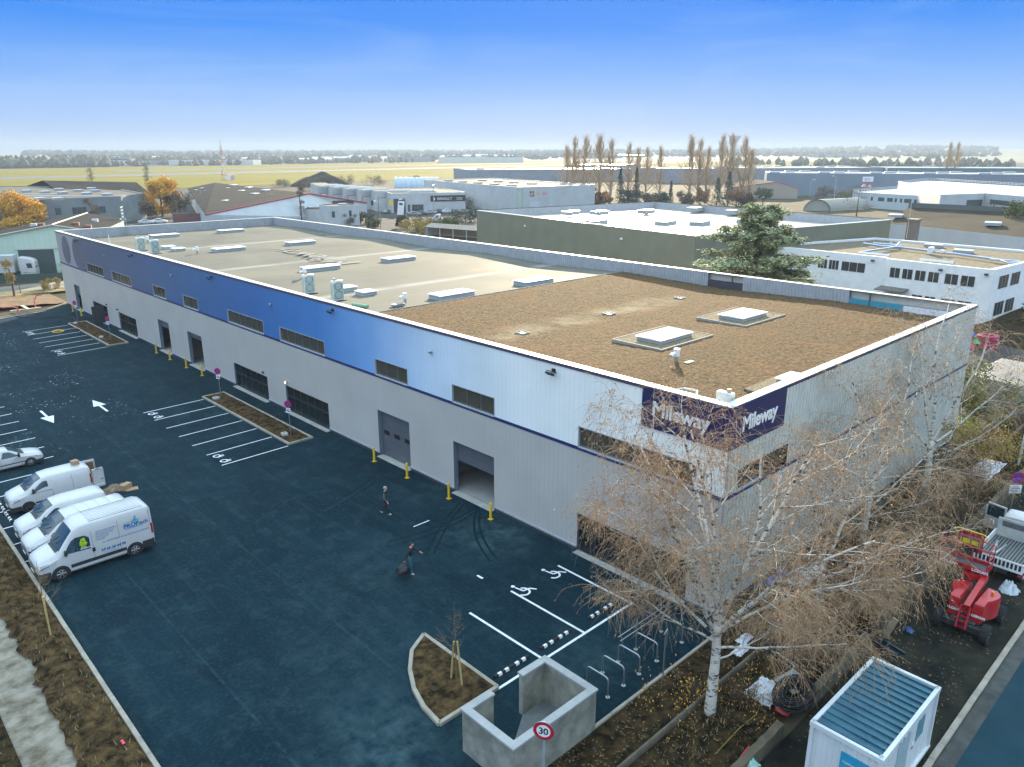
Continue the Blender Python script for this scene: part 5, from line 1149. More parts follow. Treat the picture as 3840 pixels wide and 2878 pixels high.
for i, (p, l) in enumerate(((((-4.2, 100.2, .3), (-4.15, 100.6, 1.2), (-3.7, 101.2, 1.75), (-3.0, 101.6, 1.8)), 'bent red conduit sticking up from the soil at the far corner of the hall'), (((-6.6, 98.4, 0), (-6.55, 98.6, .8), (-6.9, 98.9, 1.0), (-8.2, 99.4, 1.0)), 'red conduit elbow rising at the far kerb beside the pale planks'))):
    b = MB(); b.tube(p, .09, 8); tag(b.build('red_conduit', mat('conduit_red_%d' % i, (.55, .10, .07), .5), smooth=True), l, 'conduit')
b = MB(); b.box(-7.3, -3.8, 99.0, 99.4, .45, .52); b.box(-5.6, -5.2, 98.4, 101.8, .53, .60); b.box(-6.6, -6.5, 99.1, 99.3, 0, .45); b.box(-5.45, -5.35, 101, 101.1, 0, .53); tag(b.build('plank_stack', mat('bare_timber', (.45, .40, .32), .8)), 'pale planks crossed on the soil at the far kerb', 'planks')
def wheel_stop(x0, x1, y, label, along='x'):
    b = MB(); n = 10
    for k in range(n):
        a, c = x0+(x1-x0)*k/n, x0+(x1-x0)*(k+1)/n; mi = 1 if k in (1, 3, 6, 8) else 0
        if along == 'x': v = [(a, y-.08, 0), (c, y-.08, 0), (c, y+.08, 0), (a, y+.08, 0), (a, y-.05, .10), (c, y-.05, .10), (c, y+.05, .10), (a, y+.05, .10)]
        else: v = [(y-.08, a, 0), (y-.08, c, 0), (y+.08, c, 0), (y+.08, a, 0), (y-.05, a, .10), (y-.05, c, .10), (y+.05, c, .10), (y+.05, a, .10)]
        b.mesh(v, [(0, 1, 2, 3), (4, 5, 6, 7), (0, 1, 5, 4), (2, 3, 7, 6), (0, 4, 7, 3), (1, 2, 6, 5)], mi)
    o = b.build('wheel_stop', [BLACK, SIGNW]); weld(o); return tag(o, label, 'wheel stop', 'black and white wheel stops')
wheel_stop(-9.95, -8.05, 3.75, 'striped wheel stop in the bay beside the leaf shaped bed'); wheel_stop(-7.33, -5.45, 3.75, 'striped wheel stop in the middle bay behind the concrete pen'); wheel_stop(-4.25, -2.4, 3.78, 'striped wheel stop in the bay next to the glazed corner, under the birch twigs')
wheel_stop(34.3, 36.1, -20.72, 'striped wheel stop at the kerb before the open-door van', 'y'); wheel_stop(32.5, 34.25, -20.74, 'striped wheel stop between the open-door van and the hidden small van', 'y'); wheel_stop(30.1, 31.75, -20.75, 'striped wheel stop in front of the hidden small van', 'y')

# open concrete refuse pen
def pen():
    t = thing('refuse_pen', 'open-topped rendered concrete refuse pen with a gap in its back wall', 'enclosure', (0, 0, 0))
    RND = mat('pen_render', (.29, .285, .235), .9, col2=(.155, .16, .135), scale=1.3, detail=10, lo=.38, hi=.62, bump=.3, bscale=30); CAP = mat('pen_coping', (.36, .37, .36), .85, col2=(.27, .28, .28), scale=1.4, bump=.15, bscale=30)
    X0, X1, Y0, Y1, h, w_ = -13.35, -9.25, -.90, 1.66, 1.72, .2
    parts = [(X0, X1, Y0, Y0+w_), (X0, X0+w_, Y0+w_, Y1), (X1-w_, X1, Y0+w_, Y1), (X0+w_, -12.06, Y1-w_, Y1), (-10.61, X1-w_, Y1-w_, Y1)]
    for p in parts:
        b = MB(); b.box(*p, -.02, h); b.build('wall', RND, t)
    b = MB(); e = .05
    for p in ((X0-e, X1+e, Y0-e, Y0+w_+e), (X0-e, X0+w_+e, Y0+w_+e, Y1+e), (X1-w_-e, X1+e, Y0+w_+e, Y1+e), (X0+w_+e, -12.03, Y1-w_-e, Y1+e), (-10.64, X1-w_-e, Y1-w_-e, Y1+e)):
        ln = max(p[1]-p[0], p[3]-p[2]); n = max(1, round(ln/1.0))
        for k in range(n):
            if p[1]-p[0] > p[3]-p[2]: b.box(p[0]+(p[1]-p[0])*k/n, p[0]+(p[1]-p[0])*(k+1)/n-.008, p[2], p[3], h, h+.08)
            else: b.box(p[0], p[1], p[2]+(p[3]-p[2])*k/n, p[2]+(p[3]-p[2])*(k+1)/n-.008, h, h+.08)
    b.build('coping', CAP, t)
    b = MB(); b.prism([(X0+w_, Y0+w_), (X1-w_, Y0+w_), (X1-w_, Y1-w_), (-10.6, Y1-w_), (-12.0, .55), (X0+w_, .3)], .0, .05); b.build('slab', mat('pen_slab', (.16, .18, .18), .85, col2=(.10, .115, .115), scale=1.2), t)
pen()
def hoop(x, label):
    t = thing('bike_hoop', label, 'bike hoop', (x, 0, 0), 0, 'bike hoops beside the pen')
    b = MB(); r_ = .16; y0, y1, h = -.09, .98, .86
    P = [(0, y0, 0), (0, y0, h-r_)]+[(0, y0+r_-r_*cos(a), h-r_+r_*sin(a)) for a in (.4, .8, 1.2, pi/2)]+[(0, y1-r_+r_*sin(a), h-r_+r_*cos(a)) for a in (0, .4, .8, 1.2)]+[(0, y1, h-r_), (0, y1, 0)]
    b.tube(P, .028, 8); b.build('tube', STEEL, t, smooth=True, angle=60)
    b = MB(); b.cyl(0, y0, 0, .02, .09, 10); b.cyl(0, y1, 0, .02, .09, 10); b.build('foot_plate', CONC, t)
hoop(-7.55, 'steel bike hoop closest to the concrete pen'); hoop(-6.58, 'steel bike hoop second from the concrete pen'); hoop(-5.58, 'steel bike hoop third from the concrete pen'); hoop(-4.4, 'steel bike hoop fourth from the concrete pen'); hoop(-2.6, 'steel bike hoop deepest under the birch, nearest the hall corner')
def rail(x0, x1, y, label):
    t = thing('bike_rail', label, 'rail', (0, 0, 0)); b = MB(); b.tube([(x0, y, .55), (x1, y, .55)], .02, 6); b.tube([(x0, y-.12, .42), (x1, y-.12, .42)], .02, 6); b.build('bar', STEEL, t); b = MB(); [b.cyl(x, y-.05, 0, .8, .025, 8) for x in (x0+1.2, x1-.1)]; b.build('post', STEEL, t)
rail(-4.9, -1.2, 1.55, 'low two-bar steel rail behind the bike hoops')
def post_sign(loc, h, label):
    t = thing('thin_post', label, 'post', loc); b = MB(); b.cyl(0, 0, 0, h, .03, 8); b.build('pole', STEEL, t, smooth=True); b = MB(); b.tube([(-.12, 0, h-.1), (.1, 0, h+.05), (.05, 0, h-.25)], .02, 5); b.build('bracket', STEEL, t)
post_sign((-5.25, -1.0, 0), 2.3, 'thin galvanised post in front of the birch trunk')
post_sign((-1.6, 3.0, 0), 2.1, 'thin galvanised post at the end of the bays by the glazed corner')
# speed sign
def speed(loc):
    t = thing('speed_limit_sign', 'round 30 speed limit sign on a pole before the concrete pen', 'road sign', loc, radians(-2)); h = 3.12
    b = MB(); b.cyl(0, 0, -.05, h-.02, .04, 12); b.build('pole', mat('sign_pole_grey', (.45, .50, .53), .4, .4), t, smooth=True)
    ax_, ay_ = Vector((.52, -.85, 0)), Vector((0, 0, 1)); z = h-.32; n_ = ax_.normalized().cross(ay_)   # faces the lane
    b = MB(); c = Vector((0, 0, z)); b.tube([c+n_*.045, c+n_*.075], .34, 32); s = b.build('sign_disc', STEEL, t)
    b = MB(); disc(b, c+n_*.0765, .325, ax_, ay_, 0, .225, 32); b.build('red_ring', SIGNR, s); b = MB(); disc(b, c+n_*.0765, .225, ax_, ay_, 0, 0, 32); b.build('white_face', SIGNW, s)
    M_ = frame(c+n_*.080-ax_.normalized()*.005+Vector((0, 0, -.115)), ax_, ay_); text_mesh('lettering', '30', .335, BLACK, s, M_, .001, .008, 0, 'CENTER', .95)
speed((-12.86, -1.78, 0))
# garden edge: low concrete boards, boundary wall, debris
BOARD = mat('gravel_board', (.17, .14, .10), .9, col2=(.09, .075, .055), scale=1.2, detail=8)
b = MB(); [b.box(-14+2.0*k, -12.02+2.0*k, -2.80, -2.66, -.05, .22) for k in range(29)]; b.box(-14, 42, -2.77, -2.70, .222, .26); tag(b.build('boundary_edging', BOARD), 'long low concrete edging with a thin cable, below the birches', 'edging')
WALLM = mat('old_low_wall', (.15, .12, .075), .95, col2=(.07, .06, .04), scale=.8, detail=9, bump=.4, bscale=12)
def lowwall(x0, x1, label, h=.55, y=-5.62):
    b = MB(); n = int((x1-x0)*4); rr = random.Random(int(x0*7)); vs_ = []
    for k in range(n+1):
        x = x0+(x1-x0)*k/n; j = rr.uniform(-.02, .02); hh = h+rr.uniform(-.03, .03)
        vs_ += [(x, y-.16+j, -.05), (x, y-.15+j, hh), (x, y+.13+j, hh+.02), (x, y+.16+j, -.05)]
    b.mesh(vs_, [(4*k+i, 4*k+i+1, 4*k+i+5, 4*k+i+4) for k in range(n) for i in range(3)]+[(0, 3, 2, 1), (4*n, 4*n+1, 4*n+2, 4*n+3)]); tag(b.build('low_wall', WALLM), label, 'low wall')
lowwall(-16, -4.6, 'low concrete wall between the birch and the site cabin'); lowwall(-2.6, 2.6, 'low concrete wall behind the site cabin roof, after the cable coil'); lowwall(4.0, 42, 'long low wall behind the red boom lift', .6, -5.35)
b = MB(); b.obox((3.72, -5.72, .62), (.34, .5, 1.25), Matrix.Rotation(.2, 3, 'Z'), bev=.03); tag(b.build('gate_pier', WALLM), 'broken concrete gate pier standing at the gap in the low wall', 'pier')
b = MB(); b.obox((3.98, -6.1, .55), (.07, .26, 1.15), Matrix.Rotation(.1, 3, 'Z') @ Matrix.Rotation(.3, 3, 'X')); tag(b.build('leaning_board', mat('weathered_board', (.36, .30, .20), .85)), 'weathered board leaning on the broken gate pier', 'board')
STB = mat('steel_beam_blue', (.03, .06, .09), .4, .5)
for i, ((p, q), l) in enumerate(((((3.42, -5.1), (3.02, -6.85)), 'dark steel beam on the ground by the broken pier, nearer the cabin'), (((3.85, -5.2), (3.36, -7.03)), 'dark steel beam on the ground by the broken pier, nearer the lift'))):
    d = Vector((q[0]-p[0], q[1]-p[1], 0)); Mx = Matrix.Rotation(atan2(d.y, d.x), 3, 'Z'); c = Vector(((p[0]+q[0])/2, (p[1]+q[1])/2, .09)); b = MB(); b.obox(c+Vector((0, 0, .05)), (d.length, .12, .015), Mx); b.obox(c-Vector((0, 0, .05)), (d.length, .12, .015), Mx); b.obox(c, (d.length, .015, .085), Mx); tag(b.build('steel_beam', STB), l, 'steel beam')
def crumple(name, label, cat, loc, sx, sy, h, m, seed, n=14):
    b = MB(); rr = random.Random(seed); vs_ = []
    for j in range(n+1):
        for i in range(n+1):
            u, v = i/n*2-1, j/n*2-1; e = max(0, 1-(u*u+v*v)); k = mnoise.noise((u*2.6+seed, v*2.6, seed)); vs_.append((sx*u*(1+.18*k), sy*v*(1+.18*mnoise.noise((v*3, u*3, seed))), max(.01, h*(.25+.75*e)*(.6+.9*abs(k))*(1 if e > 0 else .25))+rr.uniform(0, .02)))
    b.mesh(vs_, [(j*(n+1)+i, j*(n+1)+i+1, (j+1)*(n+1)+i+1, (j+1)*(n+1)+i) for j in range(n) for i in range(n)]); o = b.build(name, m, smooth=True, angle=50, loc=loc); return tag(o, label, cat)
TARP = mat('white_tarpaulin', (.62, .66, .72), .5); BLUET = mat('blue_tarpaulin', (.02, .16, .62), .5); PLAST = mat('clear_plastic_wrap', (.50, .56, .60), .35)
crumple('tarpaulin', 'crumpled white sheet by the cable coil under the birch', 'tarpaulin', (-3.0, -4.2, .1), .7, .55, .45, TARP, 3)
crumple('tarpaulin', 'white plastic sheet on the bed beside the birch trunk, nearer the lot', 'tarpaulin', (-1.35, -2.2, .1), .5, .22, .18, TARP, 5)
crumple('tarpaulin', 'small white plastic sheet on the bed, just behind the birch trunk', 'tarpaulin', (-.6, -1.9, .1), .45, .22, .2, TARP, 6)
crumple('tarpaulin', 'bright blue sheet crumpled at the foot of the side wall', 'tarpaulin', (5.0, -.40, .1), .95, .18, .3, BLUET, 7)
crumple('tarpaulin', 'pale lilac sheet spread along the side wall beyond the blue one', 'tarpaulin', (6.2, -1.35, .1), 1.3, .45, .25, TARP, 8)
crumple('tarpaulin', 'large white sheet in the bushes past the far end of the side wall', 'tarpaulin', (26.8, -3.4, .2), 2.2, .7, .5, TARP, 9)
crumple('plastic_wrap', 'bundle of clear plastic hanging off the tipper truck to the ground', 'plastic', (12.0, -8.6, 0), .45, .4, .55, PLAST, 10)
crumple('plastic_wrap', 'small crumpled clear plastic bag at the bottom beside the cabin', 'plastic', (-6.4, -6.9, .05), .25, .25, .3, PLAST, 11)
crumple('blue_bucket_lid', 'small blue crumpled bag on the earth behind the lift chassis', 'bag', (5.2, -6.5, .05), .16, .2, .22, mat('blue_bag', (.03, .09, .22), .5), 12)
b = MB(); b.obox((-1.9, -4.75, .30), (1.15, .9, .05), Matrix.Rotation(-.15, 3, 'Z') @ Matrix.Rotation(.1, 3, 'X')); tag(b.build('cement_board', mat('cement_board', (.24, .31, .34), .7)), 'grey-blue flat board lying beyond the white sheet by the cable coil', 'board')
b = MB(); rr = random.Random(8)
for k in range(26):
    r_ = rr.uniform(.45, .85); cx_, cy_ = -2.75+rr.uniform(-.15, .15), -5.2+rr.uniform(-.12, .12); tz = rr.uniform(-.25, .25); ph = rr.random()*6
    b.tube([(cx_+r_*1.15*cos(q), cy_+r_*.75*sin(q), .35+rr.uniform(-.01, .01)+.30*(k/26)+tz*r_*sin(q+ph)) for q in [2*pi*i/20 for i in range(21)]], .035, 5)
tag(b.build('cable_coil', BLACK, smooth=True), 'tangled coil of black ducting by the low wall, beside the cabin', 'cable coil')
for i, (p, r_, l) in enumerate((((-3.5, -5.25, .2), .32, 'red bag under the black ducting coil'), ((-1.95, -5.35, .5), .2, 'small red cap on top of the black ducting coil'))): crumple('red_bag', l, 'bag', p, r_, r_*.8, r_*.9, mat('red_bag_%d' % i, (.38, .03, .03), .6), 20+i)
b = MB(); b.tube([(-7.2, -4.6, .12), (-5.6, -4.55, .16), (-4.4, -4.6, .14), (-3.4, -4.3, .12)], .013, 5); tag(b.build('yellow_rope', mat('yellow_hose_dull', (.36, .25, .03), .7)), 'thin yellow hose lying on the soil from the coil to the frame edge', 'hose')
b = MB(); b.tube([(-7.0, -5.38, .05), (-6.75, -5.40, .28), (-6.48, -5.45, .55)], [.07, .09, .04], 8); tag(b.build('rolled_red_banner', mat('banner_red', (.48, .015, .03), .6), smooth=True), 'rolled red banner at the bottom edge, leaning on the low wall', 'banner')
crumple('green_packaging', 'small green and white packaging beside the rolled red banner', 'packaging', (-6.9, -5.75, .2), .3, .25, .3, mat('mint_pack', (.30, .58, .50), .5), 30)
crumple('cardboard_pile', 'pile of flattened cardboard and rubbish behind the open van doors', 'cardboard', (-15.0, 33.15, 0), .8, .5, .35, mat('cardboard_pile_m', (.30, .20, .12), .9, col2=(.08, .06, .05), scale=5), 31)
b = MB(); b.obox((-14.55, 32.75, .18), (.62, .40, .36), Matrix.Rotation(.5, 3, 'Z')); b.obox((-14.3, 32.45, .03), (.7, .45, .05), Matrix.Rotation(-.2, 3, 'Z')); tag(b.build('torn_carton', CARD), 'torn open carton lying behind the open van doors', 'carton')
b = MB(); b.box(-4.6, -3.5, 16.3, 16.36, 0, .02); tag(b.build('chalk_strip', MARK), 'short white batten lying on the tarmac in front of the half-open bay', 'batten')
crumple('paper_scrap', 'single scrap of white paper on the tarmac before the disabled bays', 'paper', (-5.4, 9.8, 0), .06, .2, .04, SIGNW, 33, 5)
crumple('fluorescent_scrap', 'pink-red fluorescent tape lying on the soil bank beside the kerb', 'tape', (-21.9, 10.1, .18), .05, .13, .04, mat('pink_tape', (.75, .05, .12), .5), 34, 6)
RADM = mat('red_ring', (.45, .02, .03), .5)
# ------------------------------------------------------------------ trees and shrubs
BARK = mat('birch_bark', (.58, .53, .45), .8, col2=(.05, .042, .035), scale=3.2, detail=6, lo=.40, hi=.49, stretch=(1, 1, 2.2), bump=.3, bscale=10)
TWIG = mat('birch_twigs', (.50, .32, .17), .7, col2=(.24, .145, .08), scale=1.2)
CATK = mat('catkins_and_dry_leaves', (.48, .27, .11), .8, col2=(.22, .12, .06), scale=2.5)
GOLD = mat('golden_leaves', (.62, .36, .03), .7, col2=(.48, .22, .03), scale=2.5)
WOOD = mat('dark_bark', (.10, .075, .055), .9, scale=4)
def rvec(r): 
    while True:
        v = Vector((r.uniform(-1, 1), r.uniform(-1, 1), r.uniform(-1, 1)))
        if .01 < v.length < 1: return v.normalized()
def leafquad(b, p, s, r, mi=0):
    n = rvec(r); a = n.orthogonal().normalized()*s; c = n.cross(a).normalized()*s*.55; b.face([p-a, p+c*.9, p+a, p-c*.9], mi)
def grow(b, tw, lf, p, d, ln, rad, lvl, r, P):
    """b branches, tw twig builder, lf leaf builder"""
    n = max(3, int(ln/.45)); pts = [p.copy()]; q = p.copy(); dd = d.copy()
    for k in range(n):
        dd = (dd+rvec(r)*P['wob']+Vector((0, 0, P['up'][lvl]))).normalized(); q = q+dd*(ln/n); pts.append(q.copy())
    tip = P['tip'][lvl]; rs = [rad+(rad*tip-rad)*k/n for k in range(n+1)]
    b.tube(pts, rs, P['sides'][lvl], cap=False)
    if lvl+1 < len(P['num']):
        m = P['num'][lvl+1]
        for i in range(m):
            t = P['start'][lvl]+(1-P['start'][lvl])*(i+r.random())/m; k = min(n-1, int(t*n)); base = pts[k].lerp(pts[k+1], t*n-k)
            ax = (pts[k+1]-pts[k]).normalized(); o = ax.orthogonal().normalized(); o = Matrix.Rotation(r.uniform(0, 2*pi), 3, ax) @ o
            an = radians(P['ang'][lvl+1])*r.uniform(.75, 1.25); nd = (ax*cos(an)+o*sin(an)).normalized()
            if nd.z < -.1: nd.z = abs(nd.z)*.4; nd.normalize()
            grow(b, tw, lf, base, nd, ln*P['len'][lvl+1]*r.uniform(.7, 1.15)*(1.1-.45*t), max(.006, rs[k]*P['rr'][lvl+1]), lvl+1, r, P)
    if lvl >= P['twl']:
        for i in range(P['tw']):
            t = r.uniform(.15, 1); k = min(n-1, int(t*n)); base = pts[k].lerp(pts[k+1], t*n-k); ax = (pts[k+1]-pts[k]).normalized()
            v = (ax*.7+rvec(r)).normalized(); L_ = r.uniform(*P['twlen']); pp = [base]
            for s_ in range(P.get('tws', 4)):
                v = (v+Vector((0, 0, -P['droop']))+rvec(r)*.22).normalized(); pp.append(pp[-1]+v*L_/P.get('tws', 4))
            w = P['tww']; tw.tube(pp, [w, w*.9, w*.75, w*.55, w*.4][:len(pp)], 3, cap=False)
            for s_ in range(r.randint(*P['leaf'])):
                u = r.uniform(.2, 1)*(len(pp)-1); j = min(len(pp)-2, int(u)); leafquad(lf, pp[j].lerp(pp[j+1], u-j)+rvec(r)*.03, r.uniform(*P['leafs']), r)
            # side twiglets
            for s_ in range(P.get('sub', 2)):
                j = r.randint(1, len(pp)-2); v2 = (pp[j+1]-pp[j]).normalized()+rvec(r)*.8; q0 = pp[j]; q1 = q0+v2*L_*.16; q2 = q1+(v2+Vector((0, 0, -.9)))*L_*.14
                tw.tube([q0, q1, q2], [w*.6, w*.5, w*.35], 3, cap=False)
                for s2 in range(r.randint(*P['leaf'])): leafquad(lf, q1.lerp(q2, r.random())+rvec(r)*.03, r.uniform(*P['leafs']), r)
BP = dict(wob=.13, up=[.03, .015, -.035, -.05], tip=[.35, .3, .3, .3], sides=[8, 6, 5, 4], num=[1, 7, 5], start=[.28, .2], ang=[0, 42, 50], len=[1, .50, .52], rr=[1, .5, .5], twl=1, tw=6, twlen=(.6, 1.5), droop=.30, tww=.0075, leaf=(0, 3), leafs=(.022, .05), sub=2)
def birch(label, loc, seed, stems, trunk_h, trunk_r, P=BP, trunk=None, leafm=CATK, scale=1.0, extra_leaf=None, name='birch_tree'):
    r = random.Random(seed); t = thing(name, label, 'tree', loc); bb, tw, lf = MB(), MB(), MB()
    tp = trunk or [(0, 0, -.1), (.03, -.02, trunk_h*.5), (0, 0, trunk_h)]
    n = 10; path = []
    for k in range(n+1):
        u = k/n*(len(tp)-1); j = min(len(tp)-2, int(u)); path.append(Vector(tp[j]).lerp(Vector(tp[j+1]), u-j))
    bb.tube(path, [trunk_r*(1.35-.5*k/n) for k in range(n+1)], 10)
    for (h, dx, dy, dz, ln, rad) in stems:
        k = h*n; j = min(n-1, int(k)); base = path[j].lerp(path[j+1], k-j); grow(bb, tw, lf, base, Vector((dx, dy, dz)).normalized(), ln, rad, 0, r, P)
    bb.build('trunk', BARK, t, smooth=True, angle=180); tw.build('twigs', TWIG, t); 
    if lf.v: lf.build('leaves', leafm, t)
    if extra_leaf:
        lf2 = MB(); extra_leaf(lf2, r); lf2.build('golden_leaves', GOLD, t)
    return t
# the many-stemmed birch in front of the corner (camera right is +x -y; towards the camera is -x -y)
rx, ry = .724, -.690; fx_, fy_ = .690, .724
def cd(a, f, z): return (a*rx+f*fx_, a*ry+f*fy_, z)       # across, away, up
BP2 = dict(BP, tw=4, leaf=(0, 2))
def stem(h, a, f, z, ln, rad): return (h, *cd(a, f, z), ln, rad)
def hang(lf, r):
    for cx_, cz, n, s in ((-1.6, 1.3, 70, .6), (-1.1, .9, 60, .4), (1.3, 1.7, 90, .8), (1.7, .9, 60, .6), (-2.6, 1.8, 50, .4)):
        for k in range(n):
            v = cd(cx_+r.gauss(0, s*.5), r.gauss(-.6, .6), 0); leafquad(lf, Vector((v[0], v[1], max(.15, cz+r.gauss(0, .6)))), r.uniform(.03, .055), r)
birch('large multi-stemmed birch with bare drooping twigs in front of the hall corner', (-5.54, -3.33, 0), 11, [
    stem(1, -.10, .05, 1, 7.8, .10), stem(1, -.36, .2, 1, 7.4, .095), stem(.98, .16, .1, 1, 7.6, .10), stem(.95, .40, .15, 1, 7.0, .09), stem(.96, .02, .3, 1, 7.2, .09), stem(.9, -.62, .15, .9, 6.2, .075), stem(.92, .75, -.05, .75, 6.4, .08),
    stem(.88, -.95, -.1, .60, 5.6, .065), stem(.9, 1.0, .1, .50, 5.4, .06), stem(.80, -1.0, .1, .62, 4.2, .05), stem(.75, 1.0, -.3, .35, 4.4, .05), stem(.85, .3, -.5, .8, 5.2, .06), stem(.85, -.35, -.5, .8, 5.0, .06), stem(.62, .9, .3, .15, 3.2, .035)],
    3.9, .165, trunk=[(0, 0, -.1), (-.05, -.04, 1.3), (.03, -.02, 2.6), (.02, .03, 3.9)], extra_leaf=hang)
birch('birch with long arching boughs behind the site cabin, beside the large birch', (2.4, -3.6, 0), 23, [
    stem(1, .05, .05, 1, 6.2, .09), stem(.95, -.4, .1, 1, 5.6, .075), stem(.95, .45, .1, .9, 5.8, .08), stem(.8, .9, -.2, .45, 5.2, .06), stem(.78, -.8, -.2, .5, 4.6, .055), stem(.7, .6, -.7, .35, 4.8, .06), stem(.65, .1, -1, .4, 4.2, .05), stem(.6, -.5, -.8, .3, 3.6, .045), stem(.5, 1, .2, .2, 4, .045)],
    3.2, .15, BP2, trunk=[(0, 0, -.1), (.1, .0, 1.5), (.05, .05, 3.2)])
birch('birch half way along the side wall with a tall bare crown', (9.6, -2.6, 0), 31, [
    stem(1, .02, .05, 1, 7.0, .09), stem(.95, -.35, .1, 1, 6.4, .08), stem(.95, .35, .1, 1, 6.4, .08), stem(.85, .8, 0, .7, 5.0, .06), stem(.85, -.8, 0, .7, 5.0, .06), stem(.7, .3, -.9, .5, 4.2, .05), stem(.6, -.6, -.6, .3, 3.6, .04)],
    3.6, .15, BP2, trunk=[(0, 0, -.1), (.0, .1, 1.8), (.1, .05, 3.6)])
birch('birch at the far end of the side wall, before the corrugated shed', (19.1, -2.2, 0), 43, [
    stem(1, .05, .05, 1, 7.4, .10), stem(.95, -.3, .1, 1, 6.8, .08), stem(.95, .4, .1, 1, 6.6, .085), stem(.9, .9, 0, .75, 6.2, .075), stem(.85, -.8, 0, .8, 5.2, .06), stem(.75, .9, -.2, .35, 5.4, .055), stem(.6, .3, -.9, .4, 4.2, .045)],
    4.0, .17, BP2, trunk=[(0, 0, -.1), (.05, -.05, 2), (.0, .05, 4.0)])
# tangled shrubs under the birches
SHRUBT = mat('bare_shrub_twigs', (.125, .085, .055), .9, col2=(.06, .045, .03), scale=1.5)
def bare_shrub(label, loc, seed, rad, h, n=260, leafm=None, leaves=0, m=SHRUBT, group=None):
    r = random.Random(seed); t = thing('bare_shrub', label, 'shrub', loc, 0, group); b, lf = MB(), MB()
    for k in range(n):
        a = r.uniform(0, 2*pi); q = sqrt(r.random())*rad*.35; p = Vector((q*cos(a), q*sin(a), 0)); d = Vector((cos(a)*r.uniform(.1, 1), sin(a)*r.uniform(.1, 1), r.uniform(.5, 1.2))).normalized(); L_ = h*r.uniform(.6, 1.2); pp = [p]
        for s in range(4): d = (d+rvec(r)*.35+Vector((0, 0, -.10*s))).normalized(); pp.append(pp[-1]+d*L_/4)
        b.tube(pp, [.014, .012, .009, .006, .004], 3, cap=False)
        for s in range(3):
            j = r.randint(1, 3); d2 = rvec(r); d2.z = abs(d2.z)*.6; b.tube([pp[j], pp[j]+d2*L_*.16, pp[j]+d2*L_*.26+rvec(r)*.08], [.007, .005, .003], 3, cap=False)
        for s in range(leaves): leafquad(lf, pp[r.randint(1, 4)]+rvec(r)*.22, r.uniform(.04, .08), r)
    b.build('stems', m, t)
    if lf.v: lf.build('leaves', leafm, t)
    return t
OLV = mat('olive_leaves', (.13, .14, .03), .8, col2=(.05, .065, .018), scale=2); YLV = mat('yellowing_leaves', (.36, .26, .05), .8, col2=(.20, .13, .03), scale=2); BRL = mat('brown_leaves', (.26, .15, .07), .85, col2=(.13, .075, .04), scale=2)
bare_shrub('brown leafless thicket between the large birch and the side wall', (.2, -3.9, 0), 1, 2.0, 2.0, 260, BRL, 2)
bare_shrub('brown thicket beneath the arching birch, behind the cabin', (4.6, -3.9, 0), 2, 2.2, 2.2, 280, BRL, 2)
bare_shrub('dense brown thicket beside the broken gate pier', (8.6, -4.2, 0), 3, 2.3, 2.3, 300, BRL, 2)
bare_shrub('greenish tangled thicket behind the lift basket', (13.2, -3.9, 0), 4, 2.4, 2.4, 300, OLV, 2)
bare_shrub('dark green tangled thicket behind the open truck door', (17.6, -3.9, 0), 5, 2.4, 2.4, 300, OLV, 3)
bare_shrub('yellow-leaved thicket beyond the tipper truck', (23.2, -3.2, 0), 6, 2.5, 2.6, 300, YLV, 4)
bare_shrub('brown twiggy thicket at the foot of the far birch', (20.4, -2.0, 0), 7, 2.0, 2.2, 220, BRL, 3)
bare_shrub('small brown shrub at the base of the large birch trunk', (-5.0, -2.6, 0), 8, 1.0, .8, 90, GOLD, 2)
bare_shrub('low brown brush beside the black ducting coil', (-3.9, -3.9, 0), 9, 1.2, .8, 110, BRL, 2)
def leafy(name, label, cat, loc, seed, blobs, leafm, ls=(.10, .2), per=170, wood=None, woodm=WOOD, group=None, dens=1.0):
    """crown of many leaf faces in clumps; blobs (x, y, z, rx, ry, rz)"""
    r = random.Random(seed); t = thing(name, label, cat, loc, 0, group); lf = MB()
    for (x, y, z, a, c, h) in blobs:
        for k in range(int(per*dens)):
            v = rvec(r)*(r.random()**.38); cl = 1+.22*mnoise.noise((v.x*2+x, v.y*2+y, v.z*2+seed)); p = Vector((x+v.x*a*cl, y+v.y*c*cl, z+v.z*h*cl)); leafquad(lf, p, r.uniform(*ls), r)
    lf.build('crown', leafm, t)
    b = MB()
    for path, rs in (wood or []): b.tube(path, rs, 6)
    if wood: b.build('trunk', woodm, t, smooth=True)
    return t
r_ = random.Random(5)
def blobs(rad, h0, h1, n, br, seed, squash=.8):
    r = random.Random(seed); L_ = []
    for k in range(n):
        a = r.uniform(0, 2*pi); q = sqrt(r.random())*rad; z = r.uniform(h0, h1); L_.append((q*cos(a), q*sin(a), z, br*r.uniform(.6, 1.2), br*r.uniform(.6, 1.2), br*squash*r.uniform(.6, 1.2)))
    return L_
leafy('hedge_tree', 'green and gold leafy tree before the corrugated shed, at the far right', 'tree', (37.0, .2, 0), 51, blobs(2.6, .9, 4.0, 26, 1.0, 1), mat('hedge_green_gold', (.20, .20, .035), .8, col2=(.055, .075, .02), scale=.9), (.07, .13), 260, [([(0, 0, 0), (0, .1, 2.8)], [.14, .08])])
leafy('round_shrub', 'round yellow-green clipped shrub at the far end of the side wall', 'shrub', (33.0, -.4, 0), 52, blobs(.6, .5, 1.2, 8, .7, 2), mat('clipped_yellow_green', (.34, .34, .05), .8, col2=(.2, .22, .04), scale=1.5), (.05, .09), 200)
leafy('leafy_shrub', 'golden brown leafy shrub beside the roadside sign', 'shrub', (29.0, -2.4, 0), 53, blobs(2.3, .4, 2.2, 16, .9, 3), YLV, (.06, .11), 200)
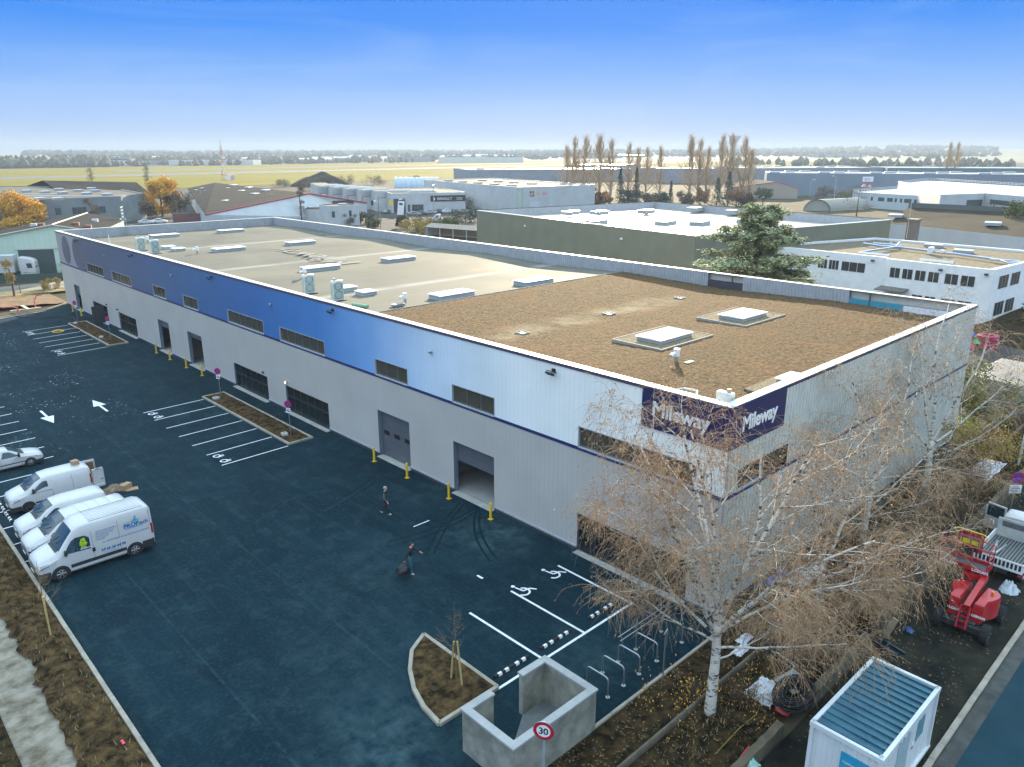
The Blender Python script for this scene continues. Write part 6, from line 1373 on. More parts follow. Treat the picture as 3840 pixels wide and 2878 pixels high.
leafy('leafy_shrub', 'dark green shrub in the shade past the white roadside post', 'shrub', (40.8, -3.0, 0), 54, blobs(2.0, .4, 2.0, 14, 1.0, 4), mat('dark_shrub', (.045, .07, .022), .8, col2=(.02, .035, .012), scale=1.5), (.07, .12), 200)
# staked saplings
def sapling(label, loc, h, seed, stake=((0, 0, 2.1),)):
    r = random.Random(seed); t = thing('staked_sapling', label, 'sapling', loc); b = MB(); tp = Vector((.05, .1, h)); b.tube([(0, 0, 0), (.02, .03, h*.4), (.0, .05, h*.7), tp], [.028, .022, .014, .005], 6)
    for k in range(26):
        z = r.uniform(.35, .92)*h; a = r.uniform(0, 2*pi); L_ = (h-z)*r.uniform(.3, .55)+.1; d = Vector((cos(a), sin(a), .8)).normalized(); p = Vector((0, .04, z)); pp = [p, p+d*L_*.5+rvec(r)*.04, p+d*L_+rvec(r)*.08]; b.tube(pp, [.009, .006, .003], 4, cap=False)
        for q in range(3): v = (d+rvec(r)*.8).normalized(); b.tube([pp[1], pp[1]+v*L_*.4], [.005, .003], 3, cap=False)
    b.build('stem', mat('young_bark_%d' % seed, (.16, .11, .06), .85), t)
    b = MB(); [b.tube([(x, y, 0), (x*.3, y*.3, z)], .04, 8) for x, y, z in stake]; b.build('stake', mat('stake_wood_%d' % seed, (.45, .33, .13), .8), t); return t
sapling('thin bare sapling tied to stakes in the leaf shaped bed', (-11.40, 4.35, .15), 3.6, 3, ((.05, -.28, 2.0), (.0, .35, 1.9)))
sapling('thin bare sapling on a leaning stake in the soil bank by the lettered van', (-22.08, 18.75, .1), 3.7, 4, ((.0, -.10, 2.05),))
# ------------------------------------------------------------------ the industrial estate and airfield behind
_fw = Vector((cos(radians(CAM_AZ))*cos(radians(CAM_PITCH)), sin(radians(CAM_AZ))*cos(radians(CAM_PITCH)), sin(radians(CAM_PITCH)))); _rt = _fw.cross(Vector((0, 0, 1))).normalized(); _up = _rt.cross(_fw)
ZW = {'A1': (0, 500), 'A2': (950, 480), 'A3': (1900, 480), 'A4': (2840, 480)}
def uv(k, x, y):
    if k == 'O': return x, y
    a, c = ZW[k]; return a+x/2.211, c+y/2.211
def at(k, x, y, z=0.0):
    """point of the surveyed photograph on the level z: gives a real position on the ground plan"""
    u, v = uv(k, x, y); d = _fw+_rt*((u-1920)/2855.5)-_up*((v-1439)/2855.5); return CAM_LOC+d*((z-CAM_LOC.z)/d.z)
def hazecol(c): return c
WHW = mat('white_sheet_wall', (.46, .48, .485), .6, scale=.3); WHR = mat('pale_flat_roof', (.20, .175, .13), .9, spec=.05, scale=.1, detail=8, col2=(.14, .125, .10)); GRW = mat('grey_sheet_wall', (.21, .24, .28), .6, scale=.2); GRF = mat('grey_rendered_wall', (.19, .225, .235), .8, scale=.2, col2=(.15, .175, .185)); DKR = mat('dark_fibre_roof', (.030, .030, .030), .95, spec=.03, scale=.12, detail=8, col2=(.018, .019, .020)); GRNW = clad_mat('green_cladding', (.105, .125, .085), axis=1, pitch=.5); GRNWX = clad_mat('green_cladding_side', (.105, .125, .085), axis=0, pitch=.5)
MINT = clad_mat('mint_cladding', (.45, .58, .48), axis=0, pitch=.8, lo=0, hi=1); GLOSSR = mat('wet_bright_roof', (.62, .58, .52), .34, scale=.08, spec=.7); TANW = mat('tan_sheet_wall', (.33, .29, .24), .7); REDT = mat('red_trim', (.38, .05, .06), .5); BLUER = mat('blue_grey_roof', (.25, .30, .34), .4, scale=.2); WINB = mat('far_window', (.05, .07, .08), .2); DOORB = mat('dark_door', (.045, .07, .075), .6); PALED = mat('pale_roller_door', (.52, .55, .57), .6); DOMEM = mat('rooflight_dome', (.60, .62, .62), .35)
def prism_bld(t, P, wall, roof, z0=-.4, lip=0.0, capm=None):
    """walls down from the roof outline P (Vectors), a flat roof and, with lip, a raised parapet"""
    P = [Vector(p) for p in P]; n = len(P); b = MB()
    for i in range(n):
        p, q = P[i], P[(i+1) % n]; b.face([(p.x, p.y, z0), (q.x, q.y, z0), (q.x, q.y, q.z+lip), (p.x, p.y, p.z+lip)])
    b.build('wall', wall, t); b = MB(); b.face(P); b.build('roof', roof, t)
    if lip:
        c = sum(P, Vector())/n; b = MB()
        I = [p+(c-p).normalized()*.5*1.4 for p in P]
        for i in range(n):
            p, q, pi_, qi = P[i], P[(i+1) % n], I[i], I[(i+1) % n]; z = Vector((0, 0, lip))
            b.face([p+z, q+z, qi+z, pi_+z]); b.face([pi_+z, qi+z, qi, pi_])
        b.build('parapet', capm or CAPM, t)
def dome_light(t, p, a, c, h=.35, rz=0.0, m=DOMEM):
    b = MB(); Mx = Matrix.Rotation(rz, 3, 'Z'); b.obox((p[0], p[1], p[2]+h*.4), (a, c, h*.8), Mx, 0, .98); o = b.build('rooflight', CURB, t); b = MB(); b.obox((p[0], p[1], p[2]+h*.8+.06), (a*1.04, c*1.04, .12), Mx, 0, .92); b.build('cover', m, o)
def wall_rect(b, p, u, x0, x1, z0, z1, off=.02, mi=0):
    """rectangle on a wall through p along unit u, proud towards the camera side"""
    n = Vector((u.y, -u.x, 0)); 
    if n.dot(CAM_LOC-Vector(p)) < 0: n = -n
    q = Vector((p[0], p[1], 0))+n*off; b.face([q+u*x0+Vector((0, 0, z0)), q+u*x1+Vector((0, 0, z0)), q+u*x1+Vector((0, 0, z1)), q+u*x0+Vector((0, 0, z1))], mi)
def wall_part(name, t, p, u, x0, x1, z0, z1, m, off=.03): 
    b = MB(); wall_rect(b, p, u, x0, x1, z0, z1, off); b.build(name, m, t)
def win_row(t, p, u, spans, z0, z1, fm=WHITE, gm=GLASS, split=2, parent_name='window'):
    for x0, x1 in spans:
        b = MB(); wall_rect(b, p, u, x0-.06, x1+.06, z0-.06, z1+.06, .02); f = b.build(parent_name, fm, t); b = MB(); w = (x1-x0)/split
        for k in range(split): wall_rect(b, p, u, x0+w*k+.03, x0+w*(k+1)-.03, z0, z1, .035)
        b.build('pane', gm, f)

# mint green gabled warehouse past the far end
t = thing('green_warehouse', 'pale green gabled warehouse with a big open door, beyond the far end of the hall', 'warehouse', (7.28, 134.3, 0), atan2(-.451, .892))
b = MB(); b.face([(-18, 0, -.3), (6.5, 0, -.3), (6.5, 0, 6.75), (0, 0, 8.15), (-18, 0, 4.9)]); b.face([(6.5, 0, -.3), (6.5, 27, -.3), (6.5, 27, 6.75), (6.5, 0, 6.75)]); b.build('wall', MINT, t)
b = MB(); b.face([(-18.2, -.3, 4.87), (0, -.3, 8.2), (0, 27, 8.2), (-18.2, 27, 4.87)]); b.face([(0, -.3, 8.2), (6.8, -.3, 6.75), (6.8, 27, 6.75), (0, 27, 8.2)]); b.build('roof', DKR, t)
b = MB(); b.tube([(0, -.3, 8.25), (0, 27, 8.25)], .12, 6); b.tube([(-18.2, -.35, 4.9), (0, -.35, 8.2), (6.8, -.35, 6.8)], .1, 5); b.build('ridge_trim', mat('pale_ridge', (.55, .50, .42), .6), t)
b = MB(); b.face([(-5.9, -.03, 0), (-.5, -.03, 0), (-.5, -.03, 4.1), (-5.9, -.03, 4.1)]); b.build('door', DOORB, t)
b = MB(); b.box(-6.3, .2, -.12, -.03, 4.12, 4.35); b.box(-.1, .9, -.25, -.04, 1.5, 1.75); b.build('door_rail', WHW, t)
for x, y in ((2.5, 5), (4.6, 4), (3.6, 15), (-6, 12), (-3, 5)):
    b = MB(); z = 8.2-abs(x)*(.183 if x < 0 else .213); b.box(x-.5, x+.5, y-.4, y+.4, z-.2, z+.45); b.build('roof_vent', DOMEM if y > 10 else mat('rust_vent_%d' % (x*10), (.24, .10, .07), .8), t)
b = MB(); [b.tube([(6.6+.1, 24+.8*k, 6.8), (6.7, 24+.8*k, 9.4)], .05, 4) for k in range(4)]; [b.tube([(6.7, 24, 7.4+.65*k), (6.7, 26.4, 7.4+.65*k)], .05, 4) for k in range(4)]; b.build('roof_frame', WHW, t)
# articulated lorry by it
def lorry():
    t = thing('articulated_lorry', 'white lorry with a rounded cab parked before the pale green warehouse', 'lorry', (3.3, 131.5, 0), pi+atan2(-.43, .90))
    B = Body([(0, .5, 1.6, 2.7, 1.1, 1.15, 1.0), (.25, .45, 1.7, 3.0, 1.2, 1.22, 1.1), (1.0, .45, 1.8, 3.3, 1.22, 1.24, 1.12), (2.2, .5, 1.8, 3.5, 1.22, 1.24, 1.12)]); b = MB(); B.mesh(b); weld(b.build('cab', PAINT, t, smooth=True))
    b = MB(); b.face([(-.02+.0, -1.0, 1.75), (-.02, 1.0, 1.75), (.1, .95, 2.7), (.1, -.95, 2.7)]); b.build('windscreen', CARGLASS, t)
    for sg in (-1, 1):
        b = MB(); B.patch(b, [(.35, 1.75), (1.2, 1.7), (1.25, 2.5), (.5, 2.5)], sg, .02); b.build('side_window', CARGLASS, t)
        for x in (1.1, 3.9, 8.4, 9.6): wheel(t, x, sg*1.05, .5, .32, sg)
    b = MB(); b.box(3.0, 14, -1.25, 1.25, 1.1, 3.85); b.build('trailer', WHW, t); b = MB(); b.box(.6, 13, -.5, .5, .55, 1.1); b.build('chassis', TRIM, t)
lorry()
def post_fence(name, label, pts, h, m, rails=2, step=2.4, panel=None):
    t = thing(name, label, 'fence'); b = MB(); pp = []
    for (x0, y0), (x1, y1) in zip(pts, pts[1:]):
        n = max(1, round(sqrt((x1-x0)**2+(y1-y0)**2)/step)); pp += [(x0+(x1-x0)*k/n, y0+(y1-y0)*k/n) for k in range(n)]
    pp.append(pts[-1])
    for k in range(rails): b.tube([(x, y, h*(k+1)/rails-.06) for x, y in pp], .025, 4)
    b.build('rail', m, t)
    for x, y in pp: b = MB(); b.box(x-.04, x+.04, y-.04, y+.04, 0, h); b.build('post', m, t)
    if panel:
        b = MB(); [b.face([(x0, y0, .05), (x1, y1, .05), (x1, y1, h*.8), (x0, y0, h*.8)]) for (x0, y0), (x1, y1) in zip(pp, pp[1:])]; b.build('panel', panel, t)
FENG = mat('fence_dark_green', (.04, .075, .065), .7)
post_fence('panel_fence', 'dark green panel fence in front of the white lorry', [(-24, 136), (-4, 129.6), (5.5, 125.8)], 1.5, FENG, 2, 2.4, FENG)
post_fence('wire_fence', 'thin wire fence on the grassy verge before the far lane', [(-20, 115), (-6, 114.4), (6, 113.4)], 1.6, mat('fence_post_rust', (.14, .10, .07), .8), 3, 2.9)

def autumn(name, label, loc, seed, rad, h, m, n=26, h0=.35, per=260, ls=(.14, .30), br=None, cat='tree', group=None):
    return leafy(name, label, cat, loc, seed, blobs(rad*.72, h*h0, h*.9, n, br or rad*.36, seed, .8), m, ls, per, [([(0, 0, -.2), (.1, 0, h*.45), (0, .2, h*.7)], [h*.03, h*.022, h*.01])], group=group)
WIL = mat('willow_gold', (.80, .46, .035), .75, col2=(.55, .28, .03), scale=.5); RUST = mat('rusty_leaves', (.34, .15, .06), .8, col2=(.15, .08, .04), scale=.5); DGR = mat('evergreen', (.042, .065, .035), .8, col2=(.018, .03, .018), scale=.5); GBR = mat('grey_brown_twigs', (.15, .10, .065), .9, col2=(.07, .052, .036), scale=.4)
autumn('willow_tree', 'golden willow in front of the long grey factory, at the left edge', (22.1, 227.8, 0), 61, 6.6, 9.8, WIL, 44, .10, 330, (.18, .36))
autumn('willow_tree', 'tall golden willow standing between the grey factory and the dark-roofed shed', (64.1, 243.4, 0), 62, 5.6, 12.6, WIL, 44, .12, 330, (.18, .36))
autumn('bare_tree', 'grey-brown leafless tree wrapped round the foot of the tall golden willow', (68.5, 240.5, 0), 63, 5.2, 7.5, GBR, 24, .3, 240, (.12, .3))
autumn('bare_tree', 'small brown leafless tree against the grey factory corner', (53.5, 223.5, 0), 64, 3.2, 7.0, GBR, 16, .3, 200, (.12, .28))
autumn('bare_tree', 'thin leafless tree before the windows of the grey factory', (38, 222, 0), 65, 3.4, 8.2, GBR, 10, .45, 120, (.10, .24))
autumn('young_tree', 'young yellow tree on the verge before the white lorry', (-4.15, 112.5, 0), 66, .9, 6.0, YLV, 12, .35, 90, (.06, .14), .5)
autumn('yellow_shrub', 'sparse yellow shrub by the wire fence, past the hall corner', (1.2, 115.6, 0), 67, 1.8, 1.7, YLV, 12, .3, 90, (.07, .14), .6, 'shrub')
autumn('yellow_shrub', 'low yellow shrub by the wire fence, beside the young yellow tree', (-9, 114.8, 0), 68, 1.5, 1.2, YLV, 8, .3, 90, (.07, .14), .6, 'shrub')
def tall_bare(label, loc, h, seed):
    r = random.Random(seed); t = thing('leaning_tree', label, 'tree', loc); b, lf = MB(), MB(); b.tube([(0, 0, 0), (.3, 0, h*.5), (.1, .3, h)], [.2, .14, .04], 5)
    for k in range(60): p = Vector((r.gauss(0, .9), r.gauss(0, .9), h*r.uniform(.45, 1.0))); [leafquad(lf, p+rvec(r)*.6, r.uniform(.12, .3), r) for _ in range(12)]
    b.build('trunk', WOOD, t); lf.build('crown', OLV, t)
tall_bare('scraggy leaning tree sticking up behind the grey factory roof', tuple(at('A1', 770, 470)), 11.5, 1); tall_bare('thin ivy-clad tree behind the tall golden willow', tuple(at('A1', 1240, 500)), 13, 2)

# grey factory with a flat roof
t = thing('grey_factory', 'long grey flat-roofed factory with domed rooflights, behind the golden willows', 'factory')
P = [at('A1', -300, 572, 7.3), at('A1', 1000, 528, 7.3), at('A1', 1192, 502, 7.3), at('A1', 870, 445, 7.3), at('A1', -300, 440, 7.3)]
prism_bld(t, P, GRF, mat('factory_roof', (.11, .105, .09), .9, spec=.06, scale=.1, detail=7), lip=.25, capm=GRF)
u = (P[1]-P[0]).normalized(); base = P[0]
for a_, c_ in ((-13.5, -12), (-9.2, -5.5), (2.0, 4.5), (-19, -17.5), (-25, -22)): win_row(t, P[1], u, [(a_-4, c_-4)] if a_ < 0 else [(a_-9, c_-9)], 3.0, 4.9, GRW, WINB, 3)
for (x, y) in ((220, 480), (375, 488), (520, 495), (650, 475), (720, 500), (790, 478), (890, 508), (330, 545), (480, 545), (490, 465), (760, 458)): p = at('A1', x, y+6, 7.35); dome_light(t, p, 2.6, 1.6, .7, .3)
for (x0, x1, y) in ((0, 560, 505), (150, 1100, 520), (600, 1150, 470)): b = MB(); p, q = at('A1', x0, y, 7.36), at('A1', x1, y-6, 7.36); b.face([p, q, q+Vector((.5, 2.4, 0)), p+Vector((.5, 2.4, 0))]); b.build('roof_channel', BLUER, t)
# dark hangar with bright roof strips behind it
t = thing('dark_roof_hangar', 'low hangar with a dark roof and rows of pale roof strips, before the airfield', 'hangar')
rl, rr_, el, er = at('A1', 350, 390, 9.5), at('A1', 1130, 405, 9.5), at('A1', 222, 434, 6), at('A1', 1030, 458, 6); br_ = er+(rr_-er)*2; br_.z = 6; bl_ = el+(rl-el)*2; bl_.z = 6
b = MB(); b.face([el, er, rr_, rl]); b.face([rl, rr_, br_, bl_]); b.build('roof', DKR, t); b = MB(); b.face([(er.x, er.y, 0), (br_.x, br_.y, 0), br_, rr_, er]); b.face([(el.x, el.y, 0), (er.x, er.y, 0), er, el]); b.build('wall', TANW, t)
for k in range(30):
    s = .12+.025*k; p = el.lerp(er, s); q = rl.lerp(rr_, s); b = MB(); a_, c_ = p.lerp(q, .30 if k % 2 else .62), p.lerp(q, .48 if k % 2 else .80); w = (er-el).normalized()*.55; z = Vector((0, 0, .06)); b.face([a_+z, a_+w+z, c_+w+z, c_+z]); b.build('roof_strip', BLUER, t)
# gabled shed with red trim
t = thing('red_trim_shed', 'wide dark-roofed shed with a white gable edged in red', 'shed')
ap, le, re_, rb, lb = at('O', 1158, 726, 8), at('O', 769, 805, 4.5), at('O', 1375, 760, 4.5), at('O', 805, 685, 8), at('O', 701, 706, 4.5)
rbk = re_+(rb-ap); rbk.z = 4.5; le2 = le.copy()
b = MB(); b.face([le, ap, rb, lb]); b.face([ap, re_, rbk, rb]); b.build('roof', DKR, t)
b = MB(); b.face([(le.x, le.y, -.3), (re_.x, re_.y, -.3), re_, ap, le]); b.face([(lb.x, lb.y, 0), (le.x, le.y, 0), le, lb]); b.build('wall', WHW, t)
b = MB(); dn = Vector((0, -.15, 0)); b.tube([le+dn, ap+dn, re_+dn], .22, 5); b.build('red_trim', REDT, t)
ug = Vector((re_.x-ap.x, re_.y-ap.y, 0)).normalized()
b = MB(); q = at('A2', 630, 612, 6); wall_rect(b, (ap.x, ap.y, 0), ug, 7.6, 15, 4.2, 5.5, .3); b.build('dark_sign_board', DARK, t)
for s, k in [(.2, .3), (.35, .32), (.5, .34), (.65, .36), (.8, .38), (.25, .68), (.42, .7), (.6, .72), (.78, .74), (.3, .88), (.5, .9), (.7, .92)]: p = le.lerp(lb, s).lerp(ap.lerp(rb, s), k); dome_light(t, p, 3.0, 1.8, .5, .6)
for s in range(6):
    for k in range(5): p = le.lerp(lb, .12+.14*s).lerp(ap.lerp(rb, .12+.14*s), .12+.17*k); b = MB(); v = (lb-le).normalized()*1.6; w = (ap-le).normalized()*1.1; z = Vector((0, 0, .05)); b.face([p+z, p+v+z, p+v+w+z, p+w+z]); b.build('roof_sheet', mat('worn_roof_sheet', (.20, .19, .19), .6) if 'worn_roof_sheet' not in MATS else MATS['worn_roof_sheet'], t)
# small white houses in front
t = thing('white_house', 'small white flat-roofed house with a lower wing and chimneys, before the red-edged shed', 'house')
P = [at('A2', 625, 655, 5.5), at('A2', 875, 642, 5.5), at('A2', 760, 630, 5.5), at('A2', 545, 640, 5.5)]; prism_bld(t, P, WHW, WHR, lip=.2, capm=DARK)
P2 = [at('A2', 200, 650, 4), at('A2', 622, 690, 4), at('A2', 560, 655, 4), at('A2', 160, 625, 4)]; prism_bld(t, P2, WHW, DKR)
u = (P[1]-P[0]).normalized(); win_row(t, P[0], u, [(.8, 1.7), (6.2, 7.0)], 2.6, 4.2, GRW, WINB, 1); u2 = (P2[1]-P2[0]).normalized(); win_row(t, P2[1], u2, [(-4.6, -2.2)], 1.0, 2.8, WHITE, WINB, 3)
for x, y in ((325, 650), (480, 665), (740, 640)): p = at('A2', x, y, 4.1 if x < 700 else 5.6); dome_light(t, p, 2.2, 1.2, .5)
for x, y in ((165, 640), (590, 645)): p = at('A2', x, y, 4.0); b = MB(); b.box(p.x-.4, p.x+.4, p.y-.4, p.y+.4, 2, 7.2); b.box(p.x-.6, p.x+.6, p.y-.6, p.y+.6, 7.2, 7.4); b.build('chimney', STEEL, t)
autumn('bare_tree', 'slim leafless tree with ivy in front of the small white house', tuple(at('A2', 400, 790)), 70, 1.8, 11.5, GBR, 14, .2, 110, (.08, .2), .9)
autumn('bare_tree', 'small twiggy tree at the corner of the small white house', tuple(at('A2', 800, 815)), 71, 2.2, 4.0, GBR, 8, .3, 90, (.08, .2), .9)
# earth mound
def mound():
    c = at('A2', 560, 478); b = MB(); n, m_ = 48, 12; vs_ = []
    for j in range(m_+1):
        q = j/m_
        for i in range(n):
            a = 2*pi*i/n; k = 1+.12*mnoise.noise((cos(a)*1.5, sin(a)*1.5, q*2)); h = 8.3*(1-q)**.75*(1+.22*mnoise.noise((cos(a)*q*3, sin(a)*q*3, 3))); vs_.append((20*q*k*cos(a)+(1-q)*1.5, 17*q*k*sin(a), h-.1))
    b.mesh(vs_, [(j*n+i, (j+1)*n+i, (j+1)*n+(i+1) % n, j*n+(i+1) % n) for j in range(m_) for i in range(n)]); o = b.build('earth_mound', mat('dark_earth_heap', (.032, .025, .02), .95, spec=.03, col2=(.02, .016, .014), scale=.3), smooth=True, loc=c); tag(o, 'big heap of dark earth at the edge of the airfield', 'earth heap')
mound()
# stepped white garage with black fascia
t = thing('garage_building', 'white stepped garage building with a long black name board and roller doors', 'garage')
a = Vector((126.44, 205.14, 0)); c = Vector((150.09, 194.28, 0)); u = (c-a).normalized(); n = Vector((-u.y, u.x, 0))
L0 = Vector((128.5, 257.5, 0))
for i in range(5):
    p = L0.lerp(a, i/5); w = 6.2; P = [p, p+u*w, p+u*(w+20)+n*40, p+n*40]; P = [Vector((q.x, q.y, 7.4-.13*i)) for q in P]
    P = [P[0], P[1], P[1]+n*30, P[0]+n*30]; prism_bld(t, P, WHW, WHR)
    b = MB(); wall_rect(b, p, u, 1.2, 4.9, 0, 4.4, .05); d = b.build('roller_door', PALED, t); b = MB(); [wall_rect(b, p, u, *q, .06) for q in ((1.0, 1.2, 0, 4.6), (4.9, 5.1, 0, 4.6), (1.2, 4.9, 4.4, 4.6))]; b.build('door_frame', REDT, d)
    if i > 0: 
        b = MB(); q0 = p+u*2+n*8; b.obox((q0.x, q0.y, 7.75-.13*i), (10, 1.4, .6), Matrix.Rotation(atan2(u.y, u.x), 3, 'Z'), 0, .7); b.build('roof_vault', DOMEM, t)
P = [Vector((q.x, q.y, 6.3)) for q in (a, c, c+n*34, a+n*34)]; prism_bld(t, P, WHW, WHR, lip=.2)
for k in range(2): q0 = a+u*(5+7*k)+n*(10-4*k); b = MB(); b.obox((q0.x, q0.y, 6.7), (11, 1.5, .7), Matrix.Rotation(atan2(u.y, u.x), 3, 'Z'), 0, .7); b.build('roof_vault', mat('ribbed_vault_%d' % k, (.33, .35, .36), .4), t)
wall_part('gate_opening', t, a, u, .7, 4.8, 0, 4.7, DARK); wall_part('yellow_panel', t, a, u, -.9, .4, 2.4, 4.2, YELLOW, .05)
b = MB(); wall_rect(b, a, u, 13.6, 26.0, 3.5, 5.5, .10); fs = b.build('name_board', BLACK, t)
nn = Vector((u.y, -u.x, 0)); o_ = a+nn*.16+u*15.9+Vector((0, 0, 4.02)); text_mesh('lettering', 'RENAULT', 1.15, WHITE, fs, frame(o_, u, (0, 0, 1)), .01, .02, 0, 'LEFT', 1.08)
b = MB(); q = a+nn*.15+u*14.9+Vector((0, 0, 4.4)); b.face([q+Vector((0, 0, .6)), q+u*.36, q-Vector((0, 0, .6)), q-u*.36]); b.build('diamond_logo', WHITE, fs)
for z in (4.5, 4.0): b = MB(); wall_rect(b, a, u, 22.8, 25.0, z, z+.22, .13); b.build('small_lettering', mat('sign_small_%d' % (z*10), (.5, .5, .5), .6), fs)
win_row(t, a, u, [(5.6, 6.4), (7.0, 11.0)], .3, 2.6, GRW, WINB, 2)
# curved hangar
t = thing('curved_hangar', 'blue-white hangar with a rounded corrugated roof near the airfield', 'hangar', tuple(at('A2', 1175, 503)), radians(-128))
t.scale = (.8, .72, .88); b = MB(); n_ = 14
for k in range(n_):
    p, q = pi*k/n_, pi*(k+1)/n_; b.face([(-9*cos(p), 0, 7*sin(p)), (-9*cos(q), 0, 7*sin(q)), (-9*cos(q), 34, 7*sin(q)), (-9*cos(p), 34, 7*sin(p))])
b.build('vault', mat('hangar_blue_sheet', (.36, .46, .55), .4), t); b = MB(); b.face([(-9*cos(pi*k/n_), 0, 7*sin(pi*k/n_)) for k in range(n_+1)]); b.build('end_wall', BLUER, t); b = MB(); [b.tube([(-9.05*cos(pi*j/n_), 1+4*k, 7.05*sin(pi*j/n_)) for j in range(n_+1)], .25, 4) for k in range(9)]; b.build('ribs', WHW, t)
# big white flat warehouse
t = thing('white_warehouse', 'large plain white flat-roofed warehouse behind the garage', 'warehouse')
P = [at('A2', 1415, 437, 8.5), at('A3', 95, 500, 8.5), at('A3', 560, 484, 8.5), at('A2', 1500, 425, 8.5)]; P[2] = P[1]+(P[2]-P[1])*1.4; P[3] = P[0]+(P[2]-P[1])*1.05; prism_bld(t, P, WHW, WHR, lip=.3)
for x, y, k in ((1620, 443, 'A2'), (1735, 452, 'A2'), (1860, 462, 'A2'), (2000, 472, 'A2'), (1900, 441, 'A2'), (2030, 450, 'A2'), (2160, 458, 'A2'), (2140, 484, 'A2'), (210, 468, 'A3')): dome_light(t, at(k, x, y, 8.55), 3.4, 1.8, .5, -.5, mat('dark_cover', (.25, .22, .18), .5) if 'dark_cover' not in MATS else MATS['dark_cover'])
u = (P[2]-P[1]).normalized(); wall_part('corner_strip', t, P[0], (P[1]-P[0]).normalized(), .2, 1.2, 0, 8.4, mat('pale_green_strip', (.38, .48, .34), .6)); wall_part('corner_strip', t, P[1], (P[1]-P[0]).normalized(), -1.2, 0, 0, 8.4, MATS['pale_green_strip']); wall_part('corner_strip', t, P[1], u, 1.2, 2.4, 0, 8.4, MATS['pale_green_strip'])
for k, (cx_, cz, col) in enumerate(((5.2, 7.0, (.50, .06, .06)), (6.3, 7.0, (.35, .16, .10)), (5.2, 5.9, (.10, .36, .16)), (6.3, 5.9, (.4, .1, .08)))):
    b = MB(); nn = Vector((u.y, -u.x, 0)); cc = P[1]+u*cx_+nn*.06; cc.z = cz; disc(b, cc, .46, u, (0, 0, 1)); b.build('round_logo', mat('round_logo_%d' % k, col, .6), t)
b = MB(); nn = Vector((u.y, -u.x, 0)); cc = P[1]+u*8.6+nn*.06; cc.z = 6.6; disc(b, cc, .7, u, (0, 0, 1), 0, .4); b.build('yellow_ring_logo', YELLOW, t); wall_part('small_sign', t, P[1], u, 10.2, 12.2, 6.0, 7.0, mat('sign_pale_red', (.6, .3, .3), .6), .05); wall_part('dock_door', t, P[1], u, 5.0, 9.0, 0, 4.0, PALED)
# long grey sheds across the middle distance
def long_shed(label, pts, z, wall, roof, depth=60, name='long_shed', lights=0, cat='shed', back=None):
    t = thing(name, label, cat); p, q = pts; d = (q-p).normalized(); n = Vector((-d.y, d.x, 0))
    if n.dot(p-CAM_LOC) < 0: n = -n
    P = [p, q, q+n*depth, p+n*depth]; prism_bld(t, P, wall, roof, lip=.3, capm=wall)
    for k in range(lights): s = (k+.5)/lights; r_ = p.lerp(q, s)+n*depth*(.25+.5*((k*7) % 3)/2); dome_light(t, r_+Vector((0, 0, .1)), 5, 2.4, .7, atan2(d.y, d.x))
    return t
long_shed('long grey shed with a low roof behind the white warehouse, before the runway', (at('A2', 1805, 352, 8), at('A3', 1040, 342, 8)), 8, GRW, GLOSSR, 50, lights=6)
long_shed('low bright-roofed shed just behind the first bare poplars', (at('A3', 480, 308, 8), at('A3', 940, 312, 8)), 8, GRW, GLOSSR, 60)
long_shed('long grey shed behind the second row of bare poplars', (at('A3', 1100, 338, 9), at('A3', 2230, 348, 9)), 9, GRW, GLOSSR, 40, lights=7)
long_shed('far grey hall with a bright roof edge, beyond the tan gabled shed', (at('A4', -60, 340, 10), at('A4', 1080, 335, 10)), 10, GRW, GLOSSR, 50, lights=6)
tt = long_shed('very long blue-grey warehouse with many roof domes, behind the white building with railings', (at('A4', 80, 380, 10), at('A4', 2500, 398, 10)), 10, mat('blue_grey_wall', (.17, .22, .28), .6, scale=.1), GLOSSR, 36, lights=16)
p = at('A4', 80, 380, 10); q = at('A4', 2500, 398, 10); d = (q-p).normalized(); L_ = (at('A4', 945, 440, 8)-p).dot(d)
b = MB(); wall_rect(b, p, d, L_, L_+4.6, 6.6, 8.9, .2); sg = b.build('wall_sign', WHITE, tt); b = MB(); nn = Vector((d.y, -d.x, 0)); nn = nn if nn.dot(CAM_LOC-p) > 0 else -nn; o_ = p+nn*.3+d*(L_+.9); o_.z = 7.3; text_mesh('lettering', 'SCA', 1.2, SIGNB, sg, frame(o_, d, (0, 0, 1)), .01)
long_shed('dark teal hall in the distance behind the very long warehouse', (at('A4', 1080, 338, 10), at('A4', 2400, 345, 10)), 10, mat('teal_wall', (.09, .16, .18), .6), BLUER, 60)
# green-clad building
t = thing('olive_warehouse', 'olive green clad warehouse with a shining wet flat roof, just behind the hall', 'warehouse')
OG = [Vector((63.9, 43.7, 8.6)), Vector((109.5, 35.3, 8.6)), Vector((120.5, 92.0, 8.6)), Vector((73.4, 100.2, 8.6))]
OLV1 = mat('olive_cladding', (.20, .20, .135), .55, scale=.4)
b = MB()
for i in range(4):
    p, q = OG[i], OG[(i+1) % 4]; d = (q-p).normalized(); Ln = (q-p).length; k_ = int(Ln/.5); nn = Vector((d.y, -d.x, 0))
    for k in range(k_): s0, s1 = Ln*k/k_, Ln*(k+.86)/k_; A, Bq = p+d*s0+nn*.03, p+d*s1+nn*.03; b.face([(A.x, A.y, -.3), (Bq.x, Bq.y, -.3), (Bq.x, Bq.y, 9), (A.x, A.y, 9)])
    b.face([(p.x, p.y, -.3), (q.x, q.y, -.3), (q.x, q.y, 9), (p.x, p.y, 9)])
b.build('wall', OLV1, t)
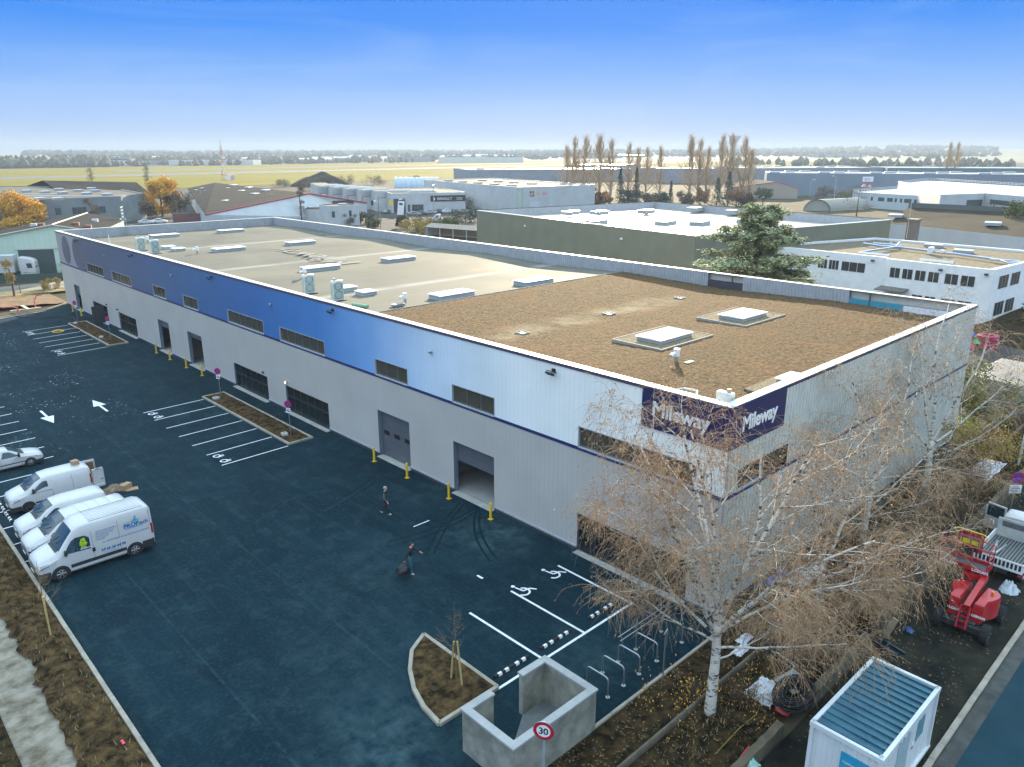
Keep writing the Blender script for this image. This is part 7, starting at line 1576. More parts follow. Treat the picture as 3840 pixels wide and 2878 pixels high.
b = MB(); b.face([p-Vector((0, 0, .1+1.0*(i in (2, 3, 1)))) for i, p in enumerate(OG)]); b.build('roof', mat('wet_membrane', (.52, .47, .40), .30, spec=.8, scale=.12, detail=7, col2=(.40, .36, .31)), t)
b = MB(); cc = sum(OG, Vector())/4
for i in range(4): p, q = OG[i].copy(), OG[(i+1) % 4].copy(); p.z = q.z = 9.02; b.face([p, q, q.lerp(cc, .012)+Vector((0, 0, .1)), p.lerp(cc, .012)+Vector((0, 0, .1))])
b.build('parapet_cap', CAPM, t)
b = MB()
for i in (1, 2): p, q = OG[i].lerp(cc, .013), OG[(i+1) % 4].lerp(cc, .013); b.face([(p.x, p.y, 7.3), (q.x, q.y, 7.3), (q.x, q.y, 9.0), (p.x, p.y, 9.0)])
b.build('inner_parapet', INNER, t)
for x, y in ((530, 722), (770, 722), (1155, 712), (745, 800), (1315, 810), (1600, 812), (1560, 690), (1880, 712), (1985, 790)):
    p = at('A3', x, y, 8.0); dome_light(t, p, 4.2, 2.2, .8, .2, mat('ochre_cover', (.42, .36, .26), .35) if 'ochre_cover' not in MATS else MATS['ochre_cover'])
for x, y in ((200, 805), (1010, 910)): p = at('A3', x, y, 7.4); k = (p-CAM_LOC).normalized(); d = (OG[0]-OG[3]).normalized(); s = (p-OG[3]).dot(d); wall_part('wall_lamp', t, OG[3], d, s*1.0, s+.6, 7.2, 7.5, WHITE, .3)
# carport with corrugated roof
t = thing('white_carport', 'long white open shed with a pale corrugated roof, between the garage and the olive warehouse', 'carport', (91.5, 138.2, 0), radians(-80)); b = MB(); corr(b, 1, 0, 0, .01, 0, .01); b = MB()
for k in range(24): y0, y1 = .9*k, .9*k+.8; b.face([(y0, -2.6, 2.3), (y1, -2.6, 2.3), (y1, 0, 3.1), (y0, 0, 3.1)]); b.face([(y0, 0, 3.1), (y1, 0, 3.1), (y1, 2.6, 2.3), (y0, 2.6, 2.3)])
b.build('roof', mat('fibre_cement_roof', (.24, .22, .18), .8, scale=.5), t); b = MB(); b.face([(0, -2.5, -.1), (0, 2.5, -.1), (0, 2.5, 2.35), (0, 0, 3.1), (0, -2.5, 2.35)]); b.build('gable_wall', WHW, t); b = MB(); b.face([(0, 2.4, 0), (21.6, 2.4, 0), (21.6, 2.4, 2.3), (0, 2.4, 2.3)]); b.build('back_wall', mat('ochre_back_wall', (.34, .26, .14), .8), t)
for k in range(5): b = MB(); b.box(4.2*k+.6, 4.2*k+.75, -2.5, -2.35, 0, 2.35); b.build('post', WHW, t)

# white office block at the right
t = thing('office_block', 'white two-storey office block with silver roof ducts, behind the near end of the hall', 'office')
a = Vector((76.34, 10.52, 0)); c = Vector((78.1, 34.4, 0)); u = (c-a).normalized(); n = Vector((u.y, -u.x, 0)); z = 6.6
c0, c1, c1b, c2, c3, c4 = a, a+u*12.5, a+u*13.5+n*1.1, a+u*32+n*1.1, a+n*24+u*26, a+n*24-u*0
P = [Vector((q.x, q.y, z-.25)) for q in (c0, c1, c1b, c2, c3, c4)]
prism_bld(t, P, OFFWHITE, mat('gravel_flat_roof', (.20, .165, .11), .95, spec=.05, col2=(.11, .095, .07), scale=1.4, detail=8, bump=.4, bscale=6), lip=.3, capm=WHITE)
PN = glass_mat('office_glass', (.05, .045, .04), .15)
win_row(t, a, u, [(1.85, 3.45), (3.75, 5.3), (6.0, 7.3), (7.6, 8.9), (9.2, 10.5), (10.8, 12.1)], 4.35, 5.6, WHITE, PN, 2)
win_row(t, a+n*1.1, u, [(15.95, 19.3), (19.7, 21.15), (21.4, 22.8)], 4.3, 5.55, WHITE, PN, 3)
win_row(t, a, u, [(1.8, 3.4), (3.7, 5.3), (6.0, 7.3), (7.6, 8.9)], 1.1, 2.5, WHITE, PN, 2)
us = Vector((n.x, n.y, 0))
win_row(t, a, us, [(2.15, 5.2), (6.1, 9.0)], 4.1, 5.65, WHITE, PN, 3); win_row(t, a, us, [(2.15, 5.1), (5.7, 8.6)], .75, 2.4, WHITE, PN, 3)
b = MB(); q = a+u*11.2-n*.9; Mx = Matrix.Rotation(atan2(u.y, u.x), 3, 'Z'); b.obox((q.x, q.y, 2.95), (3.6, 2.0, .12), Mx @ Matrix.Rotation(-.12, 3, 'X')); b.build('porch_canopy', mat('canopy_dark', (.13, .12, .10), .7), t)
b = MB(); q = c1b; b.tube([(q.x-.15, q.y-.3, .0), (q.x-.15, q.y-.3, 6.3), (q.x-.1, q.y-.8, 6.5)], .07, 6); b.build('downpipe', WHITE, t)
for s_, zz in ((5.9, 6.0), (.7, 6.05), (15.0, 6.1)): q = a+u*s_+(n*1.1 if s_ > 13 else Vector()); b = MB(); b.obox((q.x-.2, q.y, zz), (.35, .55, .22), Mx, bev=.04); b.build('wall_lamp', DARK, t)
DUCT = mat('silver_duct', (.50, .56, .66), .25, .7)
def duct(pts, r=.17, z_=6.75): b = MB(); b.tube([at('A4', x, y, z_) for x, y in pts], r, 6); b.build('air_duct', DUCT, t, smooth=True)
duct([(880, 962), (1040, 985), (1150, 990), (1400, 1020), (1500, 1035), (1640, 1048), (1930, 1088), (2010, 1100)]); duct([(960, 960), (1100, 972), (1200, 985)]); duct([(845, 1035), (1150, 990)]); duct([(845, 1035), (1100, 1062)]); duct([(1345, 1095), (1630, 1125)], .2); duct([(2010, 1100), (2080, 1125), (2170, 1108), (1930, 1095)], .14); duct([(1100, 955), (1150, 985), (1180, 955)], .14)
for x, y in ((1435, 1045), (1530, 1055)): p = at('A4', x, y, 6.5); b = MB(); b.obox((p.x, p.y, 6.95), (.5, 1.1 if x < 1500 else .5, .9 if x < 1500 else .4), Mx, bev=.03); b.build('roof_unit', WHITE, t)
for x, y in ((1460, 990), (1705, 1038)): dome_light(t, at('A4', x, y, 6.4), 1.4, 2.4, .4, .1)
# dark-roofed building with a brown chimney behind the office
t = thing('slat_building', 'white slatted building under a dark sloping roof, with a tall brown chimney', 'building')
p, q = at('A4', 1090, 793, 6.5), at('A4', 1960, 884, 6.5); r1, r2 = at('A4', 1250, 662, 8.6), at('A4', 2260, 716, 8.6); q = p+(q-p)*1.35
b = MB(); b.face([p, q, r2, r1]); b.build('roof', mat('bitumen_roof', (.055, .045, .032), .95, spec=.04, col2=(.032, .029, .024), scale=.25, detail=8), t)
d = (q-p); d.z = 0; Ln = d.length; d.normalize(); b = MB(); kk = int(Ln/.35)
for k in range(kk): A, Bq = p+d*(Ln*k/kk), p+d*(Ln*(k+.85)/kk); b.face([(A.x, A.y, 0), (Bq.x, Bq.y, 0), (Bq.x, Bq.y, 6.45), (A.x, A.y, 6.45)])
A, Bq = p+Vector((.05, 0, 0)), q+Vector((.05, 0, 0)); b.face([(A.x, A.y, 0), (Bq.x, Bq.y, 0), (Bq.x, Bq.y, 6.45), (A.x, A.y, 6.45)]); b.face([(p.x, p.y, 0), (r1.x, r1.y, 0), r1, p]); b.build('wall', WHW, t)
b = MB(); A, Bq = r1, r2; b.face([(A.x, A.y, 8.4), (Bq.x, Bq.y, 8.4), (Bq.x, Bq.y, 9.6), (A.x, A.y, 9.6)]); b.build('upper_slats', mat('dark_slats', (.10, .115, .115), .7), t)
cpt = at('A4', 1300, 765, 9.0); b = MB(); b.box(cpt.x-.9, cpt.x+.9, cpt.y-.75, cpt.y+.75, 0, 9.0); b.box(cpt.x-1.05, cpt.x+1.05, cpt.y-.9, cpt.y+.9, 8.9, 9.15); b.build('chimney', mat('brown_chimney', (.17, .145, .12), .85), t)
b = MB(); b.cyl(cpt.x-1.2, cpt.y+.4, 6, 12.4, .05, 6); b.build('flue_pipe', STEEL, t)
for x, y in ((1145, 735), (1950, 803)): dome_light(t, at('A4', x, y+8, 7.3), 2.6, 2.6, .6, .2)
# white building with railings
t = thing('railed_building', 'long white building with white railings round its flat roofs, in the middle distance', 'building')
P = [at('A4', 790, 537, 5.2), at('A4', 1495, 577, 5.2), at('A4', 1790, 577, 5.2), at('A4', 1700, 520, 5.2), at('A4', 1150, 512, 5.2)]; prism_bld(t, P, GRF if False else mat('pale_blue_wall', (.46, .52, .55), .7), mat('white_roof', (.34, .35, .35), .7), lip=.15)
u = (P[1]-P[0]).normalized(); ln = (P[1]-P[0]).length; win_row(t, P[0], u, [(ln*x0, ln*x1) for x0, x1 in ((.24, .27), (.33, .41), (.44, .51), (.53, .56), (.59, .62), (.64, .73), (.75, .84), (.90, .935))], 2.6, 4.0, WHITE, WINB, 1)
P2 = [at('A4', 1520, 560, 7.4), at('A4', 1890, 548, 7.4), at('A4', 2500, 600, 7.4), at('A4', 2500, 510, 7.4), at('A4', 1420, 440, 7.4), at('A4', 1165, 470, 7.4)]; prism_bld(t, P2, WHW, mat('white_roof_b', (.34, .35, .345), .7), lip=.1)
u2 = (P2[2]-P2[1]).normalized(); l2 = (P2[2]-P2[1]).length; wall_part('window_band', t, P2[1], u2, l2*.09, l2*.95, 4.4, 5.8, WINB); wall_part('window_band', t, P2[1], u2, l2*.07, l2*.95, .2, 1.0, DARK)
u3 = (P2[1]-P2[0]).normalized(); wall_part('glazed_stair', t, P2[1], u3, -8, -.8, 1.4, 5.6, WINB)
def rails(pts, z, h=1.1):
    b = MB()
    for (p, q) in zip(pts, pts[1:]):
        Ln = (q-p).length; k_ = max(2, int(Ln/2.2)); [b.tube([p+(q-p)*(k/k_), p+(q-p)*(k/k_)+Vector((0, 0, h))], .04, 4) for k in range(k_)]; [b.tube([p+Vector((0, 0, zz)), q+Vector((0, 0, zz))], .035, 4) for zz in (h, h*.55)]
    b.build('railing', WHITE, t)
rails([P[4], P[0], P[1], P[2]], 5.2); rails([P2[0], P2[5], P2[4], P2[3]], 7.4); rails([P2[1], P2[2]], 7.4)
for x, y in ((885, 490), (930, 497)): p = at('A4', x, y, 5.6); tag_o = crumple('orange_cover', 'orange covered bundle on the railed roof, %s' % ('larger' if x < 900 else 'smaller'), 'bundle', p, 1.0 if x < 900 else .6, .8, 1.2, mat('orange_cover_%d' % x, (.60, .20, .10), .6), x, 8)
# tan shed, tunnel store, sheds at the right margin
t = thing('tan_shed', 'tan gabled shed with a red verge, in front of the long grey hall', 'shed'); p, q = at('A4', -260, 590), at('A4', 330, 590); d = (q-p).normalized(); n = Vector((-d.y, d.x, 0)); e0, e1 = Vector((p.x, p.y, 4.5)), Vector((q.x, q.y, 4.3)); apx = (p+d*((q-p).length*.70)); apx.z = 7.2
b = MB(); b.face([p, q, e1, apx, e0]); b.build('wall', TANW, t); b = MB(); b.face([e0, apx, apx+n*30, e0+n*30]); b.face([apx, e1, e1+n*30, apx+n*30]); b.build('roof', DKR, t); b = MB(); b.tube([e0-n*.1, apx-n*.1, e1-n*.1], .15, 4); b.build('verge', REDT, t)
t = thing('tunnel_store', 'round-topped fabric tunnel store with an open end', 'tunnel shed', tuple(at('A4', 490, 692)), radians(-62)); b = MB()
for k in range(12): p_, q_ = pi*k/12, pi*(k+1)/12; b.face([(-4.5*cos(p_), 0, 4*sin(p_)), (-4.5*cos(q_), 0, 4*sin(q_)), (-4.5*cos(q_)+14, 16, 4*sin(q_)), (-4.5*cos(p_)+14, 16, 4*sin(p_))])
b.build('cover', mat('fabric_cover', (.27, .265, .23), .7), t); b = MB(); b.face([(-4.3*cos(pi*k/12), .6, 3.8*sin(pi*k/12)) for k in range(13)]); b.build('end_wall', mat('tunnel_inside', (.33, .32, .28), .8), t)
t = thing('corrugated_shed', 'low shed with a pale corrugated roof, past the end of the side wall', 'shed', (0, 0, 0)); b = MB(); A, Bq, Cq, Dq = Vector((41.4, 2.35, 2.5)), Vector((48.1, 1.67, 2.8)), Vector((47.6, -3.5, 2.8)), Vector((40.9, -2.4, 2.5))
for k in range(26): s0, s1 = k/26, (k+.8)/26; b.face([A.lerp(Dq, s0), Bq.lerp(Cq, s0), Bq.lerp(Cq, s1)+Vector((0, 0, .05)), A.lerp(Dq, s1)+Vector((0, 0, .05))])
b.face([A-Vector((0, 0, .03)), Bq-Vector((0, 0, .03)), Cq-Vector((0, 0, .03)), Dq-Vector((0, 0, .03))]); b.build('roof', mat('pale_corrugated', (.28, .28, .27), .7), t); b = MB(); b.face([(A.x, A.y, 0), (Dq.x, Dq.y, 0), Dq, A]); b.face([(Dq.x, Dq.y, 0), (Cq.x, Cq.y, 0), Cq, Dq]); b.build('wall', GRW, t)
for i, (p, h_, l) in enumerate((((64.0, 6.9, 0), 0, 'lower of two stacked coils of magenta conduit behind the hall'), ((64.0, 6.9, .72), .72, 'upper of two stacked coils of magenta conduit behind the hall'))):
    b = MB(); [b.tube([((.62+.13*j)*cos(2*pi*k/24), (.62+.13*j)*sin(2*pi*k/24), .1+.17*m_) for k in range(25)], .075, 5) for m_ in range(4) for j in range(4)]; tag(b.build('conduit_coil', mat('magenta_conduit_%d' % i, (.40, .025, .09), .5), loc=p, smooth=True), l, 'conduit coil')
for i, (p, r_, col, l) in enumerate((((62.6, 8.2, .0), .7, (.45, .05, .10), 'red coil leaning on the back of the hall'), ((63.1, 7.6, .5), .45, (.04, .42, .16), 'green coil beside the magenta conduit'), ((63.0, 8.4, 1.3), .5, (.04, .12, .50), 'blue coil on top of the heap behind the hall'))): crumple('pipe_coil', l, 'pipe coil', p, r_, r_, r_*1.3, mat('coil_col_%d' % i, col, .5), 60+i, 10)
b = MB(); b.mesh([(76.3, 10.4, .4), (69, 12, .02), (66, 4, .02), (72, -3, .02), (86, -6, .1), (86, 9.3, .9), (80, 6, .9)], [(0, 1, 2), (0, 2, 3), (0, 3, 4), (0, 4, 6), (0, 6, 5), (6, 4, 5)]); o = b.build('planted_bank', SOIL2); struct(o)
leafy('bank_shrub', 'low ochre shrub on the bank below the office windows', 'shrub', (79, 5, .5), 80, blobs(2.4, .2, 1.0, 14, .8, 80), mat('ochre_shrub', (.24, .17, .04), .85, col2=(.11, .09, .03), scale=1), (.08, .16), 160)
leafy('bank_shrub', 'dark green shrub against the office side wall', 'shrub', (84.5, 6.5, .6), 81, blobs(1.8, .3, 1.4, 12, .8, 81), DGR, (.08, .16), 160)
leafy('ivy_tree', 'ivy-green tree with ochre leaves beside the office roof, at the right edge', 'tree', tuple(at('A4', 2110, 1100)[:2])+(0,), 82, blobs(2.4, 5.5, 10.5, 24, 1.2, 82), mat('ivy_ochre', (.15, .17, .03), .8, col2=(.045, .065, .018), scale=.6), (.10, .2), 220, [([(0, 0, 0), (.2, .1, 8)], [.25, .1])])
leafy('bare_tree', 'pale leafless tree behind the office roof, before the dark sloping roof', 'tree', tuple(at('A4', 1960, 980)[:2])+(0,), 83, blobs(2.6, 4, 9, 10, 1.4, 83), GBR, (.06, .16), 90, [([(0, 0, 0), (.2, .1, 8)], [.2, .05])])
leafy('bare_tree', 'pale leafless tree between the tunnel store and the dark sloping roof', 'tree', tuple(at('A4', 820, 735)[:2])+(0,), 84, blobs(4.5, 3, 9, 14, 2.0, 84), GBR, (.08, .2), 90, [([(0, 0, 0), (.2, .1, 7)], [.25, .06])])

# ------------------------------------------------------------------ cedar, poplars, screens of trees
def cedar():
    r = random.Random(90); t = thing('cedar_tree', 'big blue-green cedar with layered boughs, between the hall and the office block', 'tree', (53.9, 29.0, 0)); lf, b = MB(), MB(); H = 14.6; b.tube([(0, 0, 0), (.1, .1, 6), (.0, .0, H-.3)], [.55, .34, .07], 8)
    for k in range(96):
        z = 1.6+(H-2.0)*(k/96)**.95; a = k*2.4+r.uniform(-.4, .4); L_ = 10.6*max(.02, 1-z/H)**.75*r.uniform(.55, 1.15)*(1+.25*sin(z*2.4))+.7
        if 9.0 < z < 10.0: L_ *= .7
        d = Vector((cos(a), sin(a), .10)); pts = [Vector((0, 0, z))+d*L_*s+Vector((0, 0, -.10*L_*s*s)) for s in (0, .33, .66, 1)]; b.tube(pts, [.12, .08, .05, .02], 5, cap=False)
        for s in range(int(22+L_*12)):
            u_ = .25+.75*sqrt(r.random()); p = pts[0].lerp(pts[3], u_)+Vector((0, 0, -.05*L_*u_)); w = .30+.95*u_*(1.3-u_)*L_*.34; q = p+Vector((r.gauss(0, w*.6), r.gauss(0, w*.6), r.gauss(.05, .14)))
            for m_ in range(8):
                v = Vector((r.uniform(-1, 1), r.uniform(-1, 1), r.uniform(-.5, .25))).normalized(); c = q+rvec(r)*.28; sz = r.uniform(.14, .34); n_ = Vector((r.gauss(0, .4), r.gauss(0, .4), 1)).normalized(); sd_ = v.cross(n_)*sz*.34; lf.face([c-v*sz, c+sd_, c+v*sz, c-sd_])
    b.build('trunk', WOOD, t); lf.build('crown', mat('cedar_needles', (.42, .43, .21), .85, col2=(.16, .20, .11), scale=.7, detail=6), t)
cedar()
def poplar_mesh(seed):
    r = random.Random(seed); b, tw = MB(), MB(); b.tube([(0, 0, 0), (.02, .01, .5), (0, 0, .98)], [.012, .008, .001], 6)
    for k in range(84):
        z = .11+.80*r.random()**.9; a = r.uniform(0, 2*pi); L_ = .25*(1.08-z)*r.uniform(.6, 1.3)+.03; d = Vector((cos(a)*.62*(1.15-z), sin(a)*.62*(1.15-z), 1)).normalized(); p = Vector((0, 0, z*.93)); pts = [p, p+d*L_*.5+Vector((cos(a), sin(a), 0))*.010, p+d*L_+Vector((0, 0, .015))]; b.tube(pts, [.0030, .0022, .0010], 3, cap=False)
        for s in range(3):
            q = pts[0].lerp(pts[2], r.uniform(.2, 1)); a2 = r.uniform(0, 2*pi); v = Vector((cos(a2)*.38, sin(a2)*.38, 1)).normalized(); tw.tube([q, q+v*r.uniform(.02, .06), q+v*r.uniform(.06, .09)+rvec(r)*.006], [.0011, .0009, .0005], 3, cap=False)
    return b, tw
POPB = mat('poplar_bark', (.40, .30, .19), .85, scale=3); POPT = mat('poplar_twigs', (.50, .35, .19), .85, scale=3)
protos = []
for s in range(3):
    b, tw = poplar_mesh(100+s); t = thing('poplar_tree', 'x', 'tree', (0, 0, 0), 0, 'row of bare poplars'); b.build('trunk', POPB, t, smooth=True); tw.build('twigs', POPT, t); protos.append(t)
PX_ = [(490, 160, 'leftmost bare poplar of the row beyond the olive warehouse'), (560, 60, 'tall bare poplar standing second in the row, above the white warehouse end'), (650, 60, 'tall bare poplar third in the row, before the bright low shed'), (760, 50, 'tall bare poplar fourth in the row, above an orange bush'), (850, 85, 'bare poplar fifth in the row, right of the orange bush'), (1000, 130, 'broad bare poplar between two dark conifers'), (1075, 180, 'thin bare poplar rising behind a dark conifer'), (1150, 165, 'bare poplar next to last of the first cluster'), (1258, 165, 'bare poplar ending the first cluster, by the gap'), (1500, 55, 'tall bare poplar starting the second cluster, after the gap'), (1580, 85, 'bare poplar second in the second cluster'), (1650, 170, 'short thin bare poplar inside the second cluster'), (1760, 50, 'tall bare poplar left of the water tower'), (1830, 35, 'tallest bare poplar, standing just left of the water tower'), (1940, 70, 'broad bare poplar just right of the water tower'), (2000, 200, 'short bare poplar closing the second cluster')]
for i, (x, yt, l) in enumerate(PX_):
    p = at('A3', x, 620); h = 5.3+(620-yt)*.0395; o = protos[i] if i < 3 else copy_tree(protos[i % 3]); o.location = (p.x, p.y, 0); o.rotation_euler = (0, 0, i*1.3); w = R.uniform(1.5, 2.0); o.scale = (h*w, h*w, h); o['label'] = l; o['group'] = 'row of bare poplars'
for x, w, l in ((1555, 1.0, 'left one of two tall bare poplars far off behind the railed building'), (1620, 1.1, 'right one of two tall bare poplars far off behind the railed building')):
    p = at('A4', x, 478); o = copy_tree(protos[1]); o.location = (p.x, p.y, 0); h = 27; o.scale = (h*1.5*w, h*1.5*w, h); o['label'] = l; o['group'] = 'pair of far poplars'
def conifer(label, loc, h, rad, seed):
    r = random.Random(seed); t = thing('conifer_tree', label, 'conifer', loc); lf, b = MB(), MB(); b.tube([(0, 0, 0), (0, 0, h)], [.2, .02], 6)
    for k in range(int(h*55)):
        z = h*(.06+.94*r.random()); q = rad*(1.04-z/h)*r.random()**.5; a = r.uniform(0, 2*pi); p = Vector((q*cos(a), q*sin(a), z-.15*q)); [leafquad(lf, p+rvec(r)*.25, r.uniform(.12, .28), r) for _ in range(3)]
    b.build('trunk', WOOD, t); lf.build('crown', DGR, t)
for x, yb, yt, w, l in ((935, 640, 325, 2.6, 'dark conifer in front of the broad bare poplar'), (1068, 640, 335, 2.4, 'dark conifer under the thin bare poplar'), (1355, 640, 470, 1.6, 'small dark conifer standing in the gap of the poplar row'), (1740, 650, 440, 3.4, 'wide dark conifer at the foot of the second cluster'), (1830, 650, 380, 3.8, 'tall wide dark conifer below the tallest poplar')):
    p = at('A3', x, yb); conifer(l, tuple(p), 2.6+(yb-yt)*.037, w, int(x))
for x, yb, m, rad, h, l in ((510, 650, DGR, 4.5, 7, 'dark bush at the foot of the leftmost poplars'), (640, 650, DGR, 5.5, 8, 'dense dark bush below the third poplar'), (740, 655, RUST, 3, 6, 'rusty bush below the fourth poplar'), (815, 650, mat('orange_bush', (.50, .22, .07), .8, col2=(.28, .12, .05), scale=.5), 3.5, 5.5, 'bright orange bush between the fourth and fifth poplars'), (1010, 650, DGR, 5, 6.5, 'dark bush between the two dark conifers'), (1180, 650, GBR, 5, 5.5, 'grey-brown bush below the end of the first cluster'), (1290, 650, DGR, 3.5, 5, 'dark bush closing the first poplar cluster'), (1480, 650, GBR, 4.5, 5, 'grey-brown bush at the start of the second cluster'), (1600, 650, RUST, 4.0, 6.5, 'rusty bush among the second cluster trunks'), (1900, 655, RUST, 6.0, 6, 'wide rusty bush right of the wide conifers'), (1985, 655, GBR, 4.0, 4.5, 'grey-brown bush ending the tree screen')):
    p = at('A3', x, yb); autumn('screen_bush', l, tuple(p), int(x)+7, rad, h, m, 20, .2, 170, (.16, .34), None, 'bush')
p = at('A3', 2120, 660); autumn('round_pine', 'round-topped pine behind the cedar, by a lamp post', tuple(p), 95, 4, 7, mat('pine_mid', (.08, .12, .05), .8, col2=(.035, .055, .025), scale=.6), 18, .5, 200, (.14, .28))
for x, y, rad, h, m, l in (('A2', 920, 3.5, 3.4, OLV, 'a'),): pass
for k, x, y, rad, h, m, l in (('A2', 930, 790, 3.0, 3.2, DGR, 'dark hedge bush beside the small white house'), ('A2', 1000, 830, 2.6, 2.4, OLV, 'olive bush on the street corner past the small white house'), ('A2', 1240, 830, 2.2, 3.4, GBR, 'leafless bush at the street lamp before the garage'), ('A2', 1350, 880, 5.0, 3.6, YLV, 'large yellow-green bush before the pale carport'), ('A2', 1420, 850, 3.5, 3.0, OLV, 'olive bush next to the pale carport gable'), ('A2', 1620, 810, 4.0, 2.2, OLV, 'low olive hedge by the white tow truck'), ('A2', 1760, 780, 6.0, 3.4, DGR, 'dark hedge between the tow truck and the olive warehouse'), ('A2', 1820, 660, 6.0, 4.6, GBR, 'brown bushes beside the orange flag'), ('A2', 2020, 660, 7.0, 7.0, DGR, 'round dark tree before the big white warehouse'), ('A2', 1000, 470, 8, 5, GBR, 'brown scrub right of the earth heap'), ('A2', 760, 470, 8, 5, GBR, 'brown scrub at the right foot of the earth heap'), ('A2', 500, 520, 9, 6, GBR, 'brown thicket in front of the earth heap'), ('A2', 230, 490, 7, 4, DGR, 'dark bush left of the earth heap'), ('A2', 1360, 500, 5, 7, YLV, 'yellowish tree before the curved hangar'), ('A4', 730, 600, 6, 4, OLV, 'olive bush beside the white railed building'), ('A4', 550, 590, 5, 5, GBR, 'leafless bush before the very long warehouse')):
    p = at(k, x, y); autumn('screen_bush', l, tuple(p), int(x)+int(y), rad, h, m, 16, .2, 120, (.12, .3), None, 'bush')

# ------------------------------------------------------------------ lamps, mast, signs, cars
def lamp(k, x, yb, h, label, arms=1, rot=0.0):
    p = at(k, x, yb); t = thing('street_lamp', label, 'street lamp', tuple(p), rot, 'street lamps on the estate'); b = MB(); b.tube([(0, 0, 0), (0, 0, h-.6)], [.11, .07], 8); b.build('pole', STEEL, t, smooth=True)
    for a in ([1] if arms == 1 else [1, -1]):
        b = MB(); b.tube([(0, 0, h-.7), (.2*a, 0, h-.15), (1.2*a, 0, h)], .045, 6); ar = b.build('arm', STEEL, t); b = MB(); b.obox((1.5*a, 0, h+.02), (.8, .3, .16), None, bev=.05); b.build('lamp_head', WHITE, ar)
lamp('A1', 128, 790, 8.6, 'white street lamp before the left golden willow', 1, 2.3); lamp('A1', 1690, 700, 8.6, 'street lamp before the dark-roofed shed with the red edge', 1, 2.3); lamp('A2', 1055, 840, 7.4, 'street lamp with a traffic light, at the street corner beyond the hall', 1, 2.3); lamp('A2', 1275, 860, 8.2, 'street lamp next to the yellow-green bush before the carport', 1, 2.3); lamp('A2', 1500, 800, 11, 'tall double lamp in front of the garage name board', 2, .8)
lamp('A4', 430, 575, 7.6, 'lamp before the very long warehouse, left of the tall lamp'  .replace('left of', 'next to'), 1, -.8); lamp('A4', 632, 610, 10.2, 'tall lamp beside the fabric tunnel store', 1, 2.3); lamp('A4', 765, 570, 7.6, 'lamp before the very long warehouse, above the olive bush', 1, -.8); lamp('A4', 50, 520, 7, 'lamp above the tan shed roof', 1, -.8); lamp('A4', 1290, 540, 8.5, 'slim lamp behind the railed building', 1, -.8); lamp('A4', 1990, 540, 8, 'lamp behind the railed roof at the right', 1, 2.3)
lamp('A3', 1765, 680, 4.4, 'short lamp post below the wide conifers', 1, 0); lamp('A3', 2095, 720, 5.5, 'short lamp post by the round-topped pine', 1, 0)
t = thing('traffic_light', 'black traffic light on the corner street lamp post', 'traffic light', tuple(at('A2', 1052, 841))); b = MB(); b.tube([(0, 0, 7.0), (-1.4, .8, 7.5)], .05, 5); b.build('arm', STEEL, t); b = MB(); b.obox((-1.5, .9, 7.0), (.5, .5, 1.4), None, bev=.06); b.build('signal_box', BLACK, t)
# radio mast
p = at('A1', 1860, 392); t = thing('radio_mast', 'red and white lattice radio mast on the airfield', 'mast', tuple(p)); H = 24
for k in range(8):
    z0, z1 = H*k/8, H*(k+1)/8; w0, w1 = 1.2-.8*k/8, 1.2-.8*(k+1)/8; b = MB(); C4 = [(-1, -1), (1, -1), (1, 1), (-1, 1)]
    for i in range(4): a_, c_ = C4[i], C4[(i+1) % 4]; b.tube([(a_[0]*w0, a_[1]*w0, z0), (a_[0]*w1, a_[1]*w1, z1)], .13, 4); b.tube([(a_[0]*w0, a_[1]*w0, z0), (c_[0]*w1, c_[1]*w1, z1)], .09, 4)
    b.build('lattice_section', mat('mast_%d' % k, (.42, .12, .12) if k in (1, 4, 6) else (.42, .42, .43), .6), t)
b = MB(); [b.tube([(x, 0, H), (x, 0, H+4)], .07, 4) for x in (-.5, .1, .5)]; b.build('aerial', STEEL, t)
p = at('A1', 1912, 388); t = thing('airfield_hut', 'small red and white striped hut beside the radio mast', 'hut', tuple(p), .5); b = MB(); [b.box(-2.4+.8*k, -1.6+.8*k, -1.5, 1.5, 0, 3.4, k % 2) for k in range(6)]; b.build('wall', [WHITE, RED], t); b = MB(); b.box(-2.6, 2.6, -1.7, 1.7, 3.4, 3.7); b.build('roof', WHITE, t)
# water tower on the skyline
d = (at('A3', 1882, 240)-CAM_LOC); d.z = 0; d.normalize(); q = CAM_LOC+d*1550; t = thing('water_tower', 'pale flared water tower on the horizon behind the poplars', 'water tower', (q.x, q.y, 0)); b = MB(); b.tube([(0, 0, 0), (0, 0, 26), (0, 0, 36), (0, 0, 46), (0, 0, 47.5)], [4.5, 4, 4.4, 11, 11], 20); b.build('tank', mat('tower_concrete', (.40, .42, .44), .8), t, smooth=True)
# flags and totem
for x, y, col, l in ((1850, 668, (.62, .62, .62), 'white flag on a thin pole before the white warehouse'), (1912, 668, (.70, .24, .05), 'orange flag on a thin pole before the white warehouse')):
    p = at('A2', x, y); t = thing('flag', l, 'flag', tuple(p)); b = MB(); b.cyl(0, 0, 0, 5.6, .07, 6); b.build('pole', STEEL, t); b = MB(); b.face([(0, 0, 3.4), (.55, -.5, 3.5), (.5, -.45, 5.4), (0, 0, 5.5)]); b.build('cloth', mat('flag_%d' % x, col, .7), t)
p = at('A2', 1225, 725); t = thing('totem_sign', 'tall white leaning totem sign before the dark garage gate', 'sign', tuple(p), -.7); b = MB(); b.obox((0, 0, 2.3), (2.1, .25, 4.4), Matrix.Rotation(.12, 3, 'Y'), bev=.05); b.build('board', WHITE, t); b = MB(); b.obox((.1, -.15, 3.6), (1.1, .02, .7), Matrix.Rotation(.12, 3, 'Y')); b.build('logo', DARK, t)
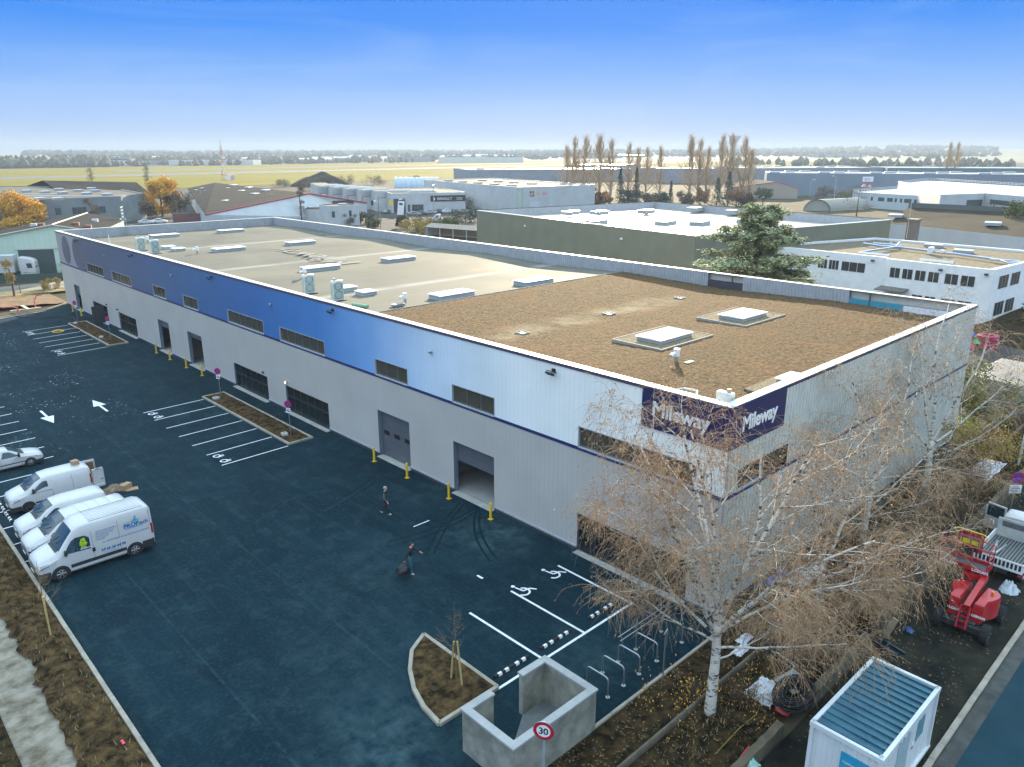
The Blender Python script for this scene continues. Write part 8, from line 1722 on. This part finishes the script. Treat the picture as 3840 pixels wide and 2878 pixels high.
def simple_car(label, loc, rz, col, kind=0, group='cars parked around the garage', cat='car', name='parked_car'):
    t = thing(name, label, cat, loc, rz, group); st = ST_CAR if kind == 0 else ST_MID; B = Body(st); b = MB(); B.mesh(b, 1); weld(b.build('body', mat('car_paint_%d' % int(loc[0]*10+loc[1]), col, .3, coat=.4), t, smooth=True))
    b = MB(); B.screen(b, *( (1.2, 1.88) if kind == 0 else (1.02, 1.9)), .08, .08); b.build('windscreen', CARGLASS, t)
    for sg in (-1, 1):
        b = MB(); B.patch(b, [(1.4, .92), (1.9, 1.27), (3.0, 1.25), (3.35, .96)] if kind == 0 else [(1.25, 1.18), (1.8, 1.62), (2.3, 1.66), (2.34, 1.15)], sg, .01); b.build('side_window', CARGLASS, t)
        for x in ((.8, 3.38) if kind == 0 else (.93, 4.03)): wheel(t, x, sg*.74, .31, .2, sg)
    return t
for x, y, rz, col, l in ((1390, 728, 2.4, (.16, .18, .22), 'dark blue car nearest the totem sign, on the garage forecourt'), (1455, 722, 2.4, (.06, .065, .07), 'black car second from the totem sign on the forecourt'), (1525, 712, 2.4, (.30, .30, .31), 'grey car third from the totem sign on the forecourt'), (1600, 706, 2.4, (.05, .05, .055), 'black car under the name board of the garage'), (1665, 706, 2.4, (.55, .56, .57), 'pale car next to the black one under the name board'), (1740, 708, 2.4, (.12, .12, .13), 'dark car at the far corner of the garage'), (1800, 704, 2.4, (.2, .16, .13), 'brown car past the far corner of the garage'), (1085, 714, .6, (.10, .14, .12), 'dark green car before the black gate of the garage'), (905, 725, .6, (.05, .09, .10), 'dark teal car beside the small white house')):
    simple_car(l, tuple(at('A2', x, y)), rz, col)
for x, y, col, l in ((1280, 748, (.55, .57, .6), 'pale car parked behind the far end parapet, nearer the willow'), (1390, 742, (.62, .64, .66), 'white car parked behind the far end parapet, nearer the dark red wall')): simple_car(l, tuple(at('A1', x, y)), 2.6, col, 0, 'cars behind the far parapet')
b = MB(); p, q = at('A1', 1440, 735), at('A1', 1935, 725); d = (q-p).normalized(); n = Vector((-d.y, d.x, 0)); b.mesh([p, q, q+n*.3, p+n*.3]+[v+Vector((0, 0, 2.4)) for v in (p, q, q+n*.3, p+n*.3)], [(0, 1, 5, 4), (3, 2, 6, 7), (4, 5, 6, 7), (0, 4, 7, 3), (1, 2, 6, 5)]); tag(b.build('brick_wall', mat('dark_red_brick', (.16, .06, .06), .85, scale=1)), 'long dark red brick wall before the red-edged shed', 'wall')
def tow_truck():
    p = at('A2', 1490, 780); t = thing('flatbed_truck', 'white flatbed truck driving on the street before the olive warehouse', 'truck', tuple(p), -.65); B = Body([(0, .4, 1.0, 1.3, .9, .92, .8), (.3, .35, 1.2, 1.55, .95, .97, .85), (.9, .35, 1.3, 2.2, .97, .99, .85), (1.9, .35, 1.35, 2.3, .97, .99, .85), (2.2, .4, 1.3, 2.25, .95, .97, .82)]); b = MB(); B.mesh(b); weld(b.build('cab', PAINT, t, smooth=True))
    b = MB(); B.screen(b, .38, .86, .1, .1); b.build('windscreen', CARGLASS, t)
    for sg in (-1, 1): 
        b = MB(); B.patch(b, [(.75, 1.3), (1.5, 1.35), (1.5, 2.0), (1.0, 2.0)], sg, .015); b.build('side_window', CARGLASS, t); wheel(t, .8, sg*.82, .36, .24, sg); wheel(t, 4.6, sg*.82, .36, .24, sg)
    b = MB(); b.box(2.3, 6.2, -1, 1, .8, .95); b.box(2.3, 2.4, -1, 1, .95, 2.0); b.build('bed', mat('truck_bed_dark', (.06, .06, .065), .6), t)
tow_truck()
# roadside signs at the right edge
def round_sign(loc, label, kind, rz=2.6):
    t = thing('no_parking_sign', label, 'road sign', loc, rz); h = 2.6; b = MB(); b.cyl(0, 0, 0, h, .04, 8); b.build('pole', STEEL, t); b = MB(); b.tube([(.04, 0, h-.3), (.07, 0, h-.3)], .36, 24); s = b.build('sign_disc', SIGNB, t); b = MB(); disc(b, (.075, 0, h-.3), .36, (0, 1, 0), (0, 0, 1), 0, .27, 24); [b.face([(.079, q*.3*c1-.03*c2, h-.3+.3*q2*c1), (.079, q*.3*c1+.03*c2, h-.3+.3*q2*c1+.04), (.079, -q*.3*c1+.03*c2, h-.3-.3*q2*c1+.04), (.079, -q*.3*c1-.03*c2, h-.3-.3*q2*c1)]) for q, q2, c1, c2 in ((.7, .7, 1, 1), (-.7, .7, 1, 1))]; b.build('red_ring', SIGNR, s); b = MB(); b.box(.04, .07, -.34, .34, h-1.25, h-.75); b.build('sub_plate', SIGNW, t); b = MB(); [b.box(.072, .076, -.26, .26-.1*(k % 2), h-1.18+.1*k, h-1.14+.1*k) for k in range(4)]; b.build('plate_text', BLACK, t)
round_sign((21.3, -6.25, 0), 'no-stopping sign with a white plate by the tipper truck, at the right edge', 0, radians(CAM_AZ+180))
t = thing('red_road_sign', 'red road sign panel half out of the frame beside the no-stopping sign', 'road sign', (22.6, -7.0, 0), radians(CAM_AZ+180)); b = MB(); b.cyl(0, 0, 0, 2.2, .04, 8); b.build('pole', STEEL, t); b = MB(); b.box(.04, .08, -.5, .5, 1.5, 2.3); b.build('panel', SIGNR, t); b = MB(); b.box(.08, .085, -.4, .4, 1.82, 1.98); b.build('white_bar', SIGNW, t)
t = thing('roadside_pole', 'leaning white roadside pole at the right edge of the view', 'pole', (29.6, -4.6, 0)); b = MB(); b.tube([(0, 0, 0), (.12, -.1, 4.2), (.25, -.2, 8.4)], [.09, .07, .05], 8); b.build('pole', mat('pale_blue_pole', (.55, .63, .68), .4), t, smooth=True); b = MB(); b.obox((.25, -.3, 8.4), (.5, .25, .15), None, bev=.04); b.build('lamp_head', WHITE, t)

# ------------------------------------------------------------------ far woodland, buildings and hills
def far_trees(name, seed, picks, mats_, hmin, hmax):
    r = random.Random(seed); b = MB(); tp = []
    for (x, y, h, w) in picks(r):
        n, m_ = 7, 4; z0 = hill_z(x, y); k = r.randrange(len(mats_)); j = r.uniform(.8, 1.2); vs_ = []
        for q in range(m_+1):
            v = q/m_; rr = w*sin(pi*(.12+.86*v))**.7*(1-.35*v)
            for i in range(n): a = 2*pi*i/n; e = r.uniform(.65, 1.3); vs_.append((x+rr*e*cos(a), y+rr*e*sin(a), z0-.5+h*v*r.uniform(.9, 1.08)))
        b.mesh(vs_, [(q*n+i, q*n+(i+1) % n, (q+1)*n+(i+1) % n, (q+1)*n+i) for q in range(m_) for i in range(n)]+[tuple(range(m_*n, (m_+1)*n))], k)
    return stuff(b.build(name, mats_))
def hill_z(x, y):
    d = sqrt((x-CAM_LOC.x)**2+(y-CAM_LOC.y)**2); a = math.degrees(atan2(y-CAM_LOC.y, x-CAM_LOC.x)); z = 0
    if d > 1700: z += min(1, (d-1700)/1700)*(12+6*mnoise.noise((x*.0012, y*.0012, 0)))
    if d > 3000: z += min(1, (d-3000)/1100)*max(0, 24*math.exp(-((a-18)/9)**2)+7*mnoise.noise((a*.15, 2, 0)))
    return z
b = MB(); na, nd = 90, 22; vs_ = []
for j in range(nd+1):
    d = 1650+(4450-1650)*j/nd
    for i in range(na+1):
        a = radians(-2+96*i/na); x, y = CAM_LOC.x+d*cos(a), CAM_LOC.y+d*sin(a); vs_.append((x, y, hill_z(x, y)-.5*(j == 0)))
b.mesh(vs_, [(j*(na+1)+i, j*(na+1)+i+1, (j+1)*(na+1)+i+1, (j+1)*(na+1)+i) for j in range(nd) for i in range(na)]); struct(b.build('hills', mat('far_fields', (.12, .135, .07), .95, col2=(.07, .085, .05), scale=.004), smooth=True))
FT = [mat('far_wood_a', (.045, .058, .036), .9), mat('far_wood_b', (.075, .068, .045), .9), mat('far_wood_c', (.11, .085, .05), .9)]
def p_edge(r):
    for k in range(700):
        x = r.uniform(-250, 900) if k > 260 else r.uniform(60, 330)
        if r.random() < .25: continue
        y = ax(x, 1095)+r.uniform(0, 140); h = r.uniform(6, 12)*(1.35 if x < 330 else .9); yield x, y, h, h*r.uniform(.4, .7)
def p_mid(r):
    for k in range(1500):
        a = radians(r.uniform(17, 76)); d = r.uniform(1350, 2500); x, y = CAM_LOC.x+d*cos(a), CAM_LOC.y+d*sin(a)
        if y < ax(x, 1130) and x < 1950 and y > ax(x, 250): continue
        if mnoise.noise((x*.004, y*.004, 5)) < -.12: continue
        h = r.uniform(7, 15); yield x, y, h, h*r.uniform(.4, .8)
def p_far(r):
    for k in range(1900):
        a = radians(r.uniform(15, 78)); d = r.uniform(2400, 4300); x, y = CAM_LOC.x+d*cos(a), CAM_LOC.y+d*sin(a); h = r.uniform(8, 17); yield x, y, h, h*r.uniform(.6, 1.3)
def p_right(r):
    for k in range(330):
        a = radians(r.uniform(14, 31)); d = r.uniform(600, 1350); x, y = CAM_LOC.x+d*cos(a), CAM_LOC.y+d*sin(a)
        if mnoise.noise((x*.006, y*.006, 9)) < .02: continue
        h = r.uniform(6, 13); yield x, y, h, h*r.uniform(.4, .7)
far_trees('woodland_edge', 1, p_edge, FT, 6, 12); far_trees('far_woodland', 2, p_mid, FT, 7, 14); far_trees('horizon_woodland', 3, p_far, FT, 8, 16); far_trees('hedgerow_trees', 4, p_right, FT, 6, 12)
FB = mat('far_pale_building', (.58, .58, .56), .5); r_ = random.Random(17)
for i in range(46):
    a = radians(r_.uniform(18, 74)); d = r_.uniform(1300, 2300); x, y = CAM_LOC.x+d*cos(a), CAM_LOC.y+d*sin(a)
    if y < ax(x, 1120) and x < 1950: continue
    t = thing('far_building', 'tiny pale building in the haze beyond the airfield', 'building', (x, y, hill_z(x, y)-.3), radians(-44)+r_.uniform(-.15, .15), 'far buildings beyond the airfield'); w, dp, h = r_.uniform(12, 90), r_.uniform(12, 30), r_.uniform(5, 9); b = MB(); b.box(-w/2, w/2, -dp/2, dp/2, 0, h); b.build('wall', FB if i % 3 else GRW, t); b = MB(); b.mesh([(-w/2, -dp/2, h), (w/2, -dp/2, h), (w/2, 0, h+2), (-w/2, 0, h+2), (w/2, dp/2, h), (-w/2, dp/2, h)], [(0, 1, 2, 3), (3, 2, 4, 5)]); b.build('roof', GLOSSR if i % 2 else DKR, t)
for k, x0, x1, y, h, l in (('A2', 605, 960, 275, 7, 'long low pale hangar across the airfield, above the earth heap'), ('A2', 1535, 2240, 290, 9, 'very long ribbed pale hangar across the airfield'), ('A1', 1400, 2100, 225, 7, 'long low cream building beyond the airfield, behind the radio mast'), ('A3', 600, 960, 235, 10, 'bright-roofed hall beyond the runway, behind the bare poplars'), ('A4', 470, 880, 262, 13, 'large grey hall in the haze right of the water tower')):
    p, q = at(k, x0, max(y, 262)), at(k, x1, max(y, 262)); p.z = q.z = h; long_shed(l, (p, q), h, FB if 'pale' in l or 'cream' in l else GRW, GLOSSR, 40, 'far_hangar', 0, 'hangar')
# ------------------------------------------------------------------ the air
HAZE = 0.00028
b = MB(); b.box(-4700, 4700, -4700, 4700, -3, 62); o = b.build('haze', bpy.data.materials.new('haze')); stuff(o)
m = o.data.materials[0]; m.use_nodes = True; t = m.node_tree; t.nodes.clear(); mo = N(t, 'ShaderNodeOutputMaterial'); v = N(t, 'ShaderNodeVolumePrincipled'); v.inputs['Color'].default_value = (.30, .375, .47, 1); v.inputs['Density'].default_value = HAZE; v.inputs['Anisotropy'].default_value = .2; L(t, v.outputs[0], mo.inputs['Volume'])
